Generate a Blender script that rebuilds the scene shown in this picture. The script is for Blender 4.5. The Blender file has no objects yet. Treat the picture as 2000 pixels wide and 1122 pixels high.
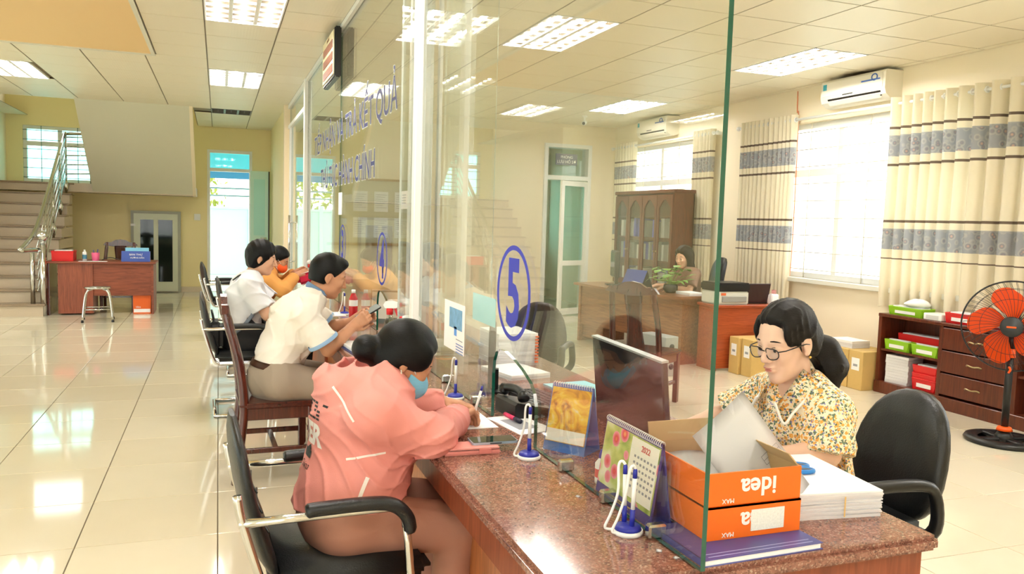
import bpy, bmesh, math, random
import numpy as np
from mathutils import Vector, Matrix, Euler
from mathutils.bvhtree import BVHTree

random.seed(7)
PI = math.pi
SC = bpy.context.scene
COL = SC.collection

# ------------------------------------------------------------------ camera
CAM_F, CAM_YAW, CAM_PITCH, CAM_ROLL, CAM_H = 1555.35, .354188, .082613, -.029815, 1.51
def cam_axes():
    cy, sy, cp, sp = math.cos(CAM_YAW), math.sin(CAM_YAW), math.cos(CAM_PITCH), math.sin(CAM_PITCH)
    fwd = np.array([sy*cp, cy*cp, -sp]); right = np.array([cy, -sy, 0.]); down = np.cross(fwd, right)
    cr, sr = math.cos(CAM_ROLL), math.sin(CAM_ROLL)
    return cr*right + sr*down, -sr*right + cr*down, fwd
CR, CD, CF = cam_axes()
cam = bpy.data.cameras.new('camera'); cam.lens = CAM_F/2000*36; cam.sensor_width = 36; cam.sensor_fit = 'HORIZONTAL'
cam.clip_start = .05; cam.clip_end = 200
camo = bpy.data.objects.new('camera', cam); COL.objects.link(camo)
M = Matrix.Identity(4)
for i in range(3):
    M[i][0] = CR[i]; M[i][1] = -CD[i]; M[i][2] = -CF[i]
M[2][3] = CAM_H
camo.matrix_world = M
SC.camera = camo

# ------------------------------------------------------------------ world, exposure
W = bpy.data.worlds.new('world'); SC.world = W; W.use_nodes = True
bg = W.node_tree.nodes['Background']
bg.inputs[0].default_value = (1.0, .985, .955, 1); bg.inputs[1].default_value = 2.8
SC.view_settings.view_transform = 'Standard'
SC.view_settings.look = 'None'
SC.view_settings.gamma = 1
SC.view_settings.use_curve_mapping = False
SC.view_settings.exposure = 0.78
SC.cycles.max_bounces = 10
SC.cycles.transparent_max_bounces = 32
SC.cycles.diffuse_bounces = 5
SC.cycles.glossy_bounces = 5
SC.cycles.sample_clamp_indirect = 40
SC.cycles.caustics_reflective = False
SC.cycles.caustics_refractive = False
TUBE_STRENGTH = 72.0

# ------------------------------------------------------------------ materials
def lin(c):
    c = c/255.
    return c/12.92 if c <= .04045 else ((c+.055)/1.055)**2.4
def rgb(r, g, b): return (lin(r), lin(g), lin(b), 1)
MATS = {}
def mat(name, col, rough=.5, metal=0, bump=0, bscale=40, var=0, vscale=8, coat=0, spec=.5, trans=0, emit=0, sub=0, stretch=None, alpha=1):
    """principled material with optional noise variation and noise bump (object coordinates)"""
    if name in MATS: return MATS[name]
    m = bpy.data.materials.new(name); m.use_nodes = True
    nt = m.node_tree; p = nt.nodes['Principled BSDF']
    p.inputs['Base Color'].default_value = col
    p.inputs['Roughness'].default_value = rough
    p.inputs['Metallic'].default_value = metal
    p.inputs['Specular IOR Level'].default_value = spec
    p.inputs['Coat Weight'].default_value = coat
    p.inputs['Coat Roughness'].default_value = .08
    p.inputs['Transmission Weight'].default_value = trans
    if sub:
        p.inputs['Subsurface Weight'].default_value = sub
        p.inputs['Subsurface Radius'].default_value = (.01, .004, .002)
        p.inputs['Subsurface Scale'].default_value = .5
    if emit:
        p.inputs['Emission Color'].default_value = col; p.inputs['Emission Strength'].default_value = emit
    if var or bump:
        tc = nt.nodes.new('ShaderNodeTexCoord'); src = tc.outputs['Object']
        if stretch:
            mp = nt.nodes.new('ShaderNodeMapping'); mp.inputs['Scale'].default_value = stretch
            nt.links.new(src, mp.inputs[0]); src = mp.outputs[0]
    if var:
        n = nt.nodes.new('ShaderNodeTexNoise'); n.inputs['Scale'].default_value = vscale; n.inputs['Detail'].default_value = 5
        nt.links.new(src, n.inputs['Vector'])
        mx = nt.nodes.new('ShaderNodeMixRGB'); mx.blend_type = 'MIX'
        d = 1-var
        mx.inputs[1].default_value = (col[0]*d, col[1]*d, col[2]*d, 1)
        u = 1+var*.6
        mx.inputs[2].default_value = (min(1, col[0]*u), min(1, col[1]*u), min(1, col[2]*u), 1)
        nt.links.new(n.outputs['Fac'], mx.inputs[0]); nt.links.new(mx.outputs[0], p.inputs['Base Color'])
    if bump:
        n2 = nt.nodes.new('ShaderNodeTexNoise'); n2.inputs['Scale'].default_value = bscale; n2.inputs['Detail'].default_value = 4
        nt.links.new(src, n2.inputs['Vector'])
        b = nt.nodes.new('ShaderNodeBump'); b.inputs['Strength'].default_value = bump; b.inputs['Distance'].default_value = .01
        nt.links.new(n2.outputs['Fac'], b.inputs['Height']); nt.links.new(b.outputs[0], p.inputs['Normal'])
    MATS[name] = m
    return m

def ramp(nt, fac, stops, interp='LINEAR'):
    r = nt.nodes.new('ShaderNodeValToRGB'); r.color_ramp.interpolation = interp
    e = r.color_ramp.elements
    e[0].position, e[0].color = stops[0]; e[1].position, e[1].color = stops[1]
    for pos, c in stops[2:]:
        k = e.new(pos); k.color = c
    nt.links.new(fac, r.inputs[0])
    return r.outputs[0]

def granite_mat():
    m = mat('red_granite', rgb(150, 85, 66), .12, coat=.3)
    nt = m.node_tree; p = nt.nodes['Principled BSDF']
    tc = nt.nodes.new('ShaderNodeTexCoord')
    v = nt.nodes.new('ShaderNodeTexVoronoi'); v.inputs['Scale'].default_value = 240
    nt.links.new(tc.outputs['Object'], v.inputs['Vector'])
    sep = nt.nodes.new('ShaderNodeSeparateColor'); nt.links.new(v.outputs['Color'], sep.inputs[0])
    c = ramp(nt, sep.outputs[0], [(0, rgb(70, 46, 42)), (.25, rgb(122, 78, 66)), (.6, rgb(146, 96, 82)), (.85, rgb(168, 122, 104)), (1, rgb(200, 172, 152))])
    n = nt.nodes.new('ShaderNodeTexNoise'); n.inputs['Scale'].default_value = 30; n.inputs['Detail'].default_value = 6
    nt.links.new(tc.outputs['Object'], n.inputs['Vector'])
    c2 = ramp(nt, n.outputs['Fac'], [(.35, rgb(112, 72, 62)), (.65, rgb(166, 112, 94))])
    mx = nt.nodes.new('ShaderNodeMixRGB'); mx.inputs[0].default_value = .4
    nt.links.new(c, mx.inputs[1]); nt.links.new(c2, mx.inputs[2]); nt.links.new(mx.outputs[0], p.inputs['Base Color'])
    return m

def wood_mat(name, dark, light, rough=.3, scale=1.0, axis='Z', coat=.2):
    m = mat(name, light, rough, coat=coat)
    nt = m.node_tree; p = nt.nodes['Principled BSDF']
    tc = nt.nodes.new('ShaderNodeTexCoord'); mp = nt.nodes.new('ShaderNodeMapping')
    s = {'X': (1.2, 14, 14), 'Y': (14, 1.2, 14), 'Z': (14, 14, 1.2)}[axis]
    mp.inputs['Scale'].default_value = tuple(q*scale for q in s)
    nt.links.new(tc.outputs['Object'], mp.inputs[0])
    n = nt.nodes.new('ShaderNodeTexNoise'); n.inputs['Scale'].default_value = 3; n.inputs['Detail'].default_value = 8; n.inputs['Distortion'].default_value = 1.2
    nt.links.new(mp.outputs[0], n.inputs['Vector'])
    nt.links.new(ramp(nt, n.outputs['Fac'], [(.3, dark), (.7, light)]), p.inputs['Base Color'])
    return m

def pane_mat(name, tint, base=.05, refl=1.0):
    """clear sheet: transparent with a mirror layer that grows at grazing angles"""
    if name in MATS: return MATS[name]
    m = bpy.data.materials.new(name); m.use_nodes = True; nt = m.node_tree; nt.nodes.clear()
    out = nt.nodes.new('ShaderNodeOutputMaterial'); mix = nt.nodes.new('ShaderNodeMixShader')
    tr = nt.nodes.new('ShaderNodeBsdfTransparent'); tr.inputs[0].default_value = tint
    gl = nt.nodes.new('ShaderNodeBsdfGlossy'); gl.inputs['Roughness'].default_value = 0.0; gl.inputs['Color'].default_value = (.95, 1, .97, 1)
    lw = nt.nodes.new('ShaderNodeLayerWeight'); lw.inputs[0].default_value = .5
    pw = nt.nodes.new('ShaderNodeMath'); pw.operation = 'POWER'; pw.inputs[1].default_value = 4.5
    mu = nt.nodes.new('ShaderNodeMath'); mu.operation = 'MULTIPLY_ADD'; mu.inputs[1].default_value = refl*.9; mu.inputs[2].default_value = base
    nt.links.new(lw.outputs['Facing'], pw.inputs[0]); nt.links.new(pw.outputs[0], mu.inputs[0])
    nt.links.new(mu.outputs[0], mix.inputs[0]); nt.links.new(tr.outputs[0], mix.inputs[1]); nt.links.new(gl.outputs[0], mix.inputs[2])
    nt.links.new(mix.outputs[0], out.inputs[0])
    MATS[name] = m
    return m

def emit_mat(name, col, s):
    if name in MATS: return MATS[name]
    m = bpy.data.materials.new(name); m.use_nodes = True; nt = m.node_tree; nt.nodes.clear()
    out = nt.nodes.new('ShaderNodeOutputMaterial'); e = nt.nodes.new('ShaderNodeEmission')
    e.inputs[0].default_value = col; e.inputs[1].default_value = s; nt.links.new(e.outputs[0], out.inputs[0])
    MATS[name] = m
    return m

# ------------------------------------------------------------------ mesh helpers
def V(*a): return Vector(a)
class MB:
    """collects shapes into one bmesh"""
    def __init__(s): s.bm = bmesh.new()
    def box(s, x0, x1, y0, y1, z0, z1, bev=0, seg=1, T=None, mi=0):
        g = bmesh.ops.create_cube(s.bm, size=1)['verts']
        for v in g:
            v.co = Vector(((x0+x1)/2+v.co.x*(x1-x0), (y0+y1)/2+v.co.y*(y1-y0), (z0+z1)/2+v.co.z*(z1-z0)))
        es = list({e for v in g for e in v.link_edges}); fs = list({f for v in g for f in v.link_faces})
        if bev:
            r = bmesh.ops.bevel(s.bm, geom=es, offset=bev, segments=seg, affect='EDGES', clamp_overlap=True)
            fs = [f for f in s.bm.faces if f.is_valid and any(f in v.link_faces for v in r['verts'])] + [f for f in fs if f.is_valid]
            fs = list(set(fs)); g = list({v for f in fs for v in f.verts})
        for f in fs: f.material_index = mi
        if T is not None: bmesh.ops.transform(s.bm, matrix=T, verts=g)
        return s
    def prism(s, pts, d0, d1, axis='Z', mi=0, T=None):
        """extrude polygon pts (2D) between d0 and d1 on axis; X: pts=(y,z)  Y: pts=(x,z)  Z: pts=(x,y)"""
        def mk(p, d):
            return {'X': (d, p[0], p[1]), 'Y': (p[0], d, p[1]), 'Z': (p[0], p[1], d)}[axis]
        a = [s.bm.verts.new(mk(p, d0)) for p in pts]; b = [s.bm.verts.new(mk(p, d1)) for p in pts]
        n = len(pts); fs = [s.bm.faces.new(a), s.bm.faces.new(b[::-1])]
        for i in range(n): fs.append(s.bm.faces.new((a[i], b[i], b[(i+1) % n], a[(i+1) % n])))
        for f in fs: f.material_index = mi
        bmesh.ops.recalc_face_normals(s.bm, faces=fs)
        if T is not None: bmesh.ops.transform(s.bm, matrix=T, verts=a+b)
        return s
    def tube(s, pts, r, n=10, closed=False, cap=True, mi=0, flat=None):
        """sweep a circle (r may be list) along pts; flat=(up, ratio) squashes it"""
        P = [Vector(p) for p in pts]; N = len(P)
        R = r if isinstance(r, (list, tuple)) else [r]*N
        rings = []; up = None
        for i in range(N):
            if closed: t = P[(i+1) % N]-P[i-1]
            else: t = P[min(i+1, N-1)]-P[max(i-1, 0)]
            t.normalize()
            if up is None:
                up = Vector((0, 0, 1)) if abs(t.z) < .9 else Vector((1, 0, 0))
                if flat: up = Vector(flat[0])
            a = t.cross(up)
            if a.length < 1e-6: a = t.cross(Vector((0, 1, 0)))
            a.normalize(); b = a.cross(t).normalized(); up = b
            f = flat[1] if flat else 1
            rings.append([s.bm.verts.new(P[i]+(a*math.cos(2*PI*k/n)+b*f*math.sin(2*PI*k/n))*R[i]) for k in range(n)])
        fs = []
        for i in range(N if closed else N-1):
            A, B = rings[i], rings[(i+1) % N]
            for k in range(n): fs.append(s.bm.faces.new((A[k], A[(k+1) % n], B[(k+1) % n], B[k])))
        if cap and not closed:
            fs.append(s.bm.faces.new(rings[0][::-1])); fs.append(s.bm.faces.new(rings[-1]))
        for f in fs: f.material_index = mi; f.smooth = True
        return s
    def lathe(s, prof, c=(0, 0, 0), n=24, T=None, mi=0, cap=True):
        """prof: list of (radius, z)"""
        rings = []
        for r, z in prof:
            rings.append([s.bm.verts.new((c[0]+r*math.cos(2*PI*k/n), c[1]+r*math.sin(2*PI*k/n), c[2]+z)) for k in range(n)])
        fs = []
        for A, B in zip(rings, rings[1:]):
            for k in range(n): fs.append(s.bm.faces.new((A[k], A[(k+1) % n], B[(k+1) % n], B[k])))
        for f in fs: f.smooth = True
        if cap:
            for q in (rings[0][::-1], rings[-1]): fs.append(s.bm.faces.new(q))
        for f in fs: f.material_index = mi
        if T is not None: bmesh.ops.transform(s.bm, matrix=T, verts=[v for q in rings for v in q])
        return s
    def sphere(s, c, r, u=16, v=10, sc=(1, 1, 1), mi=0):
        g = bmesh.ops.create_uvsphere(s.bm, u_segments=u, v_segments=v, radius=r)['verts']
        for q in g: q.co = Vector((c[0]+q.co.x*sc[0], c[1]+q.co.y*sc[1], c[2]+q.co.z*sc[2]))
        for f in {f for q in g for f in q.link_faces}: f.smooth = True; f.material_index = mi
        return s
    def grid(s, fn, nu, nv, mi=0, smooth=True, cu=False, thick=0):
        """surface fn(u,v) for u,v in [0,1]; thick>0 gives it a back face along -normal by solid offset"""
        g = [[s.bm.verts.new(fn(i/nu, j/nv)) for j in range(nv+1)] for i in range(nu+(0 if cu else 1))]
        fs = []
        for i in range(nu):
            for j in range(nv):
                A, B = g[i], g[(i+1) % len(g)]
                fs.append(s.bm.faces.new((A[j], B[j], B[j+1], A[j+1])))
        for f in fs: f.smooth = smooth; f.material_index = mi
        if thick: bmesh.ops.solidify(s.bm, geom=fs, thickness=thick)
        return s
    def rot(s, T): bmesh.ops.transform(s.bm, matrix=T, verts=s.bm.verts); return s
    def build(s, name, m=None, parent=None, smooth=None, mesh_only=False):
        me = bpy.data.meshes.new(name); s.bm.to_mesh(me); s.bm.free()
        for q in (m if isinstance(m, (list, tuple)) else [m]):
            if q is not None: me.materials.append(q)
        if smooth is not None:
            me.polygons.foreach_set('use_smooth', [smooth]*len(me.polygons))
        if mesh_only: return me
        return link(name, me, parent)
def link(name, data, parent=None, M=None):
    o = bpy.data.objects.new(name, data); COL.objects.link(o)
    if parent is not None: o.parent = parent
    if M is not None: o.matrix_basis = M
    return o
def tag(o, label=None, cat=None, group=None, kind=None):
    if label: o['label'] = label
    if cat: o['category'] = cat
    if group: o['group'] = group
    if kind: o['kind'] = kind
    return o
def thing(name, label, cat, loc=(0, 0, 0), rz=0, group=None):
    o = bpy.data.objects.new(name, None); COL.objects.link(o)
    o.empty_display_size = .1
    o.location = loc; o.rotation_euler = (0, 0, rz)
    return tag(o, label, cat, group)
def struct(o, label=None): return tag(o, label, kind='structure')
def copy_tree(o, parent=None):
    c = o.copy(); COL.objects.link(c)
    if parent is not None: c.parent = parent
    for ch in list(o.children): copy_tree(ch, c)
    return c
def dup(o, label, loc, rz=0, group=None):
    c = copy_tree(o); c.location = loc; c.rotation_euler = (0, 0, rz); c['label'] = label
    if group: c['group'] = group
    return c
def RZ(a): return Matrix.Rotation(a, 4, 'Z')
def TR(*a): return Matrix.Translation(a)
def arc(c, r, a0, a1, n, plane='XZ', r2=None):
    out = []
    r2 = r if r2 is None else r2
    for i in range(n+1):
        a = a0+(a1-a0)*i/n; u, w = r*math.cos(a), r2*math.sin(a)
        out.append({'XZ': (c[0]+u, c[1], c[2]+w), 'XY': (c[0]+u, c[1]+w, c[2]), 'YZ': (c[0], c[1]+u, c[2]+w)}[plane])
    return out
def rrect(x0, x1, y0, y1, r, n=5):
    """rounded rectangle outline, 2D"""
    o = []
    for cx, cy, a in ((x1-r, y1-r, 0), (x0+r, y1-r, PI/2), (x0+r, y0+r, PI), (x1-r, y0+r, 1.5*PI)):
        for i in range(n+1):
            t = a+PI/2*i/n; o.append((cx+r*math.cos(t), cy+r*math.sin(t)))
    return o
def smooth_path(pts, n=6):
    """Catmull-Rom through pts"""
    P = [Vector(p) for p in pts]; P = [P[0]*2-P[1]]+P+[P[-1]*2-P[-2]]; out = []
    for i in range(1, len(P)-2):
        a, b, c, d = P[i-1:i+3]
        for k in range(n):
            t = k/n
            out.append(.5*((2*b)+(c-a)*t+(2*a-5*b+4*c-d)*t*t+(3*b-a-3*c+d)*t**3))
    out.append(P[-2]); return out
def text_mesh(txt, size, ext=.0008, align='CENTER', spacing=1.0, bevel=0, bold=0.0):
    """lettering as a mesh in the XY plane, extruded"""
    cu = bpy.data.curves.new('lettering', 'FONT'); cu.body = txt; cu.size = size; cu.extrude = ext
    cu.align_x = align; cu.align_y = 'CENTER'; cu.space_character = spacing; cu.offset = bold; cu.resolution_u = 3
    o = bpy.data.objects.new('lettering', cu); COL.objects.link(o)
    dg = bpy.context.evaluated_depsgraph_get(); dg.update()
    me = bpy.data.meshes.new_from_object(o.evaluated_get(dg)); bpy.data.objects.remove(o)
    return me
def text_obj(name, txt, size, m, M, parent=None, **k):
    me = text_mesh(txt, size, **k); me.materials.clear(); me.materials.append(m)
    return link(name, me, parent, M)
def frame_M(origin, xdir, ydir):
    x = Vector(xdir).normalized(); y = Vector(ydir).normalized(); z = x.cross(y)
    m = Matrix.Identity(4)
    for i in range(3): m[i][0] = x[i]; m[i][1] = y[i]; m[i][2] = z[i]; m[i][3] = origin[i]
    return m
def px(P):
    q = np.array(P, float)-np.array([0, 0, CAM_H]); d = q@CF
    if d < .05: return None
    return 1000+CAM_F*(q@CR)/d, 561+CAM_F*(q@CD)/d, d
def screen_area(corners):
    pts = [px(c) for c in corners]
    if any(p is None for p in pts): return 0
    xs = [p[0] for p in pts]; ys = [p[1] for p in pts]
    w = min(max(xs), 2000)-max(min(xs), 0); h = min(max(ys), 1122)-max(min(ys), 0)
    return max(w, 0)*max(h, 0)

# ------------------------------------------------------------------ palette
WALL = mat('cream_wall_paint', rgb(248, 235, 210), .6, bump=.05, bscale=60)
WALLY = mat('yellow_wall_paint', rgb(246, 231, 180), .6, bump=.05, bscale=60)
ORANGE_PAINT = mat('peach_ceiling_paint', rgb(242, 208, 154), .6)
WHITE_PAINT = mat('white_paint', rgb(226, 224, 212), .6)
ALU = mat('white_aluminium', rgb(238, 238, 236), .3)
CHROME = mat('chrome', rgb(214, 214, 214), .12, 1)
STEEL = mat('polished_steel', rgb(200, 200, 196), .18, 1)
BLACK_LEATHER = mat('black_leather', rgb(22, 23, 25), .38, bump=.15, bscale=180)
BLACK_PLASTIC = mat('black_plastic', rgb(20, 20, 22), .35)
DARK_PLASTIC = mat('dark_grey_plastic', rgb(42, 44, 46), .5)
WHITE_PLASTIC = mat('white_plastic', rgb(240, 240, 238), .35)
PAPER = mat('white_paper', rgb(244, 244, 246), .8)
PAPER_EDGE = mat('paper_edges', rgb(228, 228, 232), .9, var=.18, vscale=60, stretch=(.2, .2, 60))
BLUE_PLASTIC = mat('royal_blue_plastic', rgb(38, 46, 160), .35)
RED_PLASTIC = mat('red_plastic', rgb(222, 34, 38), .4)
GREEN_PLASTIC = mat('lime_plastic', rgb(150, 205, 36), .4)
CARDBOARD = mat('brown_cardboard', rgb(214, 180, 112), .8, var=.08, vscale=12)
CARD_IN = mat('cardboard_inside', rgb(196, 164, 120), .85, var=.06)
ORANGE_BOX = mat('orange_printed_card', rgb(244, 112, 22), .5)
DECAL_BLUE = mat('blue_vinyl', rgb(44, 52, 176), .5)
NAVY = mat('navy_vinyl', rgb(62, 66, 128), .5)
GRANITE = granite_mat()
WOOD = wood_mat('red_brown_laminate', rgb(118, 56, 34), rgb(156, 80, 50), .45, coat=.05)
WOODY = wood_mat('red_brown_laminate_lengthways', rgb(112, 54, 36), rgb(152, 80, 54), .5, axis='X', coat=0)
WOOD_OR = wood_mat('orange_brown_laminate', rgb(150, 84, 44), rgb(192, 116, 64), .32)
DARKWOOD = wood_mat('dark_stained_wood', rgb(58, 20, 14), rgb(92, 34, 24), .22, coat=.5)
CABWOOD = wood_mat('cabinet_wood', rgb(78, 32, 18), rgb(112, 50, 28), .3)
STAIRSTONE = mat('stair_granite', rgb(200, 182, 158), .3, var=.35, vscale=160)
PANE = pane_mat('partition_glass', (.965, .98, .965, 1), .04, .9)
TEAL_PANE = pane_mat('teal_window_glass', (.55, .93, .92, 1), .04, .6)
CLEAR_PANE = pane_mat('window_glass', (.96, .98, .98, 1), .04, .6)
GREEN_EDGE = mat('green_glass_edge', rgb(16, 84, 66), .1, coat=.5)
GROUT = mat('grout', rgb(126, 112, 88), .8)
# ================================================================== SETTING
H = 3.1
def wall(name, plane, a, b, u0, u1, z0, z1, m, openings=(), label=None):
    """slab between a and b on `plane` axis, spanning u0..u1; openings (u0,u1,z0,z1) left free"""
    mb = MB()
    def add(p, q, r, s):
        if q-p < 1e-4 or s-r < 1e-4: return
        if plane == 'X': mb.box(a, b, p, q, r, s)
        else: mb.box(p, q, a, b, r, s)
    cuts = sorted(openings); u = u0
    for o in cuts:
        add(u, o[0], z0, z1); add(o[0], o[1], z0, o[2]); add(o[0], o[1], o[3], z1); u = o[1]
    add(u, u1, z0, z1)
    return struct(mb.build(name, m), label)

# ---- floor of polished cream tiles
def floor_tile_mat():
    m = mat('polished_cream_tile', rgb(224, 212, 184), .06, coat=.25)
    nt = m.node_tree; p = nt.nodes['Principled BSDF']
    oi = nt.nodes.new('ShaderNodeObjectInfo'); tc = nt.nodes.new('ShaderNodeTexCoord')
    n = nt.nodes.new('ShaderNodeTexNoise'); n.inputs['Scale'].default_value = 5; n.inputs['Detail'].default_value = 3
    nt.links.new(tc.outputs['Object'], n.inputs['Vector'])
    ad = nt.nodes.new('ShaderNodeMath'); ad.operation = 'ADD'; nt.links.new(n.outputs['Fac'], ad.inputs[0]); nt.links.new(oi.outputs['Random'], ad.inputs[1])
    hv = nt.nodes.new('ShaderNodeMath'); hv.operation = 'MULTIPLY'; hv.inputs[1].default_value = .5; nt.links.new(ad.outputs[0], hv.inputs[0])
    nt.links.new(ramp(nt, hv.outputs[0], [(0, rgb(222, 212, 188)), (1, rgb(231, 223, 202))]), p.inputs['Base Color'])
    return m
FLOOR_TILE = floor_tile_mat()
floor = struct(MB().box(-6.7, 6.4, -2.6, 12.2, -.12, -.008).box(-6.7, 1.06, 12.2, 16.3, -.12, -.008).build('floor', GROUT))
def tile_field(parent, name, cells, z, t, gap, m, up=True, extra_label=None):
    """cells (x0,x1,y0,y1): the 300 that show largest become objects of their own, the rest one joined part"""
    scored = sorted(cells, key=lambda c: -screen_area([(c[0], c[2], z), (c[1], c[2], z), (c[0], c[3], z), (c[1], c[3], z)]))
    cache = {}; rest = MB(); nrest = 0
    for i, (x0, x1, y0, y1) in enumerate(scored):
        w, d = round(x1-x0-gap, 4), round(y1-y0-gap, 4)
        if i < 300:
            if (w, d) not in cache:
                cache[(w, d)] = MB().box(-w/2, w/2, -d/2, d/2, 0, t, bev=.0015).build(name, m, mesh_only=True)
            link(name, cache[(w, d)], parent, TR((x0+x1)/2, (y0+y1)/2, z if not up else z-t))
        else:
            rest.box(x0+gap/2, x1-gap/2, y0+gap/2, y1-gap/2, (z if not up else z-t), (z+t if not up else z)); nrest += 1
    if nrest: tag(rest.build(name, m, parent), kind='stuff')
def lines(a, b, phase, step=.6):
    k0 = math.ceil((a-phase)/step+1e-6); out = [a]
    while phase+k0*step < b-1e-6:
        if phase+k0*step-out[-1] > .03: out.append(phase+k0*step)
        k0 += 1
    out.append(b); return out
gx, gy = lines(-6.5, 6.2, -.005), lines(-2.4, 16.1, 3.885)
def floor_free(c): return not (c[0] > 1.0 and c[2] > 11.9) and not (c[1] < -2.2 and c[0] > -3.5 and c[2] > 12.6)
tile_field(floor, 'floor_tile', [(gx[i], gx[i+1], gy[j], gy[j+1]) for i in range(len(gx)-1) for j in range(len(gy)-1) if floor_free((gx[i], gx[i+1], gy[j], gy[j+1]))], 0, .008, .005, FLOOR_TILE)

# ---- suspended ceiling
def ceil_tile_mat():
    m = mat('perforated_ceiling_tile', rgb(244, 236, 216), .42)
    nt = m.node_tree; p = nt.nodes['Principled BSDF']
    tc = nt.nodes.new('ShaderNodeTexCoord'); v = nt.nodes.new('ShaderNodeTexVoronoi'); v.inputs['Scale'].default_value = 38; v.inputs['Randomness'].default_value = .15
    nt.links.new(tc.outputs['Object'], v.inputs['Vector'])
    b = nt.nodes.new('ShaderNodeBump'); b.inputs['Strength'].default_value = .25; b.inputs['Distance'].default_value = .004
    nt.links.new(v.outputs['Distance'], b.inputs['Height']); nt.links.new(b.outputs[0], p.inputs['Normal'])
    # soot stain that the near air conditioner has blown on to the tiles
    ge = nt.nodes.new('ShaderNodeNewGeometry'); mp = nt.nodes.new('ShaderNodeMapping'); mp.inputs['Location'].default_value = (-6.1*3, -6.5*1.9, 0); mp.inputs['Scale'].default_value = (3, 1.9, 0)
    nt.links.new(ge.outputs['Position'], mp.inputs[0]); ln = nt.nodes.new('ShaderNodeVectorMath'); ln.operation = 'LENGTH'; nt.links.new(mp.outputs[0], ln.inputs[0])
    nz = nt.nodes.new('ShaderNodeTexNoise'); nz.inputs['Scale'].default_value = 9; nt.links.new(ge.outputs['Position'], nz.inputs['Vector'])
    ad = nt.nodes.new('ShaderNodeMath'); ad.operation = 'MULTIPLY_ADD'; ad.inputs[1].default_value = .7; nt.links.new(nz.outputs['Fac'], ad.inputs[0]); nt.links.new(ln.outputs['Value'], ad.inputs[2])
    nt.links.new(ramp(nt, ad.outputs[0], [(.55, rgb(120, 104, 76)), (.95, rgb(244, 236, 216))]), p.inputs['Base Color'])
    return m
CEIL = ceil_tile_mat()
SEAM = mat('ceiling_grid_bar', rgb(140, 124, 98), .5)
PEACH = (-4.31, -.64, 2.0, 9.05)           # flat painted field framed in white
STAIRWELL = (-3.45, -.37, 13.35, 16.1)     # open above the stairs
mb = MB()
mb.box(-6.7, -.64, -2.6, 2.0, H+.02, H+.1); mb.box(-6.7, -4.31, 2.0, 13.35, H+.02, H+.1); mb.box(-4.31, -.64, 9.05, 13.35, H+.02, H+.1)
mb.box(-.64, 6.4, -2.6, 12.0, H+.02, H+.1); mb.box(-.64, -.37, 12.0, 13.35, H+.02, H+.1); mb.box(-.37, 1.1, 12.0, 16.3, H+.02, H+.1)
mb.box(-6.7, -3.45, 13.35, 16.3, H+.02, H+.1); mb.box(1.1, 6.4, 12.0, 16.3, H+.02, H+.1)
ceiling = struct(mb.build('ceiling', SEAM))
FIX = [  # x0, x1, y0, y1, lit, label
 (-.11, .49, 6.05, 7.25, 1, 'lit louvred ceiling light nearest in the hall, cut by the top of the photo'),
 (-.11, .49, 9.65, 10.85, 1, 'lit louvred ceiling light in the hall, second of the row towards the far door'),
 (-.11, .49, 13.25, 13.85, 0, 'unlit dark louvred ceiling light in the hall nearest the far door'),
 (-2.56, -1.96, 10.25, 11.45, 1, 'half lit louvred ceiling light left of the hall above the stairs foot'),
 (-5.11, -4.51, 9.65, 10.85, 1, 'louvred ceiling light at the far left of the hall'),
 (-.11, .49, 2.45, 3.65, 1, 'louvred ceiling light above the waiting side of the counter'),
 (-.11, .49, -1.15, .05, 1, 'louvred ceiling light above the photographer'),
 (-5.11, -4.51, 2.45, 3.65, 1, 'louvred ceiling light far left near the entrance'),
 (2.4, 3.0, 5.78, 6.98, 1, 'lit louvred ceiling light over the office floor behind the glass'),
 (4.9, 5.5, 5.78, 6.98, 1, 'lit louvred ceiling light beside the near air conditioner'),
 (4.9, 5.5, 9.2, 10.4, 1, 'lit louvred ceiling light beside the far air conditioner'),
 (2.4, 3.0, 2.18, 3.38, 1, 'louvred ceiling light above the clerk'),
 (4.9, 5.5, 2.18, 3.38, 1, 'louvred ceiling light above the pedestal fan'),
 (2.4, 3.0, -1.42, -.22, 1, 'louvred ceiling light at the near end of the office'),
]
def free(c):
    x, y = (c[0]+c[1])/2, (c[2]+c[3])/2
    for f in FIX:
        if f[0] < x < f[1] and f[2] < y < f[3]: return False
    return True
cells = []
hx, hy = lines(-6.5, .96, -.11), lines(-2.4, 16.1, 7.25)
for i in range(len(hx)-1):
    for j in range(len(hy)-1):
        c = (hx[i], hx[i+1], hy[j], hy[j+1])
        # trim against the peach field and the stairwell
        if c[0] < PEACH[1]-.05 and c[1] > PEACH[0]+.05 and c[2] < PEACH[3]-.05 and c[3] > PEACH[2]+.05:
            if c[1] > PEACH[1]+.02: c = (PEACH[1]+.04, c[1], c[2], c[3])
            elif c[3] > PEACH[3]+.02: c = (c[0], c[1], PEACH[3]+.04, c[3])
            else: continue
        if c[0] > STAIRWELL[0]-.05 and c[1] < STAIRWELL[1]+.5 and c[3] > STAIRWELL[2]+.02:
            if c[2] < STAIRWELL[2]-.05: c = (c[0], c[1], c[2], STAIRWELL[2]-.01)
            elif c[1] > STAIRWELL[1]+.02 and c[0] < STAIRWELL[1]+.02: c = (STAIRWELL[1]+.01, c[1], c[2], c[3])
            elif c[0] >= STAIRWELL[1]: pass
            else: continue
        if free(c): cells.append(c)
ox = [1.02, 1.2, 1.8, 2.4, 3.0, 3.63, 4.26, 4.9, 5.5, 6.1, 6.2]; oy = lines(-2.4, 12.0, 6.98)
oyb = [9.2, 10.4]
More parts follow.
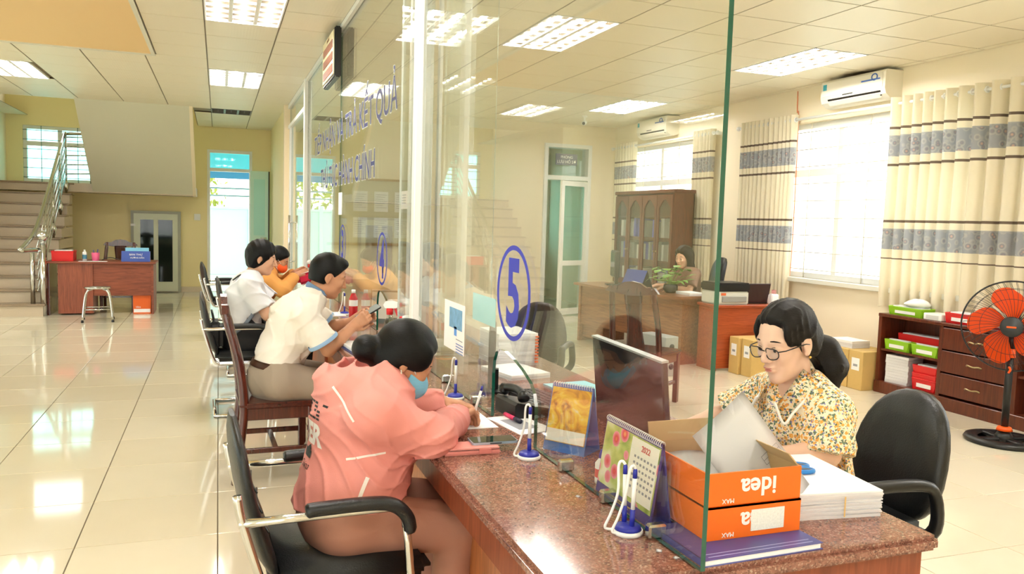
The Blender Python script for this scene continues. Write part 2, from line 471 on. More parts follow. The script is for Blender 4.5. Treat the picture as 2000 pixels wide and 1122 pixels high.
for i in range(len(ox)-1):
    for j in range(len(oy)-1):
        c = (ox[i], ox[i+1], oy[j], oy[j+1])
        if ox[i] == 4.9 and c[3] > 9.2 and c[2] < 10.4:
            if c[2] < 9.2: cells.append((c[0], c[1], c[2], 9.2))
            if c[3] > 10.4: cells.append((c[0], c[1], 10.4, c[3]))
            continue
        if free(c): cells.append(c)
tile_field(ceiling, 'ceiling_tile', cells, H, .004, .012, CEIL, up=False)
bk_ = MB()
for c in cells: bk_.box(c[0]+.0005, c[1]-.0005, c[2]+.0005, c[3]-.0005, H+.005, H+.007)
tag(bk_.build('grid_backing', SEAM, ceiling), kind='stuff')
# painted field and its white frame
trim = struct(MB().box(PEACH[0], PEACH[1], PEACH[2], PEACH[3], H-.002, H+.06).build('ceiling_painted_field', ORANGE_PAINT), 'flat peach painted ceiling field framed in white above the hall')
t = MB(); t.box(PEACH[1], PEACH[1]+.035, PEACH[2]-.035, PEACH[3]+.035, H-.015, H+.03); t.box(PEACH[0], PEACH[1], PEACH[3], PEACH[3]+.035, H-.015, H+.03)
struct(t.build('trim_1', WHITE_PAINT))

# ---- louvred fluorescent fixtures
TUBE = emit_mat('fluorescent_tube', (1, .97, .92, 1), TUBE_STRENGTH)
TUBE_OFF = mat('unlit_tube', rgb(190, 190, 190), .3)
REFL = mat('light_reflector', rgb(248, 248, 246), .4, 0)
REFL_D = mat('light_reflector_unlit', rgb(120, 116, 112), .3, .8)  # darker copy for the unlit fitting, its lack of light put in the colour
def fixture(x0, x1, y0, y1, lit, label):
    o = thing('ceiling_light', label, 'ceiling light', ((x0+x1)/2, (y0+y1)/2, H), group='louvred ceiling lights')
    w, d = (x1-x0)/2-.004, (y1-y0)/2-.004
    m = MB()
    m.box(-w, w, -d, d, .065, .075); m.box(-w, -w+.012, -d, d, -.004, .085); m.box(w-.012, w, -d, d, -.004, .085)
    m.box(-w, w, -d, -d+.012, -.004, .085); m.box(-w, w, d-.012, d, -.004, .085)
    m.build('housing', REFL if lit else REFL_D, o)
    n = 3
    for i in range(n):
        cx = -w+(2*w)*(i+.5)/n
        MB().tube([(cx, -d+.03, .032), (cx, d-.03, .032)], .019, 10).build('tube', TUBE if lit else TUBE_OFF, o)
    for i in range(1, n):
        cx = -w+2*w*i/n
        MB().prism([(cx-.016, .0), (cx+.016, .0), (cx+.004, .03), (cx-.004, .03)], -d+.012, d-.012, 'Y').build('reflector_strip', REFL if lit else REFL_D, o)
    k = max(4, int(2*d/.16)); fin = None
    for i in range(1, k):
        cy = -d+2*d*i/k
        if fin is None: fin = MB().box(-w+.012, w-.012, -.0015, .0015, .0, .022).build('louver_fin', REFL if lit else REFL_D, mesh_only=True)
        link('louver_fin', fin, o, TR(0, cy, 0))
for f in FIX: fixture(*f)

# ---- walls
W1 = (5.15, 7.75, .97, 2.7); W2 = (9.55, 11.55, .97, 2.72); W3 = (.6, 3.4, .97, 2.7)
wall('wall_windows', 'X', 6.2, 6.4, -2.6, 12.2, 0, H+.1, WALL, [W3, W1, W2])
wall('wall_office_back', 'Y', 12.0, 12.2, 1.06, 6.2, 0, H+.1, WALL, [(4.92, 5.75, 0, 2.78)])
wall('wall_hall_right', 'X', .94, 1.06, 12.35, 16.1, 0, H+.1, WALLY)
wall('wall_back_upper', 'Y', 16.1, 16.3, -3.65, 1.06, 3.3, 4.8, WALLY, [(-3.2, -.6, 3.45, 4.55)])  # opening added out of view to let daylight down the stairwell
wall('wall_back', 'Y', 16.1, 16.3, -3.65, 1.06, 0, 3.3, WALLY, [(-3.2, -1.5, 1.95, 2.93), (-.2, .6, 0, 2.68)])
wall('wall_stair_left', 'X', -3.65, -3.45, 12.4, 16.1, 0, 4.8, WALL)
wall('wall_back_left', 'Y', 13.4, 13.55, -6.5, -3.65, 0, H+.1, WALL)
wall('wall_left', 'X', -6.7, -6.5, -2.6, 13.55, 0, H+.1, WALL, [(-1.5, 1.5, .1, 2.7), (2.6, 6.4, .6, 2.8), (7.6, 12.4, .6, 2.8)])
wall('wall_front', 'Y', -2.6, -2.4, -6.5, 6.2, 0, H+.1, WALL, [(-5.8, -.6, .1, 2.8)])
# upper part of the stairwell
m = MB(); m.box(-3.65, -.2, 13.2, 16.3, 4.7, 4.8); m.box(-3.65, -.2, 13.2, 13.35, H+.1, 4.7); m.box(-.37, -.2, 13.35, 16.1, H+.1, 4.7)
struct(m.build('wall_stairwell_upper', WALLY))
# door column by the glass door
struct(MB().box(.9, 1.06, 12.2, 12.36, 0, H, bev=.004).build('trim_2', mat('column_paint', rgb(244, 226, 196), .5)))
# low skirting
for i, (a, b, c, d) in enumerate([(6.185, 6.2, -2.4, 12), (-.33, -.22, 0, 0), ]):
    if d: struct(MB().box(a, b, c, d, 0, .1).build('baseboard_right', mat('skirting_tile', rgb(206, 190, 160), .2)))
struct(MB().box(-3.4, -.24, 16.085, 16.1, 0, .1).build('baseboard_back', mat('skirting_tile', rgb(206, 190, 160), .2)))

# ---- window in a wall: frame, mullions, panes, grille bars
PALE_TEAL = pane_mat('pale_teal_window_glass', (.88, .97, .96, 1), .04, .6)
GRILLE = mat('window_grille_bar', rgb(236, 230, 214), .4)
def window(name, plane, pos, u0, u1, z0, z1, cols, transom, glass, label, bars=0, barm=None, inward=-1):
    o = thing(name, label, 'window'); del o['category']; o['kind'] = 'structure'
    def bx(mb, a, b, p, q, r, s):
        return mb.box(pos+a, pos+b, p, q, r, s, bev=.003) if plane == 'X' else mb.box(p, q, pos+a, pos+b, r, s, bev=.003)
    f = MB(); t = .06
    for (p, q, r, s) in ((u0, u1, z0, z0+t), (u0, u1, z1-t, z1), (u0, u0+t, z0+t, z1-t), (u1-t, u1, z0+t, z1-t)): bx(f, .04, .1, p, q, r, s)
    if transom: bx(f, .04, .1, u0+t, u1-t, transom-.04, transom+.04)
    f.build('window_frame', ALU, o)
    us = [u0+(u1-u0)*i/cols for i in range(cols+1)]
    for u in us[1:-1]:
        f = MB(); bx(f, .044, .096, u-.035, u+.035, z0+t, z1-t); f.build('mullion', ALU, o)
    rows = [(z0, transom), (transom, z1)] if transom else [(z0, z1)]
    for i in range(cols):
        for r, s in rows:
            f = MB(); 
            a, b = us[i]+.04, us[i+1]-.04
            if plane == 'X': f.box(pos+.066, pos+.072, a, b, r+.045, s-.045)
            else: f.box(a, b, pos+.066, pos+.072, r+.045, s-.045)
            f.build('pane', glass, o)
    for i in range(bars):
        z = z0+(z1-z0)*(i+.5)/bars
        f = MB()
        if plane == 'X': f.tube([(pos+.02, u0, z), (pos+.02, u1, z)], .006, 6)
        else: f.tube([(u0, pos+.02, z), (u1, pos+.02, z)], .006, 6)
        f.build('grille_bar', barm or GRILLE, o)
    if bars:
        for u in us[:-1]:
            u += (us[1]-us[0])*.5
            f = MB()
            if plane == 'X': f.tube([(pos+.02, u, z0), (pos+.02, u, z1)], .006, 6)
            else: f.tube([(u, pos+.02, z0), (u, pos+.02, z1)], .006, 6)
            f.build('grille_bar', barm or GRILLE, o)
    return o
window('window_1', 'X', 6.2, *W1, 3, 2.15, CLEAR_PANE, 'overexposed white framed window with grille between the two near curtains', bars=9)
window('window_2', 'X', 6.2, *W2, 2, 2.15, CLEAR_PANE, 'bright white framed window above the wooden bookcase', bars=9)
window('window_3', 'X', 6.2, *W3, 3, 2.15, CLEAR_PANE, 'white framed window beyond the pedestal fan', bars=9)
GREYBAR = mat('grey_grille_bar', rgb(120, 150, 150), .4)
window('window_4', 'Y', 16.1, -3.2, -1.5, 1.95, 2.93, 3, 2.62, TEAL_PANE, 'teal tinted window on the stair landing', bars=6, barm=GREYBAR)
window('window_9', 'Y', 16.1, -3.2, -.6, 3.45, 4.55, 3, None, CLEAR_PANE, 'unseen upper stairwell window added to light the stairs and back hall')  # added above the visible ceiling to brighten stairs and back wall
window('window_5', 'X', -6.62, 2.6, 6.4, .6, 2.8, 4, 2.2, PALE_TEAL, 'tinted window in the left hall wall')
window('window_6', 'X', -6.62, 7.6, 12.4, .6, 2.8, 5, 2.2, PALE_TEAL, 'tinted window in the far left hall wall')
window('window_7', 'Y', -2.52, -5.8, -.6, .1, 2.8, 5, 2.2, CLEAR_PANE, 'unseen glazed front added behind the photographer for daylight fill')  # unseen glazing added so skylight fills the hall from behind the camera
window('window_8', 'X', -6.62, -1.5, 1.5, .1, 2.7, 3, 2.2, PALE_TEAL, 'tinted glazed door front in the left hall wall')
for i, w in enumerate((W1, W2, W3)):
    struct(MB().box(6.12, 6.24, w[0]-.05, w[1]+.05, w[2]-.05, w[2], bev=.005).build('window_sill_%d' % (i+1), WHITE_PAINT))

# ---- far exit door (open) with transom
d = thing('door_1', 'open teal and white aluminium exit door at the far end of the hall', 'door'); del d['category']; d['kind'] = 'structure'
f = MB()
f.box(-.2, -.15, 16.08, 16.2, 0, 2.68); f.box(.55, .6, 16.08, 16.2, 0, 2.68); f.box(-.15, .55, 16.08, 16.2, 2.28, 2.34); f.box(-.15, .55, 16.08, 16.2, 2.62, 2.68)
f.build('door_frame', ALU, d)
MB().box(-.15, .55, 16.13, 16.14, 2.34, 2.62).build('transom_pane', TEAL_PANE, d)
TEAL_DOOR = mat('pale_teal_door', rgb(196, 232, 224), .4)
lf = MB().box(.56, .88, 15.78, 15.82, .02, 2.3, T=None).build('door_leaf', TEAL_DOOR, d)
MB().box(.62, .82, 15.775, 15.78, 1.1, 2.15).box(.62, .82, 15.775, 15.78, .15, .95).build('door_panel', mat('teal_panel', rgb(170, 226, 220), .3), lf)
MB().tube([(.84, 15.78, 1.05), (.84, 15.74, 1.05), (.74, 15.74, 1.05)], .012, 8).build('door_handle', CHROME, lf)
MB().box(.88, .905, 15.775, 15.83, .02, 2.3).build('door_stile', mat('dark_gasket', rgb(60, 56, 50), .5), lf)
# ---- double closet door below the landing
d = thing('door_2', 'low double cupboard door with two dark panes under the landing', 'door'); del d['category']; d['kind'] = 'structure'
f = MB(); f.box(-1.5, -1.45, 16.02, 16.1, 0, 1.5); f.box(-.71, -.66, 16.02, 16.1, 0, 1.5); f.box(-1.45, -.71, 16.02, 16.1, 1.45, 1.5); f.build('door_frame', mat('grey_frame', rgb(170, 172, 160), .4), d)
DARKPANE = mat('dark_cupboard_pane', rgb(30, 40, 36), .06)
f = MB(); f.box(-1.45, -.71, 16.0, 16.04, .02, 1.45); lf = f.build('door_leaf', mat('pale_green_white_door', rgb(216, 222, 204), .4), d)
for a, b in ((-1.34, -1.12), (-1.04, -.80)): MB().box(a, b, 15.995, 16.0, .2, 1.34).build('pane', DARKPANE, lf)
MB().box(-1.50, -1.42, 15.97, 16.0, 1.22, 1.26).build('latch', WHITE_PLASTIC, lf)
tag(MB().box(-.43, -.32, 16.085, 16.1, 1.35, 1.47, bev=.004).build('wall_switch', WHITE_PLASTIC), 'small white wall switch plate beside the far exit door', 'switch')

# ---- office inner door
d = thing('door_3', 'white framed glass office door standing ajar in the back wall', 'door'); del d['category']; d['kind'] = 'structure'
f = MB(); f.box(4.92, 4.98, 11.95, 12.2, 0, 2.78); f.box(5.69, 5.75, 11.95, 12.2, 0, 2.78); f.box(4.98, 5.69, 11.95, 12.2, 2.72, 2.78); f.box(4.98, 5.69, 11.95, 12.2, 2.2, 2.27)
f.build('door_frame', ALU, d)
MB().box(4.98, 5.69, 12.08, 12.09, 2.27, 2.72).build('transom_pane', CLEAR_PANE, d)
lf = MB(); L = .62
lf.box(0, .07, -.02, .02, .02, 2.18); lf.box(L-.07, L, -.02, .02, .02, 2.18); lf.box(.07, L-.07, -.02, .02, 2.1, 2.18); lf.box(.07, L-.07, -.02, .02, .02, .12); lf.box(.07, L-.07, -.02, .02, .82, .9)
lf = lf.build('door_leaf', ALU, d); lf.location = (5.68, 11.96, 0); lf.rotation_euler = (0, 0, PI+.42)
MB().box(.07, L-.07, -.004, .004, .9, 2.1).build('upper_pane', TEAL_PANE, lf)
MB().box(.07, L-.07, -.004, .004, .12, .82).build('lower_pane', CLEAR_PANE, lf)
# sign over that door
s = thing('door_sign', 'small grey room sign with white lettering over the office door', 'sign')
MB().box(5.1, 5.48, 11.93, 11.95, 2.44, 2.62, bev=.003).build('plate', mat('sign_grey', rgb(92, 100, 128), .4), s)
LET_W = mat('white_lettering', rgb(240, 240, 240), .5)
text_obj('lettering', 'PHÒNG', .06, LET_W, frame_M((5.29, 11.928, 2.565), (1, 0, 0), (0, 0, 1)), s)
text_obj('lettering', 'LƯU HỒ SƠ', .065, LET_W, frame_M((5.29, 11.928, 2.49), (1, 0, 0), (0, 0, 1)), s)
# room beyond the office door
wall('wall_store_room', 'Y', 15.0, 15.1, 2.6, 6.4, 0, H+.1, WALL, [(5.0, 6.2, .95, 2.5)])
wall('wall_store_side', 'X', 6.3, 6.4, 12.2, 15.0, 0, H+.1, WALL)
wall('wall_store_left', 'X', 2.6, 2.7, 12.2, 15.0, 0, H+.1, WALL)
struct(MB().box(2.6, 6.4, 12.2, 15.0, -.05, 0).build('floor_store_room', FLOOR_TILE))
window('window_10', 'Y', 15.0, 5.0, 6.2, .95, 2.5, 2, 2.1, TEAL_PANE, 'bright teal window in the room beyond the office door')

# ---- stairs
st = thing('staircase', 'granite staircase with eleven steps rising to a landing on the left', 'staircase'); del st['category']; st['kind'] = 'structure'
r, g = .175, .25
for i in range(11):
    y = 12.5+g*i
    if i < 10: MB().box(-3.45, -2.28, y, 15.0, r*i, r*(i+1)-.03).build('step', STAIRSTONE, st)
    MB().box(-3.45, -2.25, y-.025, y+g+.02 if i < 10 else 14.999, r*(i+1)-.03, r*(i+1), bev=.006).build('tread', mat('stair_tread_granite', rgb(146, 124, 100), .25, var=.3, vscale=140), st)
MB().box(-3.45, -.37, 15.0, 16.1, 1.78, 1.925).build('landing', STAIRSTONE, st)
SOFF = mat('soffit_paint', rgb(222, 220, 202), .6)
MB().prism([(15.02, 1.78), (15.02, 1.93), (13.05, 3.42), (13.05, 3.22)], -1.97, -.42, 'X').build('return_flight', SOFF, st)
MB().prism([(15.04, 1.76), (15.04, 1.99), (13.05, 3.45), (13.05, 3.2)], -.42, -.37, 'X').build('stringer', WALL, st)
# stainless balustrade
ba = thing('stair_railing', 'polished stainless stair railing with ball topped newel post', 'railing')
def zs(y): return r*((y-12.5)/g)
X = -2.3
MB().tube([(X+.02, 12.55, 0), (X+.02, 12.55, 1.0)], .038, 14).build('newel_post', STEEL, ba)
nb = MB().lathe([(.0, 0), (.03, .0), (.03, .04), (.018, .05)], (X+.02, 12.55, 1.0), 14).sphere((X+.02, 12.55, 1.115), .075, 18, 12).build('newel_ball', STEEL, ba)
MB().tube([(X-.12, 12.62, .175), (X-.12, 12.62, .95)], .03, 12).build('newel_post', STEEL, ba)
MB().tube(smooth_path([(X-.02, 12.5, .92), (X-.16, 12.15, .93), (X-.14, 12.3, 1.0), (X-.1, 12.6, 1.13), (X-.08, 13.2, 1.5), (X-.08, 15.0, 2.72)], 6), .03, 12).build('handrail', STEEL, ba)
MB().tube([(X-.08, 15.0, 2.72), (X+.32, 15.03, 2.75), (X+.36, 15.03, 2.75)], .025, 10).build('handrail', STEEL, ba)
for k in range(5):
    off = .14+.15*k
    MB().tube([(X-.06, 12.62, zs(12.62)+off+.12), (X-.06, 15.0, 1.93+off)], .011, 8).build('rail_bar', STEEL, ba)
    MB().tube([(X-.06, 15.02, 1.93+off), (X+.34, 15.03, 1.95+off)], .011, 8).build('rail_bar', STEEL, ba)
for y in (13.22, 13.82, 14.42, 14.98):
    z0 = math.floor((y-12.5)/g+1)*r
    MB().tube([(X-.06, y, z0), (X-.06, y, zs(y)+1.02)], .016, 10).build('baluster', STEEL, ba)
    MB().lathe([(.0, 0), (.02, .01), (.045, .12), (.02, .2), (.0, .21)], (X-.06, y, z0+.02), 12).build('baluster_vase', STEEL, ba)
MB().tube([(X+.3, 15.05, 1.925), (X+.3, 15.05, 2.75)], .02, 10).build('baluster', STEEL, ba)

# ---- outside: ground, fence, awning and trees behind the exit door
struct(MB().box(-30, 30, 16.3, 45, -.3, -.05).build('ground_outside', mat('pale_concrete', rgb(206, 222, 212), .8)))
struct(MB().box(-30, 30, -30, -2.6, -.3, -.05).box(-30, -6.7, -2.6, 16.3, -.3, -.05).box(6.4, 30, -2.6, 16.3, -.3, -.05).build('ground_yard', mat('pale_concrete', rgb(206, 222, 212), .8)))
fe = thing('garden_wall', 'white rendered garden wall with raised posts behind the exit door', 'wall')
FW = mat('white_render', rgb(206, 232, 228), .7)
for i in range(8):
    MB().box(-4.4+i*1.3, -3.2+i*1.3, 21.3, 21.45, -.05, 1.6, bev=.01).build('wall_panel', FW, fe)
    MB().box(-3.2+i*1.3, -3.1+i*1.3+.0, 21.25, 21.5, -.05, 1.75, bev=.01).build('wall_post', FW, fe)
MB().box(-4.4, 6.0, 21.28, 21.47, 1.6, 1.66).build('coping', FW, fe)
aw = thing('awning', 'blue striped awning edge seen through the exit door', 'awning')
MB().prism([(16.35, 2.80), (20.9, 2.50), (20.9, 2.55), (16.35, 2.86)], -1.25, 3, 'X').build('sheet', mat('blue_awning', rgb(90, 170, 196), .5), aw)  # sheet run far out to keep skylight off the garden wall
MB().box(-1.25, 3, 20.86, 20.9, 2.34, 2.5).build('valance', mat('blue_valance', rgb(70, 140, 180), .5), aw)
MB().box(-1.25, -1.15, 20.7, 20.8, -.05, 2.5).box(2.9, 3, 20.7, 20.8, -.05, 2.5).build('post', GREYBAR, aw)
MB().tube([(-1.25, 20.75, 2.1), (3, 20.75, 2.1)], .02, 8).build('rail', GREYBAR, aw)
MB().tube([(-1.25, 20.75, 1.92), (3, 20.75, 1.92)], .02, 8).build('rail', GREYBAR, aw)
LEAF = mat('tree_leaf', rgb(140, 150, 52), .6, var=.3, vscale=2)
BARK = mat('tree_bark', rgb(150, 120, 90), .9)
def tree(x, y, label, seed):
    rr = random.Random(seed); o = thing('garden_tree', label, 'tree', (x, y, -.05), group='trees behind the garden wall')
    MB().tube([(0, 0, 0), (.05, 0, 1.2), (-.1, 0, 2.2), (.3, .1, 3.4)], [.14, .12, .09, .03], 10).build('trunk', BARK, o)
    b = MB()
    for k in range(6):
        a = rr.uniform(0, 6.3); b.tube([(-.05, 0, 1.7+k*.2), (.6*math.cos(a), .6*math.sin(a), 2.1+k*.25), (1.2*math.cos(a), 1.2*math.sin(a), 2.2+k*.3)], [.06, .04, .015], 8)
    b.build('branches', BARK, o)
    lm = MB()
    for k in range(900):
        a = rr.uniform(0, 6.3); q = rr.uniform(.2, 1.5); z = rr.uniform(1.2, 3.6); c = Vector((q*math.cos(a), q*math.sin(a), z))
        s = rr.uniform(.07, .14); R = Euler((rr.uniform(0, 3), rr.uniform(0, 3), rr.uniform(0, 6))).to_matrix()
        vs = [lm.bm.verts.new(c+R@Vector(p)*s) for p in ((-1, 0, 0), (-.3, .5, .12), (1, 0, 0), (-.3, -.5, .12))]
        lm.bm.faces.new(vs)
    tag(lm.build('foliage', LEAF, o), kind='stuff')
tree(-1.2, 23.4, 'leafy tree behind the garden wall, left in the exit doorway', 3)
tree(2.6, 24.2, 'leafy tree behind the garden wall, right in the exit doorway', 5)
# ================================================================== PARTITION AND COUNTER
CT = .76           # counter top height
GX = .986          # plane of the glass
def counter():
    o = thing('service_counter', 'long red granite topped wooden service counter below the glass partition', 'counter')
    MB().box(.64, 1.69, 1.43, 9.6, CT-.04, CT, bev=.012, seg=2).build('granite_top', GRANITE, o)
    MB().box(.67, 1.66, 1.46, 9.57, CT-.14, CT-.04).build('apron', WOOD, o)
    y = 1.5; k = 0
    while y < 9.4:
        y2 = min(y+1.12, 9.55)
        MB().box(.76, .78, y+.004, y2-.004, 0.02, CT-.14, bev=.003).build('front_panel', WOOD_OR, o)
        MB().box(.74, .762, y2-.02, y2+.02, 0.02, CT-.14, bev=.003).build('front_batten', WOOD, o)
        y = y2
    MB().box(.78, 1.52, 1.5, 1.52, 0, CT-.14).build('end_panel', WOOD_OR, o)
    MB().box(1.5, 1.53, 1.495, 1.53, 0, CT-.14).build('end_batten', WOOD, o)
    for y in (4.1, 6.6, 9.5): MB().box(.79, 1.5, y-.02, y+.02, 0, CT-.14).build('partition_panel', WOOD, o)
    MB().box(.77, 1.4, 1.53, 9.5, 0, .02).build('plinth', DARKWOOD, o)
    return o
counter()

GP = thing('glass_partition', 'tall clear glass partition with white posts standing along the counter', 'glass partition')
def edge_split(ob):
    for p in ob.data.polygons: p.material_index = 0 if abs(p.normal.x) > .5 else 1
def pane_x(poly, x=GX, name='pane', t=.006):
    o = MB().prism(poly, x-t, x+t, 'X').build(name, [PANE, GREEN_EDGE], GP); edge_split(o); return o
z0 = CT+.003; zt = 3.06
def notch(a, b):   # arched hand opening between a (near) and b (far)
    w = b-a
    return [(a, z0), (a, .90), (a+.04*w, .94), (a+.12*w, .968), (a+.3*w, .998), (a+.5*w, 1.02), (a+.7*w, 1.035), (a+.84*w, 1.033), (a+.93*w, 1.015), (a+.98*w, .98), (b, .93), (b, z0)]
pane_x([(1.42, z0)]+notch(2.40, 2.84)+[(4.08, z0), (4.08, zt), (1.42, zt)])
pane_x([(4.30, z0)]+notch(4.82, 5.22)+[(7.0, z0), (7.0, zt), (4.30, zt)])
pane_x([(7.012, z0)]+notch(7.6, 8.0)+[(9.68, z0), (9.68, zt), (7.012, zt)])
# short fin pane on the hall side and the divider between counters
o = MB().prism([(3.70, z0), (4.02, z0), (4.02, zt), (3.70, zt)], .862, .872, 'X').build('fin_pane', [PANE, mat('pale_glass_edge', rgb(226, 232, 226), .2)], GP); edge_split(o)
o = MB().prism([(1.12, z0), (1.43, z0), (1.43, zt), (1.12, zt)], 4.195, 4.205, 'Y').build('divider_pane', [PANE, mat('pale_glass_edge', rgb(226, 232, 226), .2)], GP)
for p in o.data.polygons: p.material_index = 0 if abs(p.normal.y) > .5 else 1
for (a, b, c, d) in ((.85, .885, 3.64, 3.70), (.955, 1.005, 4.08, 4.15), (.965, 1.01, 4.25, 4.30), (1.10, 1.12, 4.18, 4.22), (.94, 1.03, 9.68, 9.80)):
    MB().box(a, b, c, d, z0 if d < 9 else 0, 3.09, bev=.004).build('post', ALU, GP)
MB().box(1.0, 1.06, 4.14, 4.24, z0, 3.09, bev=.004).build('post', mat('satin_aluminium', rgb(206, 214, 218), .25, .5), GP)
MB().box(.955, 1.02, 1.42, 9.80, 3.06, 3.1).build('top_channel', ALU, GP)
for y in (1.62, 1.87, 2.15, 3.05, 3.5):   # steel glass clips on the counter
    MB().box(.962, 1.01, y-.013, y+.013, CT+.0005, CT+.036, bev=.005).build('glass_clip', STEEL, GP)
# vinyl lettering, read from the hall side
def glass_text(txt, y_far, y_near, zc, h, m, dx, bold, white=None):
    me = text_mesh(txt, 1.0, ext=.0, bold=bold)
    xs = [v.co.x for v in me.vertices]; w = max(xs)-min(xs); sx = (y_far-y_near)/w; cx = (max(xs)+min(xs))/2
    me.materials.clear(); me.materials.append(m)
    o = link('lettering', me, GP, frame_M((GX-.0065-dx, (y_far+y_near)/2, zc), (0, -1, 0), (0, 0, 1)) @ Matrix.Diagonal((sx, h/.72, 1, 1)) @ TR(-cx, 0, 0))
OUTL = mat('white_vinyl', rgb(236, 236, 230), .5)
for dx, m, b in ((.0006, OUTL, .024), (.0014, NAVY, .006)):
    glass_text('TIẾP NHẬN VÀ TRẢ KẾT QUẢ', 8.95, 4.66, 2.23, .20, m, dx, b)
    glass_text('THỦ TỤC HÀNH CHÍNH', 8.35, 5.36, 1.86, .20, m, dx, b)
def number_decal(n, yc, zc, r=.17):
    mb = MB(); N = 48
    a = [mb.bm.verts.new((GX-.0075, yc+math.cos(2*PI*k/N)*r, zc+math.sin(2*PI*k/N)*r)) for k in range(N)]
    b = [mb.bm.verts.new((GX-.0075, yc+math.cos(2*PI*k/N)*r*.87, zc+math.sin(2*PI*k/N)*r*.90)) for k in range(N)]
    for k in range(N): mb.bm.faces.new((a[k], a[(k+1) % N], b[(k+1) % N], b[k]))
    c = mb.build('number_ring', DECAL_BLUE, GP)
    me = text_mesh(n, .36, ext=0, bold=.011); me.materials.clear(); me.materials.append(DECAL_BLUE)
    xs = [v.co.x for v in me.vertices]; ys = [v.co.y for v in me.vertices]
    link('number', me, GP, frame_M((GX-.0075, yc, zc), (0, -1, 0), (0, 0, 1)) @ Matrix.Diagonal((.8, .92, 1, 1)) @ TR(-(max(xs)+min(xs))/2, -(max(ys)+min(ys))/2, 0))
number_decal('5', 2.635, 1.255); number_decal('4', 5.06, 1.245); number_decal('3', 6.8, 1.27)

# glass swing door beyond the last post
gd = thing('glass_door', 'frameless glass swing door with long steel handle at the far end of the partition', 'door')
o = MB().box(.98, .99, 10.0, 11.9, .02, 2.75).build('door_pane', [PANE, GREEN_EDGE], gd); edge_split(o)
o = MB().box(.98, .99, 9.82, 12.15, 2.8, 3.04).build('transom_pane', [PANE, GREEN_EDGE], gd); edge_split(o)
MB().box(.955, 1.015, 9.805, 12.2, 2.75, 2.8).build('header', ALU, gd)
MB().box(.955, 1.015, 9.805, 12.2, 3.04, 3.1).build('header', ALU, gd)
MB().box(.955, 1.015, 11.92, 11.98, 0, 2.75).build('jamb', ALU, gd)
MB().tube([(.93, 11.6, .75), (.93, 11.6, 1.5)], .016, 10).tube([(.93, 11.6, .85), (.98, 11.6, .85)], .01, 8).tube([(.93, 11.6, 1.4), (.98, 11.6, 1.4)], .01, 8).build('pull_handle', CHROME, gd)
MB().tube([(1.04, 11.6, .75), (1.04, 11.6, 1.5)], .016, 10).build('pull_handle', CHROME, gd)

# framed service board hung on the glass under the ceiling
bo = thing('queue_board', 'black framed cream board with three brown blocks hung high on the glass', 'board')
MB().box(.90, .955, 6.82, 7.6, 2.66, 3.075, bev=.01, seg=2).build('frame', BLACK_PLASTIC, bo)
MB().box(.893, .9, 6.85, 7.57, 2.69, 3.05).build('face', mat('cream_board', rgb(244, 232, 196), .5), bo)
for i in range(3): MB().box(.888, .893, 6.9, 7.5, 2.715+.1*i, 2.78+.1*i).build('display_block', mat('brown_display', rgb(150, 96, 80), .4), bo)
text_obj('lettering', 'QUẦY SỐ', .035, mat('brown_ink', rgb(150, 110, 90), .6), frame_M((.8925, 7.2, 3.02), (0, -1, 0), (0, 0, 1)), bo)

# papers on the glass
def sheet_x(name, label, y0, y1, za, zb, m, x, cat='paper', lines_=(), parts=()):
    o = thing(name, label, cat)
    MB().box(x-.0012, x, y0, y1, za, zb).build('sheet', m, o)
    for (a, b, c, d, mm) in parts: MB().box(x-.0018, x-.0011, a, b, c, d).build('print', mm, o)
    return o
INK = mat('grey_ink', rgb(150, 152, 160), .8)
LINES = mat('blue_ink', rgb(120, 140, 190), .8)
xg = GX-.0085
parts = [(3.24, 3.44, 1.03, 1.12, mat('poster_photo', rgb(120, 170, 210), .6, var=.5, vscale=30)), (3.32, 3.36, 1.0, 1.04, mat('poster_mark', rgb(90, 150, 225), .6))]
parts += [(3.23, 3.33, .985-.014*i, .989-.014*i, INK) for i in range(1)] + [(3.22, 3.33, .965-.012*i, .97-.012*i, LINES) for i in range(4)]
sheet_x('poster_sheet', 'pale pink notice with a blue photo stuck on the glass above the writing woman', 3.205, 3.525, .93, 1.145, mat('pink_white_paper', rgb(250, 238, 238), .7), xg, 'notice', parts=parts)
sheet_x('blue_sheet', 'light blue sheet of paper taped behind the glass beside number 5', 2.86, 3.15, 1.10, 1.21, mat('light_blue_paper', rgb(150, 222, 236), .7), GX+.0085, 'notice', parts=[])
o = sheet_x('small_notice', 'small white notice stuck on the glass beside the white post', 4.34, 4.52, 1.56, 1.66, mat('pink_white_paper', rgb(250, 238, 238), .7), xg, 'notice', parts=[(4.38, 4.48, 1.635-.015*i, 1.64-.015*i, INK) for i in range(4)])
sheet_x('small_notice', 'narrow white notice stuck on the glass below the blue lettering', 6.85, 7.05, 1.52, 1.71, PAPER, xg, 'notice')
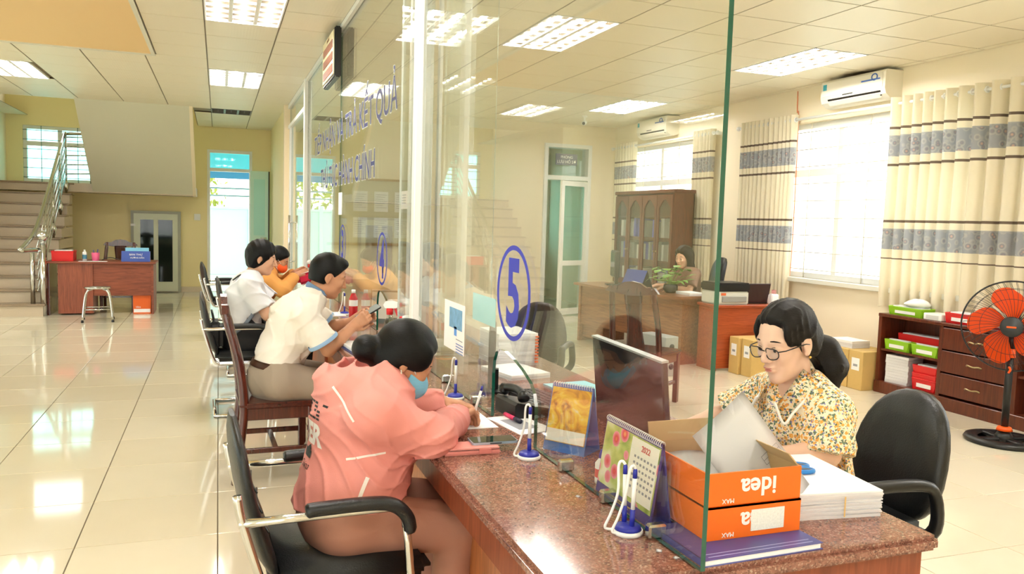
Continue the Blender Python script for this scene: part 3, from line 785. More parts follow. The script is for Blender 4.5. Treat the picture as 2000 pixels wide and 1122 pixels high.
# A4 sheets on the office back wall
NB = thing('notice_board', 'pale notice board with a brown bottom rail on the office back wall', 'notice board')
MB().box(1.55, 2.75, 11.97, 12.0, 1.12, 2.05).build('panel', mat('grey_board', rgb(206, 200, 176), .6), NB)
MB().box(1.5, 2.8, 11.95, 12.0, 1.08, 1.12).build('rail', mat('tan_rail', rgb(176, 140, 90), .5), NB)
MB().box(1.5, 2.8, 11.95, 12.0, 2.05, 2.08).build('rail', mat('tan_rail', rgb(176, 140, 90), .5), NB)
for i, cx in enumerate((1.98, 2.29, 2.60)):
    for j, cz in enumerate((1.74, 1.35)):
        o = thing('wall_paper_sheet', 'printed A4 sheet on the notice board, %s row, %s column' % (('upper', 'lower')[j], ('left', 'middle', 'right')[i]), 'paper', group='sheets on the notice board')
        MB().box(cx-.105, cx+.105, 11.962, 11.968, cz-.15, cz+.15).build('sheet', PAPER, o)
        ln = MB()
        for k in range(7): ln.box(cx-.085, cx+.085-.03*(k % 3), 11.9605, 11.962, cz+.1-.032*k, cz+.106-.032*k)
        ln.build('print', INK, o)

# ================================================================== CHAIRS
def visitor_chair(name, label, loc, rz=0, group='black visitor chairs'):
    """chrome sled chair with padded arms; faces +X"""
    o = thing(name, label, 'chair', loc, rz, group)
    hw = .27
    for s in (-1, 1):
        y = s*hw
        p = [(-.31, y, .66), (.10, y, .66)] + arc((.10, y, .60), .06, PI/2, 0, 5)[1:] + [(.168, y, .55), (.215, y, .06)] + [(.215, y, .03), (.195, y, .0135), (.15, y, .0135), (-.22, y, .0135)]
        MB().tube(smooth_path(p, 3), .0125, 10).build('side_frame', CHROME, o)
        MB().tube(smooth_path([(-.315, y, .74), (-.30, y, .66), (-.24, y, .46), (-.2, y, .405), (-.14, y, .40), (.2, y, .40)], 5), .0125, 10).build('back_tube', CHROME, o)
        MB().tube(smooth_path([(-.13, y, .675), (-.09, y, .678), (.05, y, .678), (.12, y, .667), (.162, y, .63), (.175, y, .58)], 5), [.02]+[.026]*24+[.02], 10, flat=((0, 0, 1), .8)).build('arm_pad', BLACK_LEATHER, o)
    MB().tube([(-.22, -hw, .0135), (-.22, hw, .0135)], .0125, 10).build('floor_bar', CHROME, o)
    MB().tube([(.1, -hw, .40), (.1, hw, .40)], .011, 8).build('cross_bar', CHROME, o)
    MB().box(-.22, .26, -.235, .235, .405, .475, bev=.03, seg=3).build('seat', BLACK_LEATHER, o, smooth=True)
    def back(u, v):
        w = .235*(1-.55*max(0, v-.55)**2*2.2); th = 2*PI*u
        return None
    # padded back: stack of rounded slices along a leaning curve
    mb = MB(); rings = []; N = 20
    for i in range(15):
        v = i/14; z = .44+.47*v; x = -.205-.11*v-.02*math.sin(v*PI)
        hwid = .228*(1-.28*max(0, v-.5)**2*2) * (math.sin(min(1, (v+.03)/.16)*PI/2))**.5 * (math.sin(min(1, (1.015-v)/.2)*PI/2))**.6
        th = .03*(1-.35*v)*min(1, .3+4*min(v+.02, 1.02-v))
        ring = []
        for k in range(N):
            a = 2*PI*k/N; cy, sx = math.cos(a), math.sin(a)
            yy = hwid*(abs(cy)**.55)*(1 if cy > 0 else -1); xx = th*(abs(sx)**.7)*(1 if sx > 0 else -1)
            ring.append(mb.bm.verts.new((x+xx+.25*yy*yy, yy, z)))
        rings.append(ring)
    for A, B in zip(rings, rings[1:]):
        for k in range(N): mb.bm.faces.new((A[k], A[(k+1) % N], B[(k+1) % N], B[k])).smooth = True
    mb.bm.faces.new(rings[0][::-1]); mb.bm.faces.new(rings[-1])
    bk = mb.build('backrest', BLACK_LEATHER, o)
    sm = MB()
    for z in (.60, .66, .72):
        v = (z-.44)/.47; x = -.205-.11*v-.02*math.sin(v*PI)+.03*(1-.35*v)
        sm.tube([(x+.25*q*q-.001, q, z) for q in [-.2+.04*k for k in range(11)]], .003, 6)
    sm.build('seam', BLACK_LEATHER, bk)
    return o
VC = visitor_chair('visitor_chair', 'black padded chrome armchair under the woman in the pink jacket', (.35, 2.52, 0), .04)
dup(VC, 'black padded chrome armchair under the young man with the shoulder bag', (.19, 6.42, 0), .02, 'black visitor chairs')
dup(VC, 'empty black chrome armchair nearest the far exit door', (.12, 10.3, 0), .12, 'black visitor chairs')
dup(VC, 'black chrome armchair under the woman with the orange mask', (.30, 7.95, 0), .0, 'black visitor chairs')

def wood_chair(name, label, loc, rz=0, top=1.05):
    """dark carved dining chair, faces +X"""
    o = thing(name, label, 'chair', loc, rz)
    hw = .215
    for s in (-1, 1):
        y = s*hw
        MB().tube(smooth_path([(-.22, y, 0), (-.19, y, .25), (-.175, y, .45), (-.20, y*.97, .68), (-.255, y*.9, .9), (-.275, y*.86, top-.05)], 5), [.024]*10+[.026]*12+[.022]*4, 8, flat=((1, 0, 0), 1.0)).build('back_leg', DARKWOOD, o)
        MB().box(.17, .215, y-.022, y+.022, 0, .43, bev=.006).build('front_leg', DARKWOOD, o)
        MB().box(-.19, .19, y-.012, y+.012, .36, .43, bev=.004).build('side_rail', DARKWOOD, o)
        MB().box(-.2, .19, y-.011, y+.011, .17, .2, bev=.004).build('stretcher', DARKWOOD, o)
    MB().box(.18, .205, -hw, hw, .36, .43).build('front_rail', DARKWOOD, o)
    MB().box(-.02, .01, -hw, hw, .175, .195).build('stretcher', DARKWOOD, o)
    MB().box(-.2, .235, -.245, .245, .43, .46, bev=.01, seg=2).build('seat', DARKWOOD, o)
    prof = [(-.24, top-.09), (-.2, top-.045), (-.13, top-.045), (-.07, top-.01), (0, top), (.07, top-.01), (.13, top-.045), (.2, top-.045), (.24, top-.09), (.18, top-.1), (.1, top-.11), (0, top-.12), (-.1, top-.11), (-.18, top-.1)]
    MB().prism(prof, -.292, -.258, 'X').build('crest_rail', DARKWOOD, o)
    def splat(u, v):
        z = .47+(top-.56)*v; x = -.185-.025*v-.07*v*v-.02*math.sin(PI*v)+.02
        return (x, (u-.5)*(.15+.018*math.cos(2*PI*v)), z)
    MB().grid(splat, 6, 14, thick=.016).build('splat', DARKWOOD, o)
    return o
WC = wood_chair('wooden_chair', 'dark varnished wooden chair under the man in the white polo shirt', (.30, 4.80, 0), .03)
dup(WC, 'dark wooden chair behind the reception desk by the stairs', (-1.42, 13.35, 0), -PI/2)
dup(WC, 'dark wooden high back chair in front of the office desk', (3.40, 5.9, 0), .6)

def swivel_chair(name, label, loc, rz, w=.22, zb=.44, zt_=.92, arms=True, rect=False):
    o = thing(name, label, 'chair', loc, rz)
    MB().box(-.24, .24, -.24, .24, .42, .50, bev=.035, seg=3).build('seat', BLACK_LEATHER, o, smooth=True)
    mb = MB(); N = 28; rings = []; T_ = 8
    e = .5 if rect else .85
    def pt(a, k, side):
        cy, sz = math.cos(a), math.sin(a)
        yy = w*(abs(cy)**e)*(1 if cy > 0 else -1)*k; zz = (zt_-zb)/2*(abs(sz)**e)*(1 if sz > 0 else -1)*k
        if not rect: yy *= 1-.12*(zz/((zt_-zb)/2))
        z = (zb+zt_)/2+zz
        x = -.26-.10*(z-zb)/(zt_-zb)+.5*yy*yy
        return (x+side, yy, z)
    for k, sd in ((.0, .045), (.6, .043), (.9, .034), (.985, .015), (1, 0), (.985, -.018), (.9, -.03), (.5, -.036), (0, -.036)):
        rings.append([mb.bm.verts.new(pt(2*PI*i/N, max(k, .001), sd)) for i in range(N)])
    for A, B in zip(rings, rings[1:]):
        for i in range(N): mb.bm.faces.new((A[i], A[(i+1) % N], B[(i+1) % N], B[i])).smooth = True
    mb.build('backrest', BLACK_LEATHER, o)
    MB().box(-.30, -.27, -.03, .03, .40, .62, bev=.008).box(-.30, .0, -.03, .03, .39, .42, bev=.008).build('back_bracket', BLACK_PLASTIC, o)
    if arms:
        for s in (-1, 1):
            y = s*.28
            MB().tube(smooth_path([(-.17, s*.22, .43), (-.2, y, .50), (-.19, y, .62), (-.12, y, .66), (.1, y, .66), (.14, y, .64), (.15, y, .56), (.13, s*.24, .44)], 4), .02, 8, flat=((0, 1, 0), 1.3)).build('armrest', BLACK_PLASTIC, o)
    MB().tube([(0, 0, .1), (0, 0, .42)], .03, 12).build('gas_column', BLACK_PLASTIC, o)
    for i in range(5):
        a = 2*PI*i/5+.3; c, s_ = math.cos(a), math.sin(a)
        lg = MB().tube([(0, 0, .1), (.28*c, .28*s_, .075)], [.028, .018], 8).build('base_arm', BLACK_PLASTIC, o)
        MB().tube([(.28*c-.02*s_, .28*s_+.02*c, .03), (.28*c+.02*s_, .28*s_-.02*c, .03)], .029, 12).build('castor', BLACK_PLASTIC, lg)
    return o
swivel_chair('swivel_chair', 'black oval backed swivel chair behind the clerk in the floral blouse', (2.12, 2.27, 0), PI-.06)
swivel_chair('swivel_chair', 'black swivel chair behind the counter seen through the blue number 5', (2.03, 5.15, 0), -2.21)
swivel_chair('executive_chair', 'tall black square backed office chair of the woman at the far desk', (5.22, 8.04, 0), 2.75, w=.28, zb=.45, zt_=1.16, rect=True)
# ================================================================== THINGS ON THE COUNTER
def desk_pens(label, loc, rz, n=2, red=False):
    o = thing('pen_stand', label, 'pen stand', loc, rz, 'counter pen stands')
    MB().lathe([(.0, 0), (.036, 0), (.038, .006), (.036, .012)], n=24, cap=True).build('base', WHITE_PLASTIC if not red else RED_PLASTIC, o)
    MB().lathe([(.034, .012), (.03, .02), (.012, .026), (0, .026)], n=24).build('base_top', BLUE_PLASTIC, o)
    for i in range(n):
        y = (-.014, .014)[i] if n == 2 else 0
        MB().tube([(0, y, .02), (0, y*1.1, .065)], .0065, 10).build('pen_socket', BLUE_PLASTIC, o)
        p = MB().tube([(0, y*1.1, .06), (0, y*1.3, .145)], .0055, 10).build('pen', WHITE_PLASTIC, o)
        MB().tube([(0, y*1.3, .143), (0, y*1.32, .162), (0, y*1.33, .167)], [.0058, .0056, .003], 10).build('pen_cap', BLUE_PLASTIC, p)
        MB().tube(smooth_path([(0, y*1.33, .166), (-.006, y*1.5+.003, .174), (-.014, y*1.5+.006, .162), (-.017, y+.008, .1), (-.03, y+.016, .045), (-.042, y+.022, .012), (-.034, y+.016, .006), (-.022, y+.008, .008)], 6), .0035, 8).build('cord', WHITE_PLASTIC, p)
    return o
desk_pens('twin pen stand with white corded pens in front of the flower calendar', (.935, 1.665, CT), .2)
desk_pens('pen stand with one corded pen beside the pink wallet', (.925, 2.30, CT), .1, 1)
desk_pens('pen stand with one corded pen beyond the writing hands', (.93, 3.16, CT), .0, 1)
desk_pens('pen stand on the far counter by the red bottle', (.9, 6.1, CT), .0, 1)

def tent_calendar(label, loc, rz, w, h, d, front, stand, spiral, printer=None):
    """stands with its face towards local -X; width along Y"""
    o = thing('tent_calendar', label, 'calendar', loc, rz)
    MB().prism([(-d/2, 0), (-d/2+.004, 0), (.003, h), (-.002, h)], -w/2, w/2, 'Y').build('front_board', stand, o)
    MB().prism([(d/2, 0), (d/2-.004, 0), (-.003, h), (.002, h)], -w/2, w/2, 'Y').build('back_board', stand, o)
    MB().box(-d/2+.004, d/2-.004, -w/2, w/2, .0005, .003).build('foot_board', stand, o)
    ang = math.atan2(d/2, h)
    T = TR(-d/2-.0015, 0, 0) @ Matrix.Rotation(ang, 4, 'Y')
    L = math.hypot(h, d/2)
    pg = MB().box(-.001, .0, -w/2+.004, w/2-.004, .14*L, L-.012, T=T).build('page', front, o)
    if printer: printer(o, pg, T, w, L)
    sp = MB(); n = int(w/.009)
    for i in range(n):
        y = -w/2+.006+(w-.012)*i/(n-1)
        sp.tube(arc((0, y, h-.002), .0075, 0, 2*PI, 8, 'XZ'), .0012, 4)
    sp.build('spiral', spiral, o)
    return o
def flower_mat():
    m = mat('flower_print', rgb(200, 210, 120), .4)
    nt = m.node_tree; p = nt.nodes['Principled BSDF']; tc = nt.nodes.new('ShaderNodeTexCoord')
    v = nt.nodes.new('ShaderNodeTexVoronoi'); v.inputs['Scale'].default_value = 16; nt.links.new(tc.outputs['Object'], v.inputs['Vector'])
    n = nt.nodes.new('ShaderNodeTexNoise'); n.inputs['Scale'].default_value = 14; nt.links.new(tc.outputs['Object'], n.inputs['Vector'])
    bgc = ramp(nt, n.outputs['Fac'], [(.3, rgb(104, 140, 44)), (.5, rgb(196, 206, 120)), (.7, rgb(238, 236, 214))])
    fl = ramp(nt, v.outputs['Distance'], [(.0, rgb(250, 220, 120)), (.18, rgb(222, 60, 70)), (.34, rgb(236, 150, 170))])
    mk = nt.nodes.new('ShaderNodeMath'); mk.operation = 'LESS_THAN'; mk.inputs[1].default_value = .36; nt.links.new(v.outputs['Distance'], mk.inputs[0])
    mx = nt.nodes.new('ShaderNodeMixRGB'); nt.links.new(mk.outputs[0], mx.inputs[0]); nt.links.new(bgc, mx.inputs[1]); nt.links.new(fl, mx.inputs[2])
    nt.links.new(mx.outputs[0], p.inputs['Base Color'])
    return m
CAL_BLUE = mat('calendar_navy_card', rgb(64, 62, 140), .4)
RED_INK = mat('red_ink', rgb(206, 60, 60), .7)
def flower_page(o, pg, T, w, L):
    # right (near) half holds the month grid
    MB().box(-.0022, -.0011, -w/2+.008, -.005, .2*L, L-.016, T=T).build('month_sheet', mat('ivory_paper', rgb(244, 238, 226), .7), pg)
    g = MB()
    for i in range(7):
        for j in range(6): g.box(-.003, -.0022, -w/2+.014+i*.0165, -w/2+.022+i*.0165, L*.32+j*.016, L*.32+j*.016+.006, T=T)
    tag(g.build('month_grid', INK, pg), kind='stuff')
    r = text_mesh('2022', .022, ext=.0004); r.materials.clear(); r.materials.append(RED_INK)
    link('lettering', r, pg, T @ frame_M((-.0032, -w*.27, L*.83), (0, -1, 0), (0, 0, 1)))
    MB().box(-.0016, -.0011, -.06, .06, L*.065, L*.08, T=T).box(-.0016, -.0011, -.04, .04, L*.04, L*.05, T=T).build('gold_print', mat('gold_print', rgb(200, 170, 90), .4), pg)
tent_calendar('flower printed tent calendar with navy card standing behind the twin pens', (1.032, 1.825, CT), .0, .30, .21, .062, flower_mat(), CAL_BLUE, WHITE_PLASTIC, flower_page)
def yellow_mat():
    m = mat('yellow_print', rgb(238, 196, 60), .4); nt = m.node_tree; p = nt.nodes['Principled BSDF']; tc = nt.nodes.new('ShaderNodeTexCoord')
    n = nt.nodes.new('ShaderNodeTexNoise'); n.inputs['Scale'].default_value = 13; n.inputs['Detail'].default_value = 4; n.inputs['Distortion'].default_value = 1.5; nt.links.new(tc.outputs['Object'], n.inputs['Vector'])
    nt.links.new(ramp(nt, n.outputs['Fac'], [(.3, rgb(150, 96, 30)), (.42, rgb(226, 160, 30)), (.55, rgb(244, 206, 60)), (.68, rgb(236, 226, 190))]), p.inputs['Base Color']); return m
def yellow_page(o, pg, T, w, L):
    MB().box(-.0022, -.0011, -w/2+.006, w/2-.006, .15*L, .33*L, T=T).build('month_sheet', mat('ivory_paper', rgb(244, 238, 226), .7), pg)
tent_calendar('yellow printed tent calendar with blue card behind the glass beside the monitor', (1.10, 2.36, CT), .62, .155, .215, .11,
              yellow_mat(), mat('calendar_blue_card', rgb(70, 120, 190), .4), WHITE_PLASTIC, yellow_page)
tent_calendar('grey backed tent calendar at the far counter window', (1.12, 5.62, CT), 1.2, .2, .23, .12, mat('pale_print', rgb(224, 222, 214), .5, var=.2), mat('grey_card', rgb(96, 104, 104), .5), WHITE_PLASTIC)

# printer-paper cartons with upside-down print
def paper_carton(label, x0, x1, y0, y1, z, h, open_top, seed):
    o = thing('paper_carton', label, 'carton', ((x0+x1)/2, (y0+y1)/2, z), 0, 'orange paper cartons')
    w, d = (x1-x0)/2, (y1-y0)/2; t = .004
    f = MB(); f.box(-w, w, -d, -d+t, 0, h); f.build('front_side', ORANGE_BOX, o)
    MB().box(-w, w, d-t, d, 0, h).build('back_side', ORANGE_BOX, o)
    MB().box(-w, -w+t, -d+t, d-t, 0, h).build('left_side', ORANGE_BOX, o)
    MB().box(w-t, w, -d+t, d-t, 0, h).build('right_side', ORANGE_BOX, o)
    MB().box(-w+t, w-t, -d+t, d-t, 0, t).build('bottom', CARD_IN, o)
    if open_top:
        for (a, b, c, e) in ((-w+t, w-t, -d+t, -d+t+.001), (-w+t, w-t, d-t-.001, d-t), (-w+t, -w+t+.001, -d+t, d-t), (w-t-.001, w-t, -d+t, d-t)):
            MB().box(a, b, c, e, t, h).build('inner_lining', CARD_IN, o)
        MB().prism([(w-t, h-.002), (w, h-.002), (w-.03, h+.03), (w-.034, h+.03)], -d+.01, d-.01, 'Y').build('flap', CARD_IN, o)
        MB().prism([(d-t, h-.002), (d, h-.002), (d+.012, h+.05), (d+.008, h+.05)], -w+.01, w-.01, 'X').build('flap', CARD_IN, o)
    else:
        MB().box(-w, w, -d, d, h-t, h).build('lid', ORANGE_BOX, o)
    R = frame_M((.01, -d-.0008, h*.52), (-1, 0, 0), (0, 0, -1))
    text_obj('lettering', 'idea', h*.80, LET_W, R, o, bold=.0012, ext=.0006)
    text_obj('lettering', 'MAX', h*.2, LET_W, frame_M((w*.0-.075, -d-.0008, h*.14), (-1, 0, 0), (0, 0, -1)), o, ext=.0006)
    return o
paper_carton('lower orange paper carton with a white label stuck on its upside-down print', 1.068, 1.335, 1.53, 1.82, CT+.0165, .079, False, 1)
c2 = paper_carton('upper open orange paper carton with papers sticking out', 1.068, 1.335, 1.535, 1.825, CT+.0965, .079, True, 2)
tag(MB().box(1.19, 1.285, 1.5275, 1.529, CT+.03, CT+.082).build('paper_label', mat('printed_label', rgb(238, 238, 232), .7, var=.25, vscale=220)), 'white printed label on the lower orange carton', 'label')
def leaning_sheet(label, M, w, h, n, grp=None, prints=True):
    o = thing('loose_sheet', label, 'paper', group=grp)
    def fn(u, v): return M @ Vector(((u-.5)*w, (v-.5)*h, .012*math.sin(u*PI)))
    MB().grid(fn, 8, 8, thick=.0008).build('sheet', PAPER, o)
    if prints:
        g = MB()
        for k in range(3): g.box(.02, .085, -.03+.012*k, -.029+.012*k, .0135, .0137, T=M)
        for k in range(3): g.box(.02+.0325*k, .021+.0325*k, -.03, -.005, .0135, .0137, T=M)
        g.build('print', INK, o)
    return o
e1 = Vector((.833, .225, .45)).normalized(); e2 = Vector((.74, -.17, -.45)); e2 = (e2-e1*e2.dot(e1)).normalized(); e3 = e1.cross(e2)
SHEET_M = frame_M((1.285, 1.66, CT+.155), tuple(e1), tuple(e2)) @ Matrix.Rotation(PI, 4, 'X')
leaning_sheet('white printed sheet rising out of the upper orange carton', SHEET_M, .21, .297, 1)
leaning_sheet('white sheet lying inside the upper orange carton', TR(1.19, 1.69, CT+.12) @ Euler((.12, .05, .1)).to_matrix().to_4x4(), .21, .25, 1, prints=False)

def book(label, x0, x1, y0, y1, z, h, cover, rz=0):
    o = thing('notebook', label, 'book', ((x0+x1)/2, (y0+y1)/2, z), rz); w, d = (x1-x0)/2, (y1-y0)/2
    MB().box(-w+.002, w-.004, -d+.004, d-.004, .0015, h-.0015).build('pages', PAPER, o)
    MB().box(-w, w, -d, d, 0, .0015).build('back_cover', cover, o)
    MB().box(-w, w, -d, d, h-.0015, h).build('front_cover', cover, o)
    MB().box(-w-.001, -w+.002, -d, d, 0, h).build('spine', cover, o)
    ln = MB()
    for k in range(2): ln.box(-w+.02, w-.02, -d+.012+k*.014, -d+.0145+k*.014, h, h+.0003)
    ln.build('print', mat('pale_blue_ink', rgb(170, 176, 220), .6), o)
    return o
book('blue covered notebook lying under the lower orange carton', 1.0, 1.335, 1.445, 1.66, CT, .016, mat('indigo_cover', rgb(74, 78, 150), .35), .03)

def paper_stack(label, x0, x1, y0, y1, z, n, h, rz=0, grp=None, band=False, cols=(PAPER,), seed=1):
    rr = random.Random(seed); o = thing('paper_stack', label, 'papers', ((x0+x1)/2, (y0+y1)/2, z), rz, grp); w, d = (x1-x0)/2, (y1-y0)/2
    zz = 0
    for i in range(n):
        t = h/n; a = rr.uniform(-.018, .018); T = TR(rr.uniform(-.003, .003), rr.uniform(-.003, .003), 0) @ RZ(a)
        MB().box(-w, w, -d, d, zz, zz+t*.96, T=T).build('sheaf', (cols[i % len(cols)]) if i == n-1 else PAPER_EDGE, o); zz += t
    return o, zz
o, zz = paper_stack('thick pile of printed documents with scissors on top beside the orange cartons', 1.39, 1.67, 1.60, 1.93, CT, 18, .07, -.12, seed=4)
MB().box(-.10, .04, .06, .10, zz, zz+.0004).build('print', INK, o)
MB().box(.02, .024, -.1735, -.173, .006, .06).build('rubber_band', mat('tan_rubber', rgb(226, 190, 120), .6), o)
def scissors(label, M):
    o = thing('scissors', label, 'scissors')
    o.matrix_world = M
    bl = mat('blue_handle_plastic', rgb(40, 128, 206), .35); gr = mat('grey_handle_plastic', rgb(120, 124, 130), .5)
    for s in (-1, 1):
        pts = [(.03+.036*math.cos(a)+.012, s*(.022+.017*math.sin(a)), .006) for a in [2*PI*k/18 for k in range(18)]]
        MB().tube(pts, .0065, 8, closed=True).build('handle_loop', bl, o)
        MB().tube([(p[0]*1.0, p[1], .0065) for p in [(.03+.03*math.cos(a)+.012, s*(.022+.0125*math.sin(a))) for a in [2*PI*k/18 for k in range(18)]]], .0035, 6, closed=True).build('grip_lining', gr, o)
        MB().tube([(.01, s*.012, .006), (-.03, -s*.004, .006)], [.008, .006], 8).build('handle_arm', bl, o)
        MB().prism([(-.03, -s*.008), (-.03, s*.002), (-.11, s*.001)], .004+.002*s, .0055+.002*s, 'Z').build('blade', STEEL, o)
    return o
scissors('blue handled scissors lying on the pile of documents', TR(1.50, 1.80, CT+.0715) @ RZ(-.35))

# wallet and mobile phone
w = thing('wallet', 'pink leather wallet lying under a mobile phone on the granite', 'wallet', (.765, 2.42, CT), -.06)
MB().box(-.095, .095, -.045, .045, 0, .011, bev=.005, seg=2).build('lower_half', mat('pink_leather', rgb(232, 150, 140), .45, bump=.1, bscale=200), w)
MB().box(-.096, .094, -.046, .046, .0115, .0215, bev=.005, seg=2).build('upper_half', mat('pink_leather', rgb(232, 150, 140), .45), w)
MB().box(.02, .06, -.049, -.0455, .004, .02).build('clasp', mat('pink_leather_dark', rgb(214, 126, 118), .45), w)
def phone(label, M, col):
    o = thing('mobile_phone', label, 'phone'); o.matrix_world = M
    MB().prism(rrect(-.078, .078, -.0375, .0375, .01), 0, .0075, 'Z').build('body', col, o)
    MB().prism(rrect(-.075, .075, -.0345, .0345, .008), .0075, .0082, 'Z').build('screen', mat('phone_screen', rgb(16, 18, 22), .03, coat=.5), o)
    MB().box(-.02, .02, -.0385, -.037, .002, .006).build('side_key', DARK_PLASTIC, o)
    return o
phone('silver blue mobile phone lying on the pink wallet', TR(.85, 2.44, CT+.0222) @ RZ(-.03), mat('silver_blue_metal', rgb(168, 190, 210), .25, .5))
phone('small black phone lying on the counter in front of the sheets', TR(.73, 3.98, CT+.0005) @ RZ(.5), BLACK_PLASTIC)

# clerk's monitor, seen from behind
mo = thing('monitor', 'thin black monitor seen from behind at the clerk\'s place', 'monitor', (1.37, 2.44, CT), 0)
T = RZ(-.06) @ Matrix.Rotation(-.10, 4, 'Y')
MB().box(-.012, .012, -.285, .285, .02, .345, bev=.005, T=TR(0, 0, -.022) @ T).build('casing', mat('glossy_black_casing', rgb(24, 20, 22), .12, coat=.4), mo)
MB().box(-.0125, .0125, -.287, .287, .342, .349, T=TR(0, 0, -.022) @ T).build('top_bezel', mat('silver_bezel', rgb(190, 194, 194), .3, .6), mo)
MB().box(.0115, .0125, -.27, .27, .035, .33, T=TR(0, 0, -.022) @ T).build('screen', mat('lit_screen', rgb(180, 200, 220), .1), mo)
MB().box(-.02, .05, -.03, .03, .008, .09, bev=.004).build('stand_neck', BLACK_PLASTIC, mo)
MB().prism(rrect(-.06, .12, -.12, .12, .03), 0, .01, 'Z').build('stand_foot', BLACK_PLASTIC, mo)

def keyboard(label, loc, rz, rx=0):
    o = thing('keyboard', label, 'keyboard', loc, rz)
    MB().box(-.075, .075, -.22, .22, 0, .018, bev=.004).build('tray', BLACK_PLASTIC, o)
    k = MB()
    for i in range(5):
        for j in range(14): k.box(-.062+i*.025, -.041+i*.025, -.205+j*.0295, -.18+j*.0295, .018, .024)
    tag(k.build('keys', DARK_PLASTIC, o), kind='stuff')
    return o
keyboard('black keyboard behind the arched opening', (1.27, 2.98, CT), .1)
m2 = thing('monitor', 'black monitor edge standing just behind the arched opening', 'monitor', (1.13, 3.28, CT), -.34)
MB().box(-.015, .015, -.17, .17, .04, .29, bev=.006).build('casing', BLACK_PLASTIC, m2)
MB().box(-.05, .05, -.08, .08, 0, .012, bev=.003).build('stand_foot', BLACK_PLASTIC, m2)
MB().box(-.01, .03, -.02, .02, .01, .1).build('stand_neck', BLACK_PLASTIC, m2)
def telephone(label, loc, rz, col=BLACK_PLASTIC):
    o = thing('desk_telephone', label, 'telephone', loc, rz)
    MB().prism([(-.08, 0), (.09, 0), (.09, .03), (-.07, .065), (-.08, .055)], -.09, .09, 'Y').build('base', col, o)
    MB().tube(smooth_path([(-.045, -.09, .078), (-.04, -.07, .092), (-.03, 0, .098), (-.04, .07, .092), (-.045, .09, .078)], 5), [.022]+[.024]*4+[.016]*12+[.024]*4, 10).build('handset', col, o)
    g = MB()
    for i in range(4):
        for j in range(3): g.box(.0+i*.02, .014+i*.02, -.035+j*.024, -.018+j*.024, .03+.0075*(3-i)*.6, .046+.0*(3-i))
    tag(g.build('keypad', mat('grey_keys', rgb(120, 122, 124), .5), o), kind='stuff')
    pts = [(.05+.012*math.cos(t*1.5), -.10-.0*t+.012*math.sin(t*1.5), .012+.0*t) for t in range(3)]
    MB().tube([(.07+.006*math.cos(q*1.6)+q*.0022, -.1+.006*math.sin(q*1.6), .012) for q in range(40)], .0025, 5).build('coiled_cord', col, o)
    return o
telephone('black desk telephone behind the arched opening below number 5', (1.12, 2.86, CT), .1)
telephone('black desk telephone behind the opening below number 4', (1.10, 4.98, CT+.0), .5)
pp = thing('form_sheets', 'printed forms with a pink highlighter lying on the counter in the arched opening', 'papers', (1.03, 2.70, CT), .15)
MB().box(-.055, .09, -.13, .13, 0, .002).build('sheet', PAPER, pp); MB().box(-.05, .085, -.135, .11, .002, .004, T=RZ(.1)).build('sheet', PAPER, pp)
MB().box(-.03, .05, -.08, .07, .004, .0044).build('print', INK, pp)
h = thing('highlighter_pen', 'pink and dark highlighter pen lying on the forms in the opening', 'pen', (1.04, 2.75, CT+.0045))
MB().tube([(-.01, .07, .008), (.0, -.01, .008)], .008, 10).build('barrel', mat('hot_pink_plastic', rgb(232, 60, 110), .4), h)
MB().tube([(.0, -.01, .008), (.006, -.055, .008)], .0085, 10).build('cap', mat('dark_navy_plastic', rgb(30, 34, 60), .4), h)
paper_stack('light blue sheets on a dark folder behind the yellow calendar', 1.40, 1.62, 2.98, 3.30, CT, 2, .02, .1, cols=(mat('light_blue_paper', rgb(150, 222, 236), .7),), seed=9)
o, zz = paper_stack('tall stack of files with orange edges below number 5', 1.34, 1.56, 3.82, 4.10, CT, 12, .17, .05, seed=12)
for i in range(9): MB().box(.095, .113, -.148, -.141, .015+i*.0165, .024+i*.0165).build('orange_tab', mat('orange_tab', rgb(232, 110, 50), .6), o)
paper_stack('white document pile lying in front of the tall file stack', 1.26, 1.48, 3.48, 3.77, CT, 2, .025, .2, seed=13)

# glue bottle, scraps
gb = thing('glue_bottle', 'small white and blue glue bottle behind the flower calendar', 'bottle', (1.04, 2.02, CT))
MB().lathe([(0, 0), (.018, 0), (.019, .01), (.019, .06), (.008, .075)], n=16).build('bottle', WHITE_PLASTIC, gb)
MB().lathe([(.009, .075), (.009, .085), (.004, .1), (0, .1)], n=12).build('cap', BLUE_PLASTIC, gb)
MB().lathe([(.0193, .02), (.0193, .045)], n=16, cap=False).build('label_band', mat('red_label', rgb(220, 90, 90), .5), gb)
for i, (x, y, a, lb) in enumerate(((.93, 1.93, .3, 'tiny torn scrap of white paper beside the flower calendar'), (.955, 1.55, 1.0, 'tiny white paper scrap at the near glass clip, left one'), (.975, 1.50, .1, 'tiny white paper scrap at the near glass clip, right one'))):
    b = MB(); b.grid(lambda u, v: TR(x, y, CT+.002) @ RZ(a) @ Vector(((u-.5)*.022, (v-.5)*.013, .003*math.sin(u*5))), 4, 3, thick=.0008)
    tag(b.build('paper_scrap', PAPER), lb, 'paper scrap')

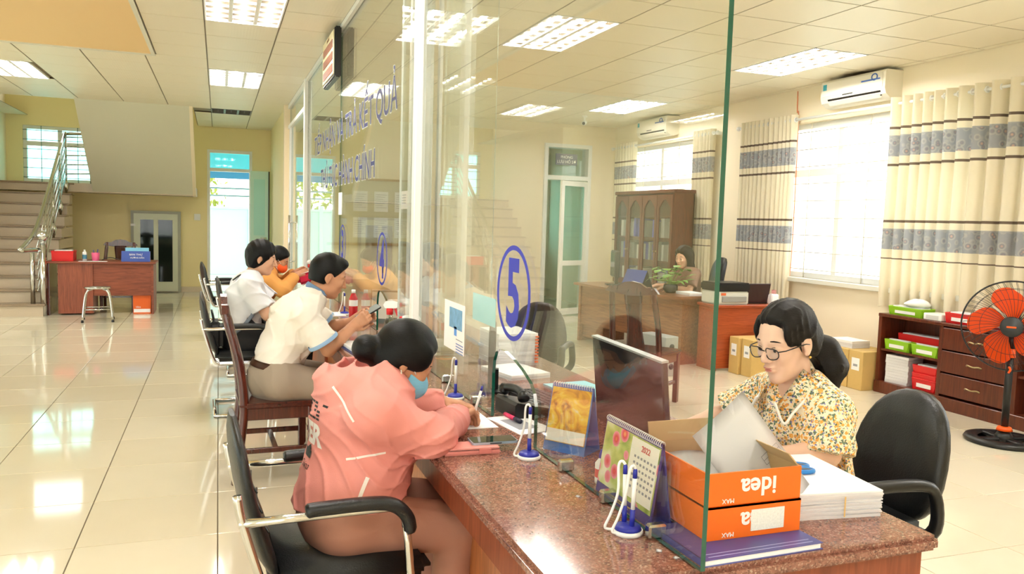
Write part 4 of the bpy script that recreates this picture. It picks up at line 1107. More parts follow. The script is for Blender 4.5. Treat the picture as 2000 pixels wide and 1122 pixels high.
# spray bottles
CLEAR_PL = pane_mat('clear_bottle_plastic', (.90, .92, .88, 1), .06, .8)
LIQUID = pane_mat('pale_liquid', (.86, .82, .62, 1), .03, .4)
def spray(label, loc, rz):
    o = thing('spray_bottle', label, 'spray bottle', loc, rz, 'hand sanitiser sprays'); o.scale = (1.18, 1.18, 1.18)
    MB().lathe([(0, 0), (.034, 0), (.036, .008), (.036, .085), (.033, .105), (.026, .13), (.015, .155), (.013, .17)], n=20).build('bottle', CLEAR_PL, o)
    MB().lathe([(0, .002), (.034, .002), (.034, .09), (0, .09)], n=20).build('liquid', LIQUID, o)
    MB().lathe([(.0368, .045), (.0368, .052)], n=20, cap=False).build('label_stripe', mat('orange_stripe', rgb(226, 150, 70), .5), o)
    MB().lathe([(0, .168), (.016, .168), (.017, .195), (.013, .2), (0, .2)], n=16).build('collar', RED_PLASTIC, o)
    MB().prism([(-.03, .215), (-.022, .2), (.03, .2), (.045, .208), (.045, .226), (.01, .236), (-.02, .232)], -.013, .013, 'Y').build('head', WHITE_PLASTIC, o)
    MB().box(.045, .058, -.009, .009, .207, .226, bev=.003).build('nozzle', RED_PLASTIC, o)
    MB().prism([(.02, .2), (.032, .2), (.042, .165), (.036, .16)], -.007, .007, 'Y').build('trigger', RED_PLASTIC, o)
    return o
spray('clear spray bottle with red and white trigger in front of the man with the phone', (.915, 4.47, CT), -.36)
spray('clear spray bottle with red and white trigger half hidden behind the woman\'s head', (.90, 3.82, CT), 2.78)
def bottle_red(label, loc):
    o = thing('drink_bottle', label, 'bottle', loc)
    MB().lathe([(0, 0), (.03, 0), (.032, .01), (.032, .14), (.02, .17), (.013, .185)], n=18).build('body', mat('red_glossy_plastic', rgb(196, 20, 30), .25), o)
    MB().lathe([(.0325, .09), (.0325, .135)], n=18, cap=False).build('label_band', WHITE_PLASTIC, o)
    MB().lathe([(0, .185), (.015, .185), (.015, .21), (0, .21)], n=14).build('cap', WHITE_PLASTIC, o)
bottle_red('red and white bottle on the far counter beside the man\'s face', (.935, 5.9, CT))
spray('distant spray bottle on the counter near the far post', (.9, 8.6, CT), 1.0)
# documents under the man's arms
o, zz = paper_stack('white forms on a blue folder below the man\'s hands', .68, .90, 4.34, 4.68, CT, 3, .022, .1, seed=21)
MB().box(-.125, .12, -.185, .175, .0001, .004).build('folder', mat('navy_folder', rgb(60, 80, 140), .4), o)
p_ = thing('ballpoint_pen', 'blue and white ballpoint pen on the granite by the forms', 'pen', (.80, 4.22, CT))
MB().tube([(-.06, .01, .006), (.02, .0, .006)], .0055, 8).build('barrel', BLUE_PLASTIC, p_); MB().tube([(.02, 0, .006), (.075, -.007, .006)], .0055, 8).build('cap', WHITE_PLASTIC, p_)
tag(MB().box(.72, .84, 4.08, 4.13, CT, CT+.012, bev=.004).build('white_remote', WHITE_PLASTIC), 'slim white remote lying on the granite by the pen', 'remote')
tag(MB().box(.80, .93, 5.45, 5.62, CT, CT+.004, T=None).build('small_form', PAPER), 'white form lying on the counter beyond the man\'s hands', 'paper')
tag(MB().box(.72, .9, 6.0, 6.25, CT, CT+.004).build('form_sheet', PAPER), 'white form lying before the young man on the far counter', 'paper')
# ================================================================== OFFICE AND HALL FURNITURE
# ---- curtains
def curtain_mat():
    m = bpy.data.materials.new('curtain_fabric'); m.use_nodes = True; nt = m.node_tree; nt.nodes.clear()
    out = nt.nodes.new('ShaderNodeOutputMaterial'); mix = nt.nodes.new('ShaderNodeMixShader'); mix.inputs[0].default_value = .2
    df = nt.nodes.new('ShaderNodeBsdfDiffuse'); tl = nt.nodes.new('ShaderNodeBsdfTranslucent')
    ge = nt.nodes.new('ShaderNodeNewGeometry'); sp = nt.nodes.new('ShaderNodeSeparateXYZ'); nt.links.new(ge.outputs['Position'], sp.inputs[0])
    cream, dark, grey = rgb(238, 228, 204), rgb(120, 104, 92), rgb(176, 176, 176)
    mr = nt.nodes.new('ShaderNodeMapRange'); mr.inputs[1].default_value = 0; mr.inputs[2].default_value = 3; nt.links.new(sp.outputs['Z'], mr.inputs[0])
    st = [(0, cream), (1.245/3, dark), (1.265/3, cream), (1.34/3, grey), (1.54/3, cream), (1.605/3, dark), (1.625/3, cream), (2.14/3, dark), (2.16/3, cream), (2.23/3, grey), (2.43/3, cream), (2.49/3, dark), (2.51/3, cream)]
    base = ramp(nt, mr.outputs[0], st, 'CONSTANT')
    st2 = [(0, (0, 0, 0, 1)), (1.345/3, (1, 1, 1, 1)), (1.535/3, (0, 0, 0, 1)), (2.235/3, (1, 1, 1, 1)), (2.425/3, (0, 0, 0, 1))]
    band = ramp(nt, mr.outputs[0], st2, 'CONSTANT')
    tc = nt.nodes.new('ShaderNodeTexCoord'); v = nt.nodes.new('ShaderNodeTexVoronoi'); v.inputs['Scale'].default_value = 16; nt.links.new(tc.outputs['Object'], v.inputs['Vector'])
    fl = ramp(nt, v.outputs['Distance'], [(.1, rgb(206, 168, 150)), (.25, rgb(132, 132, 142)), (.45, rgb(188, 186, 180)), (.6, rgb(160, 162, 168))])
    mu = nt.nodes.new('ShaderNodeMath'); mu.operation = 'MULTIPLY'; mu.inputs[1].default_value = .75; nt.links.new(band, mu.inputs[0])
    mx = nt.nodes.new('ShaderNodeMixRGB'); nt.links.new(mu.outputs[0], mx.inputs[0]); nt.links.new(base, mx.inputs[1]); nt.links.new(fl, mx.inputs[2])
    nt.links.new(mx.outputs[0], df.inputs[0]); nt.links.new(mx.outputs[0], tl.inputs[0])
    nt.links.new(df.outputs[0], mix.inputs[1]); nt.links.new(tl.outputs[0], mix.inputs[2]); nt.links.new(mix.outputs[0], out.inputs[0])
    return m
CURT = curtain_mat()
def curtain(label, y0, y1, zb, folds, amp=.045, x=6.10, flare=0):
    o = thing('curtain', label, 'curtain', group='cream curtains with grey flower bands')
    rr = random.Random(int(y0*100)); ph = [rr.uniform(-.35, .35) for _ in range(folds+2)]
    def fn(u, v):
        t = u*folds; k = int(min(t, folds-1e-6)); f = t-k
        yy = y0+(y1-y0)*(u+.02*math.sin(3*u*PI+2))
        z = zb+(2.80-zb)*v
        a = amp*(1+.35*ph[k]*(1-f)+.35*ph[k+1]*f)*(.75+.25*v)
        return (x+a*math.cos(2*PI*t+.5*ph[k]*(1-v))*(.9+.1*math.sin(7*v)), yy+flare*(1-v)*(u-.5)+.012*math.sin(2*PI*t*2+v*2), z+.008*math.sin(2*PI*t)*(1-v))
    MB().grid(fn, folds*10, 24).build('fabric', CURT, o)
    ey = MB().tube(arc((0, 0, 0), .024, 0, 2*PI, 14, 'XZ')[:-1], .006, 6, closed=True).build('eyelet', WHITE_PLASTIC, mesh_only=True)
    for k in range(folds):
        link('eyelet', ey, o, TR(x, y0+(y1-y0)*(k+.25)/folds, 2.74)); 
    return o
curtain('cream curtain left of the bright window, gathered into tight pleats', 7.42, 8.44, .62, 13, .045)
curtain('wide cream curtain right of the bright window above the drawer cabinet', 3.9, 6.14, .79, 16, .06)
curtain('narrow cream curtain left of the bookcase window', 11.1, 11.8, .3, 8, .035)
curtain('narrow cream curtain right of the bookcase window', 9.02, 9.5, .3, 6, .04)
for lb, a, b in (('white curtain rod over the bright window', 3.8, 8.5), ('white curtain rod over the bookcase window', 8.95, 11.9)):
    o = thing('curtain_rod', lb, 'curtain rod')
    MB().tube([(6.10, a, 2.74), (6.10, b, 2.74)], .014, 10).build('rod', WHITE_PLASTIC, o)
    for y in (a, b): MB().sphere((6.10, y, 2.74), .028, 12, 8).build('finial', WHITE_PLASTIC, o)
    for y in (a+.06, b-.06): MB().box(6.09, 6.2, y-.012, y+.012, 2.72, 2.76).build('bracket', WHITE_PLASTIC, o)

# ---- air conditioners
AC_W = mat('warm_white_plastic', rgb(236, 230, 214), .35)
def aircon(label, y0, y1, z0, z1):
    o = thing('air_conditioner', label, 'air conditioner', group='split air conditioners'); h = z1-z0
    prof = [(6.2, z0+.03), (6.2, z1), (6.0, z1), (5.985, z1-.02), (5.98, z0+.10), (6.0, z0+.05), (6.06, z0+.01), (6.12, z0)]
    MB().prism([(p[0], p[1]) for p in prof], y0, y1, 'Y').build('body', AC_W, o)
    MB().box(5.975, 5.982, y0+.03, y1-.03, z0+.115, z1-.025, bev=.002).build('front_panel', AC_W, o)
    MB().prism([(5.984, z0+.082), (5.990, z0+.092), (6.02, z0+.05), (6.012, z0+.036)], y0+.06, y1-.1, 'Y').build('vent_slot', BLACK_PLASTIC, o)
    MB().prism([(5.990, z0+.058), (5.996, z0+.066), (6.03, z0+.026), (6.022, z0+.02)], y0+.08, y1-.1, 'Y').build('flap', AC_W, o)
    MB().box(5.978, 5.9795, (y0+y1)/2-.02, (y0+y1)/2+.12, z0+.102, z0+.112).build('display', DARK_PLASTIC, o)
    MB().box(5.972, 5.9752, y1-.09, y1-.04, z1-.1, z1-.04).build('energy_sticker', mat('teal_sticker', rgb(70, 180, 200), .5), o)
    st = MB(); st.box(5.972, 5.9752, y0+.06, y0+.30, z1-.09, z1-.075); st.tube([(5.972, y0+.13+.035*math.cos(a), z1-.06+.03*math.sin(a)) for a in [2*PI*k/14 for k in range(14)]], .006, 6, closed=True)
    st.build('logo_sticker', mat('blue_sticker', rgb(70, 110, 190), .5), o)
aircon('white wall air conditioner nearest the camera above the big curtain', 6.06, 6.93, 2.79, 3.07)
aircon('small distant white wall air conditioner above the bookcase window', 10.05, 10.9, 2.80, 3.08)
cm = thing('security_camera', 'small white security camera under the far office ceiling', 'camera', (5.1, 10.9, H))
MB().lathe([(0, -.02), (.04, -.02), (.04, 0), (0, 0)], n=14).build('mount', WHITE_PLASTIC, cm)
MB().tube([(0, 0, -.02), (0, 0, -.08)], .012, 8).tube([(.03, .05, -.09), (-.04, -.06, -.12)], .032, 12).build('body', WHITE_PLASTIC, cm)
MB().tube([(-.04, -.06, -.12), (-.044, -.066, -.1225)], .022, 12).build('lens', BLACK_PLASTIC, cm)
tag(MB().tube(smooth_path([(6.19, 7.55, 3.08), (6.19, 7.54, 2.85), (6.18, 7.5, 2.74), (6.18, 7.48, 1.6), (6.18, 7.5, .95), (6.19, 7.6, .7), (6.19, 7.62, .1)], 8), .006, 6).build('wall_cable', mat('orange_cable', rgb(236, 150, 110), .5)), 'thin orange cable running down beside the bright window', 'cable')

# ---- low drawer cabinet with baskets
cb = thing('drawer_cabinet', 'long low dark wooden cabinet with open shelves and three drawers under the curtain', 'cabinet')
XF, XB, ZC = 5.86, 6.17, .75
MB().box(XF-.01, XB, 3.5, 5.82, ZC-.03, ZC, bev=.005).build('top', CABWOOD, cb)
MB().box(XF-.015, XB, 3.5, 5.82, 0, .11, bev=.004).build('plinth', CABWOOD, cb)
for y in (5.80, 5.12, 4.42, 3.52): MB().box(XF, XB, y-.018, y+.018, .11, ZC-.03).build('upright', CABWOOD, cb)
MB().box(XB-.015, XB, 3.52, 5.8, .11, ZC-.03).build('back', CABWOOD, cb)
for a, b in ((5.14, 5.78), (3.54, 4.40)): MB().box(XF+.01, XB-.015, a, b, .40, .42).build('shelf', CABWOOD, cb)
BRASS = mat('aged_brass', rgb(180, 160, 120), .3, .9)
for i in range(3):
    za = .13+i*.197
    dr = MB().box(XF-.012, XF+.006, 4.445, 5.095, za, za+.185, bev=.005).build('drawer', CABWOOD, cb)
    MB().tube(smooth_path([(XF-.014, 4.70, za+.09), (XF-.03, 4.72, za+.10), (XF-.032, 4.77, za+.092), (XF-.03, 4.82, za+.10), (XF-.014, 4.84, za+.09)], 4), .007, 6).build('handle', BRASS, dr)
def basket(label, x0, x1, y0, y1, z, h, m, paper=True, lab=True):
    o = thing('plastic_basket', label, 'basket', ((x0+x1)/2, (y0+y1)/2, z), 0, 'plastic office baskets'); w, d = (x1-x0)/2, (y1-y0)/2; e = .018; t = .004
    def side(ax, s):
        mb = MB()
        if ax == 'Y': mb.prism([(s*(d-e), 0), (s*d, h), (s*(d-t), h), (s*(d-e-t), 0)], -w+.005, w-.005, 'X')
        else: mb.prism([(s*(w-e), 0), (s*w, h), (s*(w-t), h), (s*(w-e-t), 0)], -d+.005, d-.005, 'Y')
        return mb
    for ax in 'XY':
        for s in (-1, 1): side(ax, s).build('wall', m, o)
    MB().box(-w+e, w-e, -d+e, d-e, 0, .004).build('bottom', m, o)
    r = MB(); r.tube([(p[0], p[1], h) for p in rrect(-w, w, -d, d, .02, 3)], .006, 6, closed=True); r.build('rim', m, o)
    if lab: MB().box(-w-.001+.008, -w+.009-.001, -d*.6, d*.6, h*.25, h*.75, T=None).build('paper_label', PAPER, o)
    if paper:
        MB().box(-w+.03, w-.03, -d+.03, d-.03, .006, h+.012, bev=.006, T=RZ(.05)).build('papers', PAPER_EDGE, o)
basket('lime green basket with crumpled papers on the cabinet top', 5.88, 6.05, 5.36, 5.74, ZC, .075, GREEN_PLASTIC)
cr = MB(); cr.grid(lambda u, v: (5.97+.09*math.cos(2*PI*u)*math.sin(PI*v)*(1+.2*math.sin(5*u*PI)), 5.5+.13*math.sin(2*PI*u)*math.sin(PI*v), ZC+.115+.04*math.cos(PI*v)+.01*math.sin(9*u+5*v)), 14, 8, cu=True)
tag(cr.build('crumpled_bag', PAPER), 'crumpled white paper bag on the green basket', 'bag')
bx = thing('letter_tray', 'white letter tray on the cabinet top beside the green basket', 'tray')
MB().box(5.87, 6.04, 5.14, 5.33, ZC, ZC+.06, bev=.006).build('tray', WHITE_PLASTIC, bx); MB().box(5.868, 5.871, 5.17, 5.30, ZC+.012, ZC+.045).build('paper_label', mat('grey_label', rgb(206, 206, 206), .6), bx)
basket('red basket with papers on the cabinet top over the drawers', 5.88, 6.05, 4.80, 5.12, ZC, .085, RED_PLASTIC)
basket('dark red basket on the cabinet top behind the fan', 5.88, 6.05, 4.36, 4.72, ZC, .075, mat('dark_red_plastic', rgb(150, 26, 34), .4))
basket('red basket at the back of the upper open shelf', 5.98, 6.14, 5.22, 5.70, .42, .15, RED_PLASTIC)
basket('left lime green basket on the upper open shelf', 5.87, 5.97, 5.47, 5.75, .42, .09, GREEN_PLASTIC)
basket('right lime green basket on the upper open shelf', 5.87, 5.97, 5.16, 5.44, .42, .09, GREEN_PLASTIC)
basket('lowest red basket stacked on the bottom shelf', 5.88, 6.06, 5.16, 5.42, .11, .10, RED_PLASTIC, paper=False)
basket('middle red basket stacked on the bottom shelf', 5.88, 6.06, 5.16, 5.42, .165, .09, RED_PLASTIC, paper=False, lab=False)
basket('top red basket with papers stacked on the bottom shelf', 5.88, 6.06, 5.16, 5.42, .235, .09, RED_PLASTIC, lab=False)
paper_stack('leaning pile of white papers on the bottom shelf of the cabinet', 5.9, 6.1, 5.50, 5.74, .11, 10, .26, .1, seed=31)
paper_stack('blue and white files in the right open shelf behind the fan', 5.9, 6.12, 3.7, 4.3, .42, 6, .2, 0, cols=(mat('blue_file', rgb(90, 150, 210), .5),), seed=33)
paper_stack('white files at the bottom of the right open shelf', 5.9, 6.12, 3.7, 4.3, .11, 4, .22, 0, seed=34)

# ---- pedestal fan
fa = thing('pedestal_fan', 'black pedestal fan with orange blades standing before the cabinet', 'fan', (5.40, 4.12, 0), math.atan2(-.55, -.83))
ORANGE_PL = mat('orange_fan_plastic', rgb(246, 92, 14), .35)
MB().lathe([(.16, .0), (.25, 0), (.262, .015), (.25, .035), (.2, .045), (.165, .03)], n=36, cap=False).build('base_ring', BLACK_PLASTIC, fa)
for k in range(4):
    a = PI/4+k*PI/2; MB().box(.03, .2, -.03, .03, .01, .04, bev=.008, T=RZ(a)).build('base_spoke', BLACK_PLASTIC, fa)
MB().lathe([(.0, .0), (.07, .0), (.06, .05), (.035, .09), (0, .09)], n=20).build('base_hub', BLACK_PLASTIC, fa)
MB().lathe([(.0, .09), (.055, .09), (.045, .115), (.03, .12), (0, .12)], n=20).build('collar', ORANGE_PL, fa)
MB().tube([(0, 0, .1), (0, 0, .66)], .025, 14).build('pole', BLACK_PLASTIC, fa)
MB().lathe([(0, .63), (.034, .63), (.03, .69), (0, .69)], n=16).build('neck_collar', ORANGE_PL, fa)
HZ = .86
MB().tube([(-.13, 0, HZ), (-.10, 0, HZ), (.0, 0, HZ)], [.04, .075, .07], 18).tube([(-.05, 0, .68), (-.05, 0, HZ-.04)], .03, 10).build('motor', BLACK_PLASTIC, fa)
hub = MB().lathe([(0, 0), (.075, 0), (.07, .02), (0, .025)], n=24, T=TR(.085, 0, HZ) @ Matrix.Rotation(PI/2, 4, 'Y')).build('cage_badge', DARK_PLASTIC, fa)
MB().box(.111, .113, -.03, .03, HZ-.006, HZ+.006).build('badge_print', ORANGE_PL, hub)
for k in range(5):
    a0 = 2*PI*k/5+.25
    def bl(u, v):
        rr_ = .05+.235*v; wd = .33+.55*math.sin(PI*min(1, v*.75+.15)); ang = a0+(u-.5)*wd*1.25+.35*v
        edge = 1-.12*(2*abs(u-.5))**3*(v**4)
        return (.045+.045*(u-.5)*(1-.3*v), rr_*edge*math.cos(ang), HZ+rr_*edge*math.sin(ang))
    MB().grid(bl, 8, 10, thick=.003).build('blade', ORANGE_PL, fa)
MB().tube([(.02, 0, HZ), (.075, 0, HZ)], .045, 16).build('blade_hub', ORANGE_PL, fa)
WIRE = mat('black_wire', rgb(26, 26, 28), .4)
for nm, s in (('front_guard', 1), ('rear_guard', -1)):
    g = MB()
    for k in range(48):
        a = 2*PI*k/48; pts = []
        for j in range(7):
            q = .07+(.32-.07)*j/6; x = (.035+.07*math.sqrt(max(0, 1-(q/.33)**2)))*s+(.0 if s > 0 else .03)
            b = a+.25*(q-.07)/.25; pts.append((x, q*math.cos(b), HZ+q*math.sin(b)))
        g.tube(pts, .0014, 4)
    for q in (.2, .27): g.tube([((.035+.07*math.sqrt(1-(q/.33)**2))*s+(0 if s > 0 else .03), q*math.cos(2*PI*k/48), HZ+q*math.sin(2*PI*k/48)) for k in range(48)], .0016, 4, closed=True)
    tag(g.build(nm, WIRE, fa), kind='stuff')
MB().tube([(.025, .325*math.cos(2*PI*k/60), HZ+.325*math.sin(2*PI*k/60)) for k in range(60)], .006, 6, closed=True).build('guard_rim', BLACK_PLASTIC, fa)
MB().tube(smooth_path([(.02, .0, HZ-.30), (.045, .01, HZ-.315), (.03, .0, HZ-.34)], 4), .008, 8).build('guard_clip', ORANGE_PL, fa)

# ---- cardboard archive boxes
def carton(label, x0, x1, y0, y1, h, rz=0, lab=True):
    o = thing('archive_carton', label, 'carton', ((x0+x1)/2, (y0+y1)/2, 0), rz, 'brown archive cartons'); w, d = (x1-x0)/2, (y1-y0)/2
    MB().box(-w, w, -d, d, 0, h, bev=.004).build('box', CARDBOARD, o)
    MB().box(-w, w, -.004, .004, h, h+.001).build('lid_seam', CARD_IN, o)
    if lab:
        l = MB().box(-w-.0012, -w, -d*.55, d*.55, h*.5, h*.82).build('paper_label', PAPER, o)
        MB().box(-w-.0018, -w-.0011, -d*.3, d*.3, h*.6, h*.66).build('print', INK, l)
carton('brown archive carton beside the printer desk, left of its pair', 5.02, 5.36, 6.80, 6.96, .38)
carton('brown archive carton beside the printer desk, right of its pair', 5.05, 5.39, 6.62, 6.79, .38)
carton('brown archive carton by the wall, leftmost of the three', 5.72, 6.1, 6.22, 6.40, .37)
carton('brown archive carton by the wall, middle of the three', 5.72, 6.1, 6.03, 6.21, .37)
carton('brown archive carton by the wall next to the drawer cabinet', 5.72, 6.1, 5.84, 6.02, .37)
paper_stack('bundle of papers on the wall cartons behind the clerk', 5.78, 6.0, 6.05, 6.35, .371, 3, .07, 0, seed=41)

# ---- printer desk
pd = thing('printer_desk', 'red brown side desk carrying a printer behind the clerk', 'desk')
RWOOD = wood_mat('warm_red_laminate', rgb(146, 62, 30), rgb(182, 86, 46), .3, axis='X')
MB().box(4.86, 5.66, 6.98, 7.36, .67, .70, bev=.005).build('top', RWOOD, pd)
MB().box(4.88, 5.64, 7.0, 7.02, .03, .67).build('front_panel', RWOOD, pd)
MB().box(4.88, 4.91, 7.02, 7.34, 0, .67).build('side_panel', RWOOD, pd); MB().box(5.61, 5.64, 7.02, 7.34, 0, .67).build('side_panel', RWOOD, pd)
pr = thing('printer', 'grey and black laser printer on the side desk', 'printer', (5.08, 7.17, .70))
MB().box(-.19, .19, -.16, .16, 0, .14, bev=.012, seg=2).build('body', mat('light_grey_plastic', rgb(214, 214, 204), .4), pr)
MB().box(-.2, .2, -.17, .17, .14, .23, bev=.015, seg=2).build('scanner_lid', BLACK_PLASTIC, pr)
MB().box(-.15, .15, -.18, -.16, .03, .09, bev=.004).build('paper_tray', mat('mid_grey_plastic', rgb(150, 150, 146), .4), pr)
MB().box(-.16, -.1, -.1625, -.159, .1, .125).build('status_panel', mat('orange_led', rgb(230, 110, 60), .4), pr)
lp = thing('laptop', 'open dark laptop next to the printer', 'laptop', (5.44, 7.2, .70), 0)
MB().box(-.14, .14, -.1, .1, 0, .018, bev=.004).build('base', DARK_PLASTIC, lp)
MB().box(-.14, .14, -.006, .006, .0, .21, bev=.004, T=TR(0, -.1, .015) @ Matrix.Rotation(.2, 4, 'X')).build('lid', mat('dark_maroon_lid', rgb(52, 30, 32), .35), lp)
tr_ = thing('tissue_pack', 'white tissue pack at the edge of the side desk', 'tissue pack', (5.62, 7.06, .70))
MB().box(-.05, .05, -.04, .04, 0, .11, bev=.01, seg=2).build('pack', PAPER, tr_); MB().grid(lambda u, v: (-.02+.05*u, .02*math.sin(6*u), .105+.05*v), 5, 3, thick=.001).build('tissue', mat('pink_tissue', rgb(240, 190, 186), .8), tr_)

# ---- bookcase
bk = thing('bookcase', 'tall dark wooden bookcase with four glazed doors under the window', 'bookcase')
BX0, BX1, BY0, BY1, BZ = 5.70, 6.02, 9.28, 10.92, 2.0
MB().box(BX0-.02, BX1, BY0-.03, BY1+.03, BZ-.05, BZ, bev=.008).build('cornice', CABWOOD, bk)
MB().box(BX0, BX1, BY0, BY0+.03, 0, BZ-.05).build('side', CABWOOD, bk); MB().box(BX0, BX1, BY1-.03, BY1, 0, BZ-.05).build('side', CABWOOD, bk)
MB().box(BX1-.02, BX1, BY0, BY1, 0, BZ-.05).build('back', CABWOOD, bk); MB().box(BX0, BX1, BY0, BY1, 0, .08).build('plinth', CABWOOD, bk)
MB().box(BX0-.05, BX1, BY0-.02, BY1+.02, .58, .62, bev=.005).build('waist_ledge', CABWOOD, bk)
for z in (1.0, 1.32, 1.62): MB().box(BX0+.03, BX1-.02, BY0+.03, BY1-.03, z, z+.02).build('shelf', CABWOOD, bk)
n = 4; wv = (BY1-BY0)/n
for i in range(n):
    a, b = BY0+wv*i+.006, BY0+wv*(i+1)-.006
    f = MB(); f.box(BX0-.018, BX0, a, a+.05, .64, BZ-.07); f.box(BX0-.018, BX0, b-.05, b, .64, BZ-.07); f.box(BX0-.018, BX0, a+.05, b-.05, .64, .72)
    mid = (a+b)/2; hw = (b-a)/2-.05
    f.prism([(a+.05, BZ-.07), (a+.05, BZ-.25), (mid-hw*.6, BZ-.19), (mid-hw*.3, BZ-.15), (mid, BZ-.135), (mid+hw*.3, BZ-.15), (mid+hw*.6, BZ-.19), (b-.05, BZ-.25), (b-.05, BZ-.07)], BX0-.018, BX0, 'X')
    dr = f.build('door', CABWOOD, bk)
    MB().box(BX0-.008, BX0-.004, a+.05, b-.05, .72, BZ-.1).build('pane', CLEAR_PANE, dr)
    MB().sphere((BX0-.028, b-.025 if i % 2 == 0 else a+.025, 1.15), .012, 10, 8).build('knob', BRASS, dr)
    MB().box(BX0-.015, BX0, a, b, .1, .56, bev=.006).build('lower_door', CABWOOD, bk)
ORD = 'first second third fourth fifth sixth seventh eighth ninth tenth eleventh twelfth thirteenth fourteenth fifteenth sixteenth seventeenth eighteenth nineteenth twentieth'.split()+['last']*9
rr = random.Random(5); cols = [mat('binder_blue', rgb(50, 66, 170), .5), mat('binder_white', rgb(214, 212, 206), .6), mat('binder_grey', rgb(150, 154, 150), .6), mat('binder_indigo', rgb(74, 84, 190), .5)]
for s, z in enumerate((.64, 1.02, 1.34)):
    y = BY0+.06; k = 0
    while y < BY1-.14:
        wd = rr.uniform(.05, .11); hh = rr.uniform(.2, .27)
        if rr.random() < .8:
            ci = rr.randrange(4); cn = ('blue', 'white', 'grey', 'indigo')[ci]
            b = MB().box(BX0+.05, BX1-.04, y, y+wd-.004, z, z+hh, bev=.003).build('file_binder', cols[ci])
            tag(b, '%s binder, %s from the near end, on the %s bookcase shelf' % (cn, ORD[k], ('lowest', 'middle', 'top')[s]), 'binder', 'binders in the bookcase'); k += 1
        y += wd

# ---- manager's desk with its things
DA = math.atan2(4.75-4.25, 9.4-7.3)      # rotation of the long axis from Y
dk = thing('office_desk', 'long brown office desk with rounded end panel in the middle of the office', 'desk', (4.50, 8.35, 0), DA*.8)
OW = wood_mat('brown_office_laminate', rgb(120, 74, 46), rgb(160, 104, 66), .3, axis='Y')
def bow(u): return -.02-.10*math.sin(PI*u)
top = [(bow(k/12), -1.0+2.0*k/12) for k in range(13)]+[(.48, 1.0), (.48, -1.0)]
MB().prism(top, .72, .75, 'Z').build('top', OW, dk)
MB().box(.04, .44, .92, .96, 0, .72).build('end_panel', OW, dk); MB().box(.04, .44, -.96, -.92, 0, .72).build('end_panel', OW, dk)
MB().box(.06, .085, -.92, .92, .22, .72).build('modesty_panel', OW, dk)
MB().box(.1, .44, .5, .92, .05, .70).build('pedestal', OW, dk)
def on_desk(x, y): v = RZ(DA*.8) @ Vector((x, y, 0)); return (4.50+v.x, 8.35+v.y, .75)
mm = thing('desk_monitor', 'old black monitor turned away on the far office desk', 'monitor', on_desk(.25, .5), PI-.35)
MB().box(-.03, .03, -.215, .215, .10, .43, bev=.012).build('casing', mat('charcoal_casing', rgb(36, 40, 40), .4), mm)
MB().box(-.04, -.03, -.09, -.0, .27, .32).build('sticker', PAPER, mm); MB().box(.03, .033, -.195, .195, .12, .41).build('screen', mat('dark_screen', rgb(20, 24, 26), .1), mm)
MB().box(-.04, .0, -.03, .03, .01, .14).build('neck', BLACK_PLASTIC, mm); MB().prism(rrect(-.11, .11, -.12, .12, .05), 0, .014, 'Z').build('foot', BLACK_PLASTIC, mm)
tn = thing('tent_sign', 'blue folded name sign standing on the far office desk', 'sign', on_desk(.14, -.06), .25)
MB().prism([(-.11, 0), (-.105, 0), (.0, .225), (.0, .23)], -.17, .17, 'Y').build('front_face', mat('sign_blue', rgb(58, 76, 160), .4), tn)
MB().prism([(.11, 0), (.105, 0), (.0, .225), (.0, .23)], -.17, .17, 'Y').build('back_face', mat('sign_dark', rgb(44, 48, 60), .4), tn)
pt = thing('potted_plant', 'small leafy green plant in a dark bowl on the far office desk', 'plant', on_desk(.22, -.56), 0)
MB().lathe([(0, 0), (.05, 0), (.085, .04), (.08, .09), (.07, .1), (.05, .09), (0, .09)], n=18).build('bowl', mat('dark_ceramic', rgb(40, 44, 40), .25), pt)
PLEAF = mat('plant_leaf', rgb(120, 166, 70), .45, var=.3, vscale=20)
rr = random.Random(11); stm = MB()
for k in range(34):
    a = rr.uniform(0, 2*PI); q = rr.uniform(.05, .24); z = rr.uniform(.13, .32)-q*.2; c = Vector((q*math.cos(a), q*math.sin(a), z))
    stm.tube([(0, 0, .08), (c.x*.5, c.y*.5, z*.85), c], .002, 4)
    s = rr.uniform(.03, .05); R = (Matrix.Rotation(a, 3, 'Z') @ Matrix.Rotation(rr.uniform(-.3, .7), 3, 'Y'))
    lf = MB(); lf.grid(lambda u, v: c+R @ Vector((s*2*(v-.1), s*1.1*(u-.5)*2*math.sin(PI*min(.98, v*.9+.1))**.8, .012*math.sin(PI*v)-.15*s*abs(u-.5))), 4, 5); lf.build('leaf', PLEAF, pt)
stm.build('stems', PLEAF, pt)
paper_stack('white papers on the far office desk beside the plant', on_desk(.3, -.8)[0]-.1, on_desk(.3, -.8)[0]+.1, on_desk(.3, -.8)[1]-.14, on_desk(.3, -.8)[1]+.14, .75, 2, .03, 0, seed=51)
pc = thing('computer_tower', 'grey computer tower on the floor beside the office desk', 'computer', (4.22, 7.05, 0), .2)
MB().box(-.09, .09, -.2, .2, 0, .40, bev=.006).build('case', mat('silver_grey_case', rgb(170, 172, 170), .4), pc)
for z in (.1, .2, .3): MB().tube([(-.0, -.201, z), (-.0, -.206, z)], .03, 14).build('fan_vent', DARK_PLASTIC, pc)

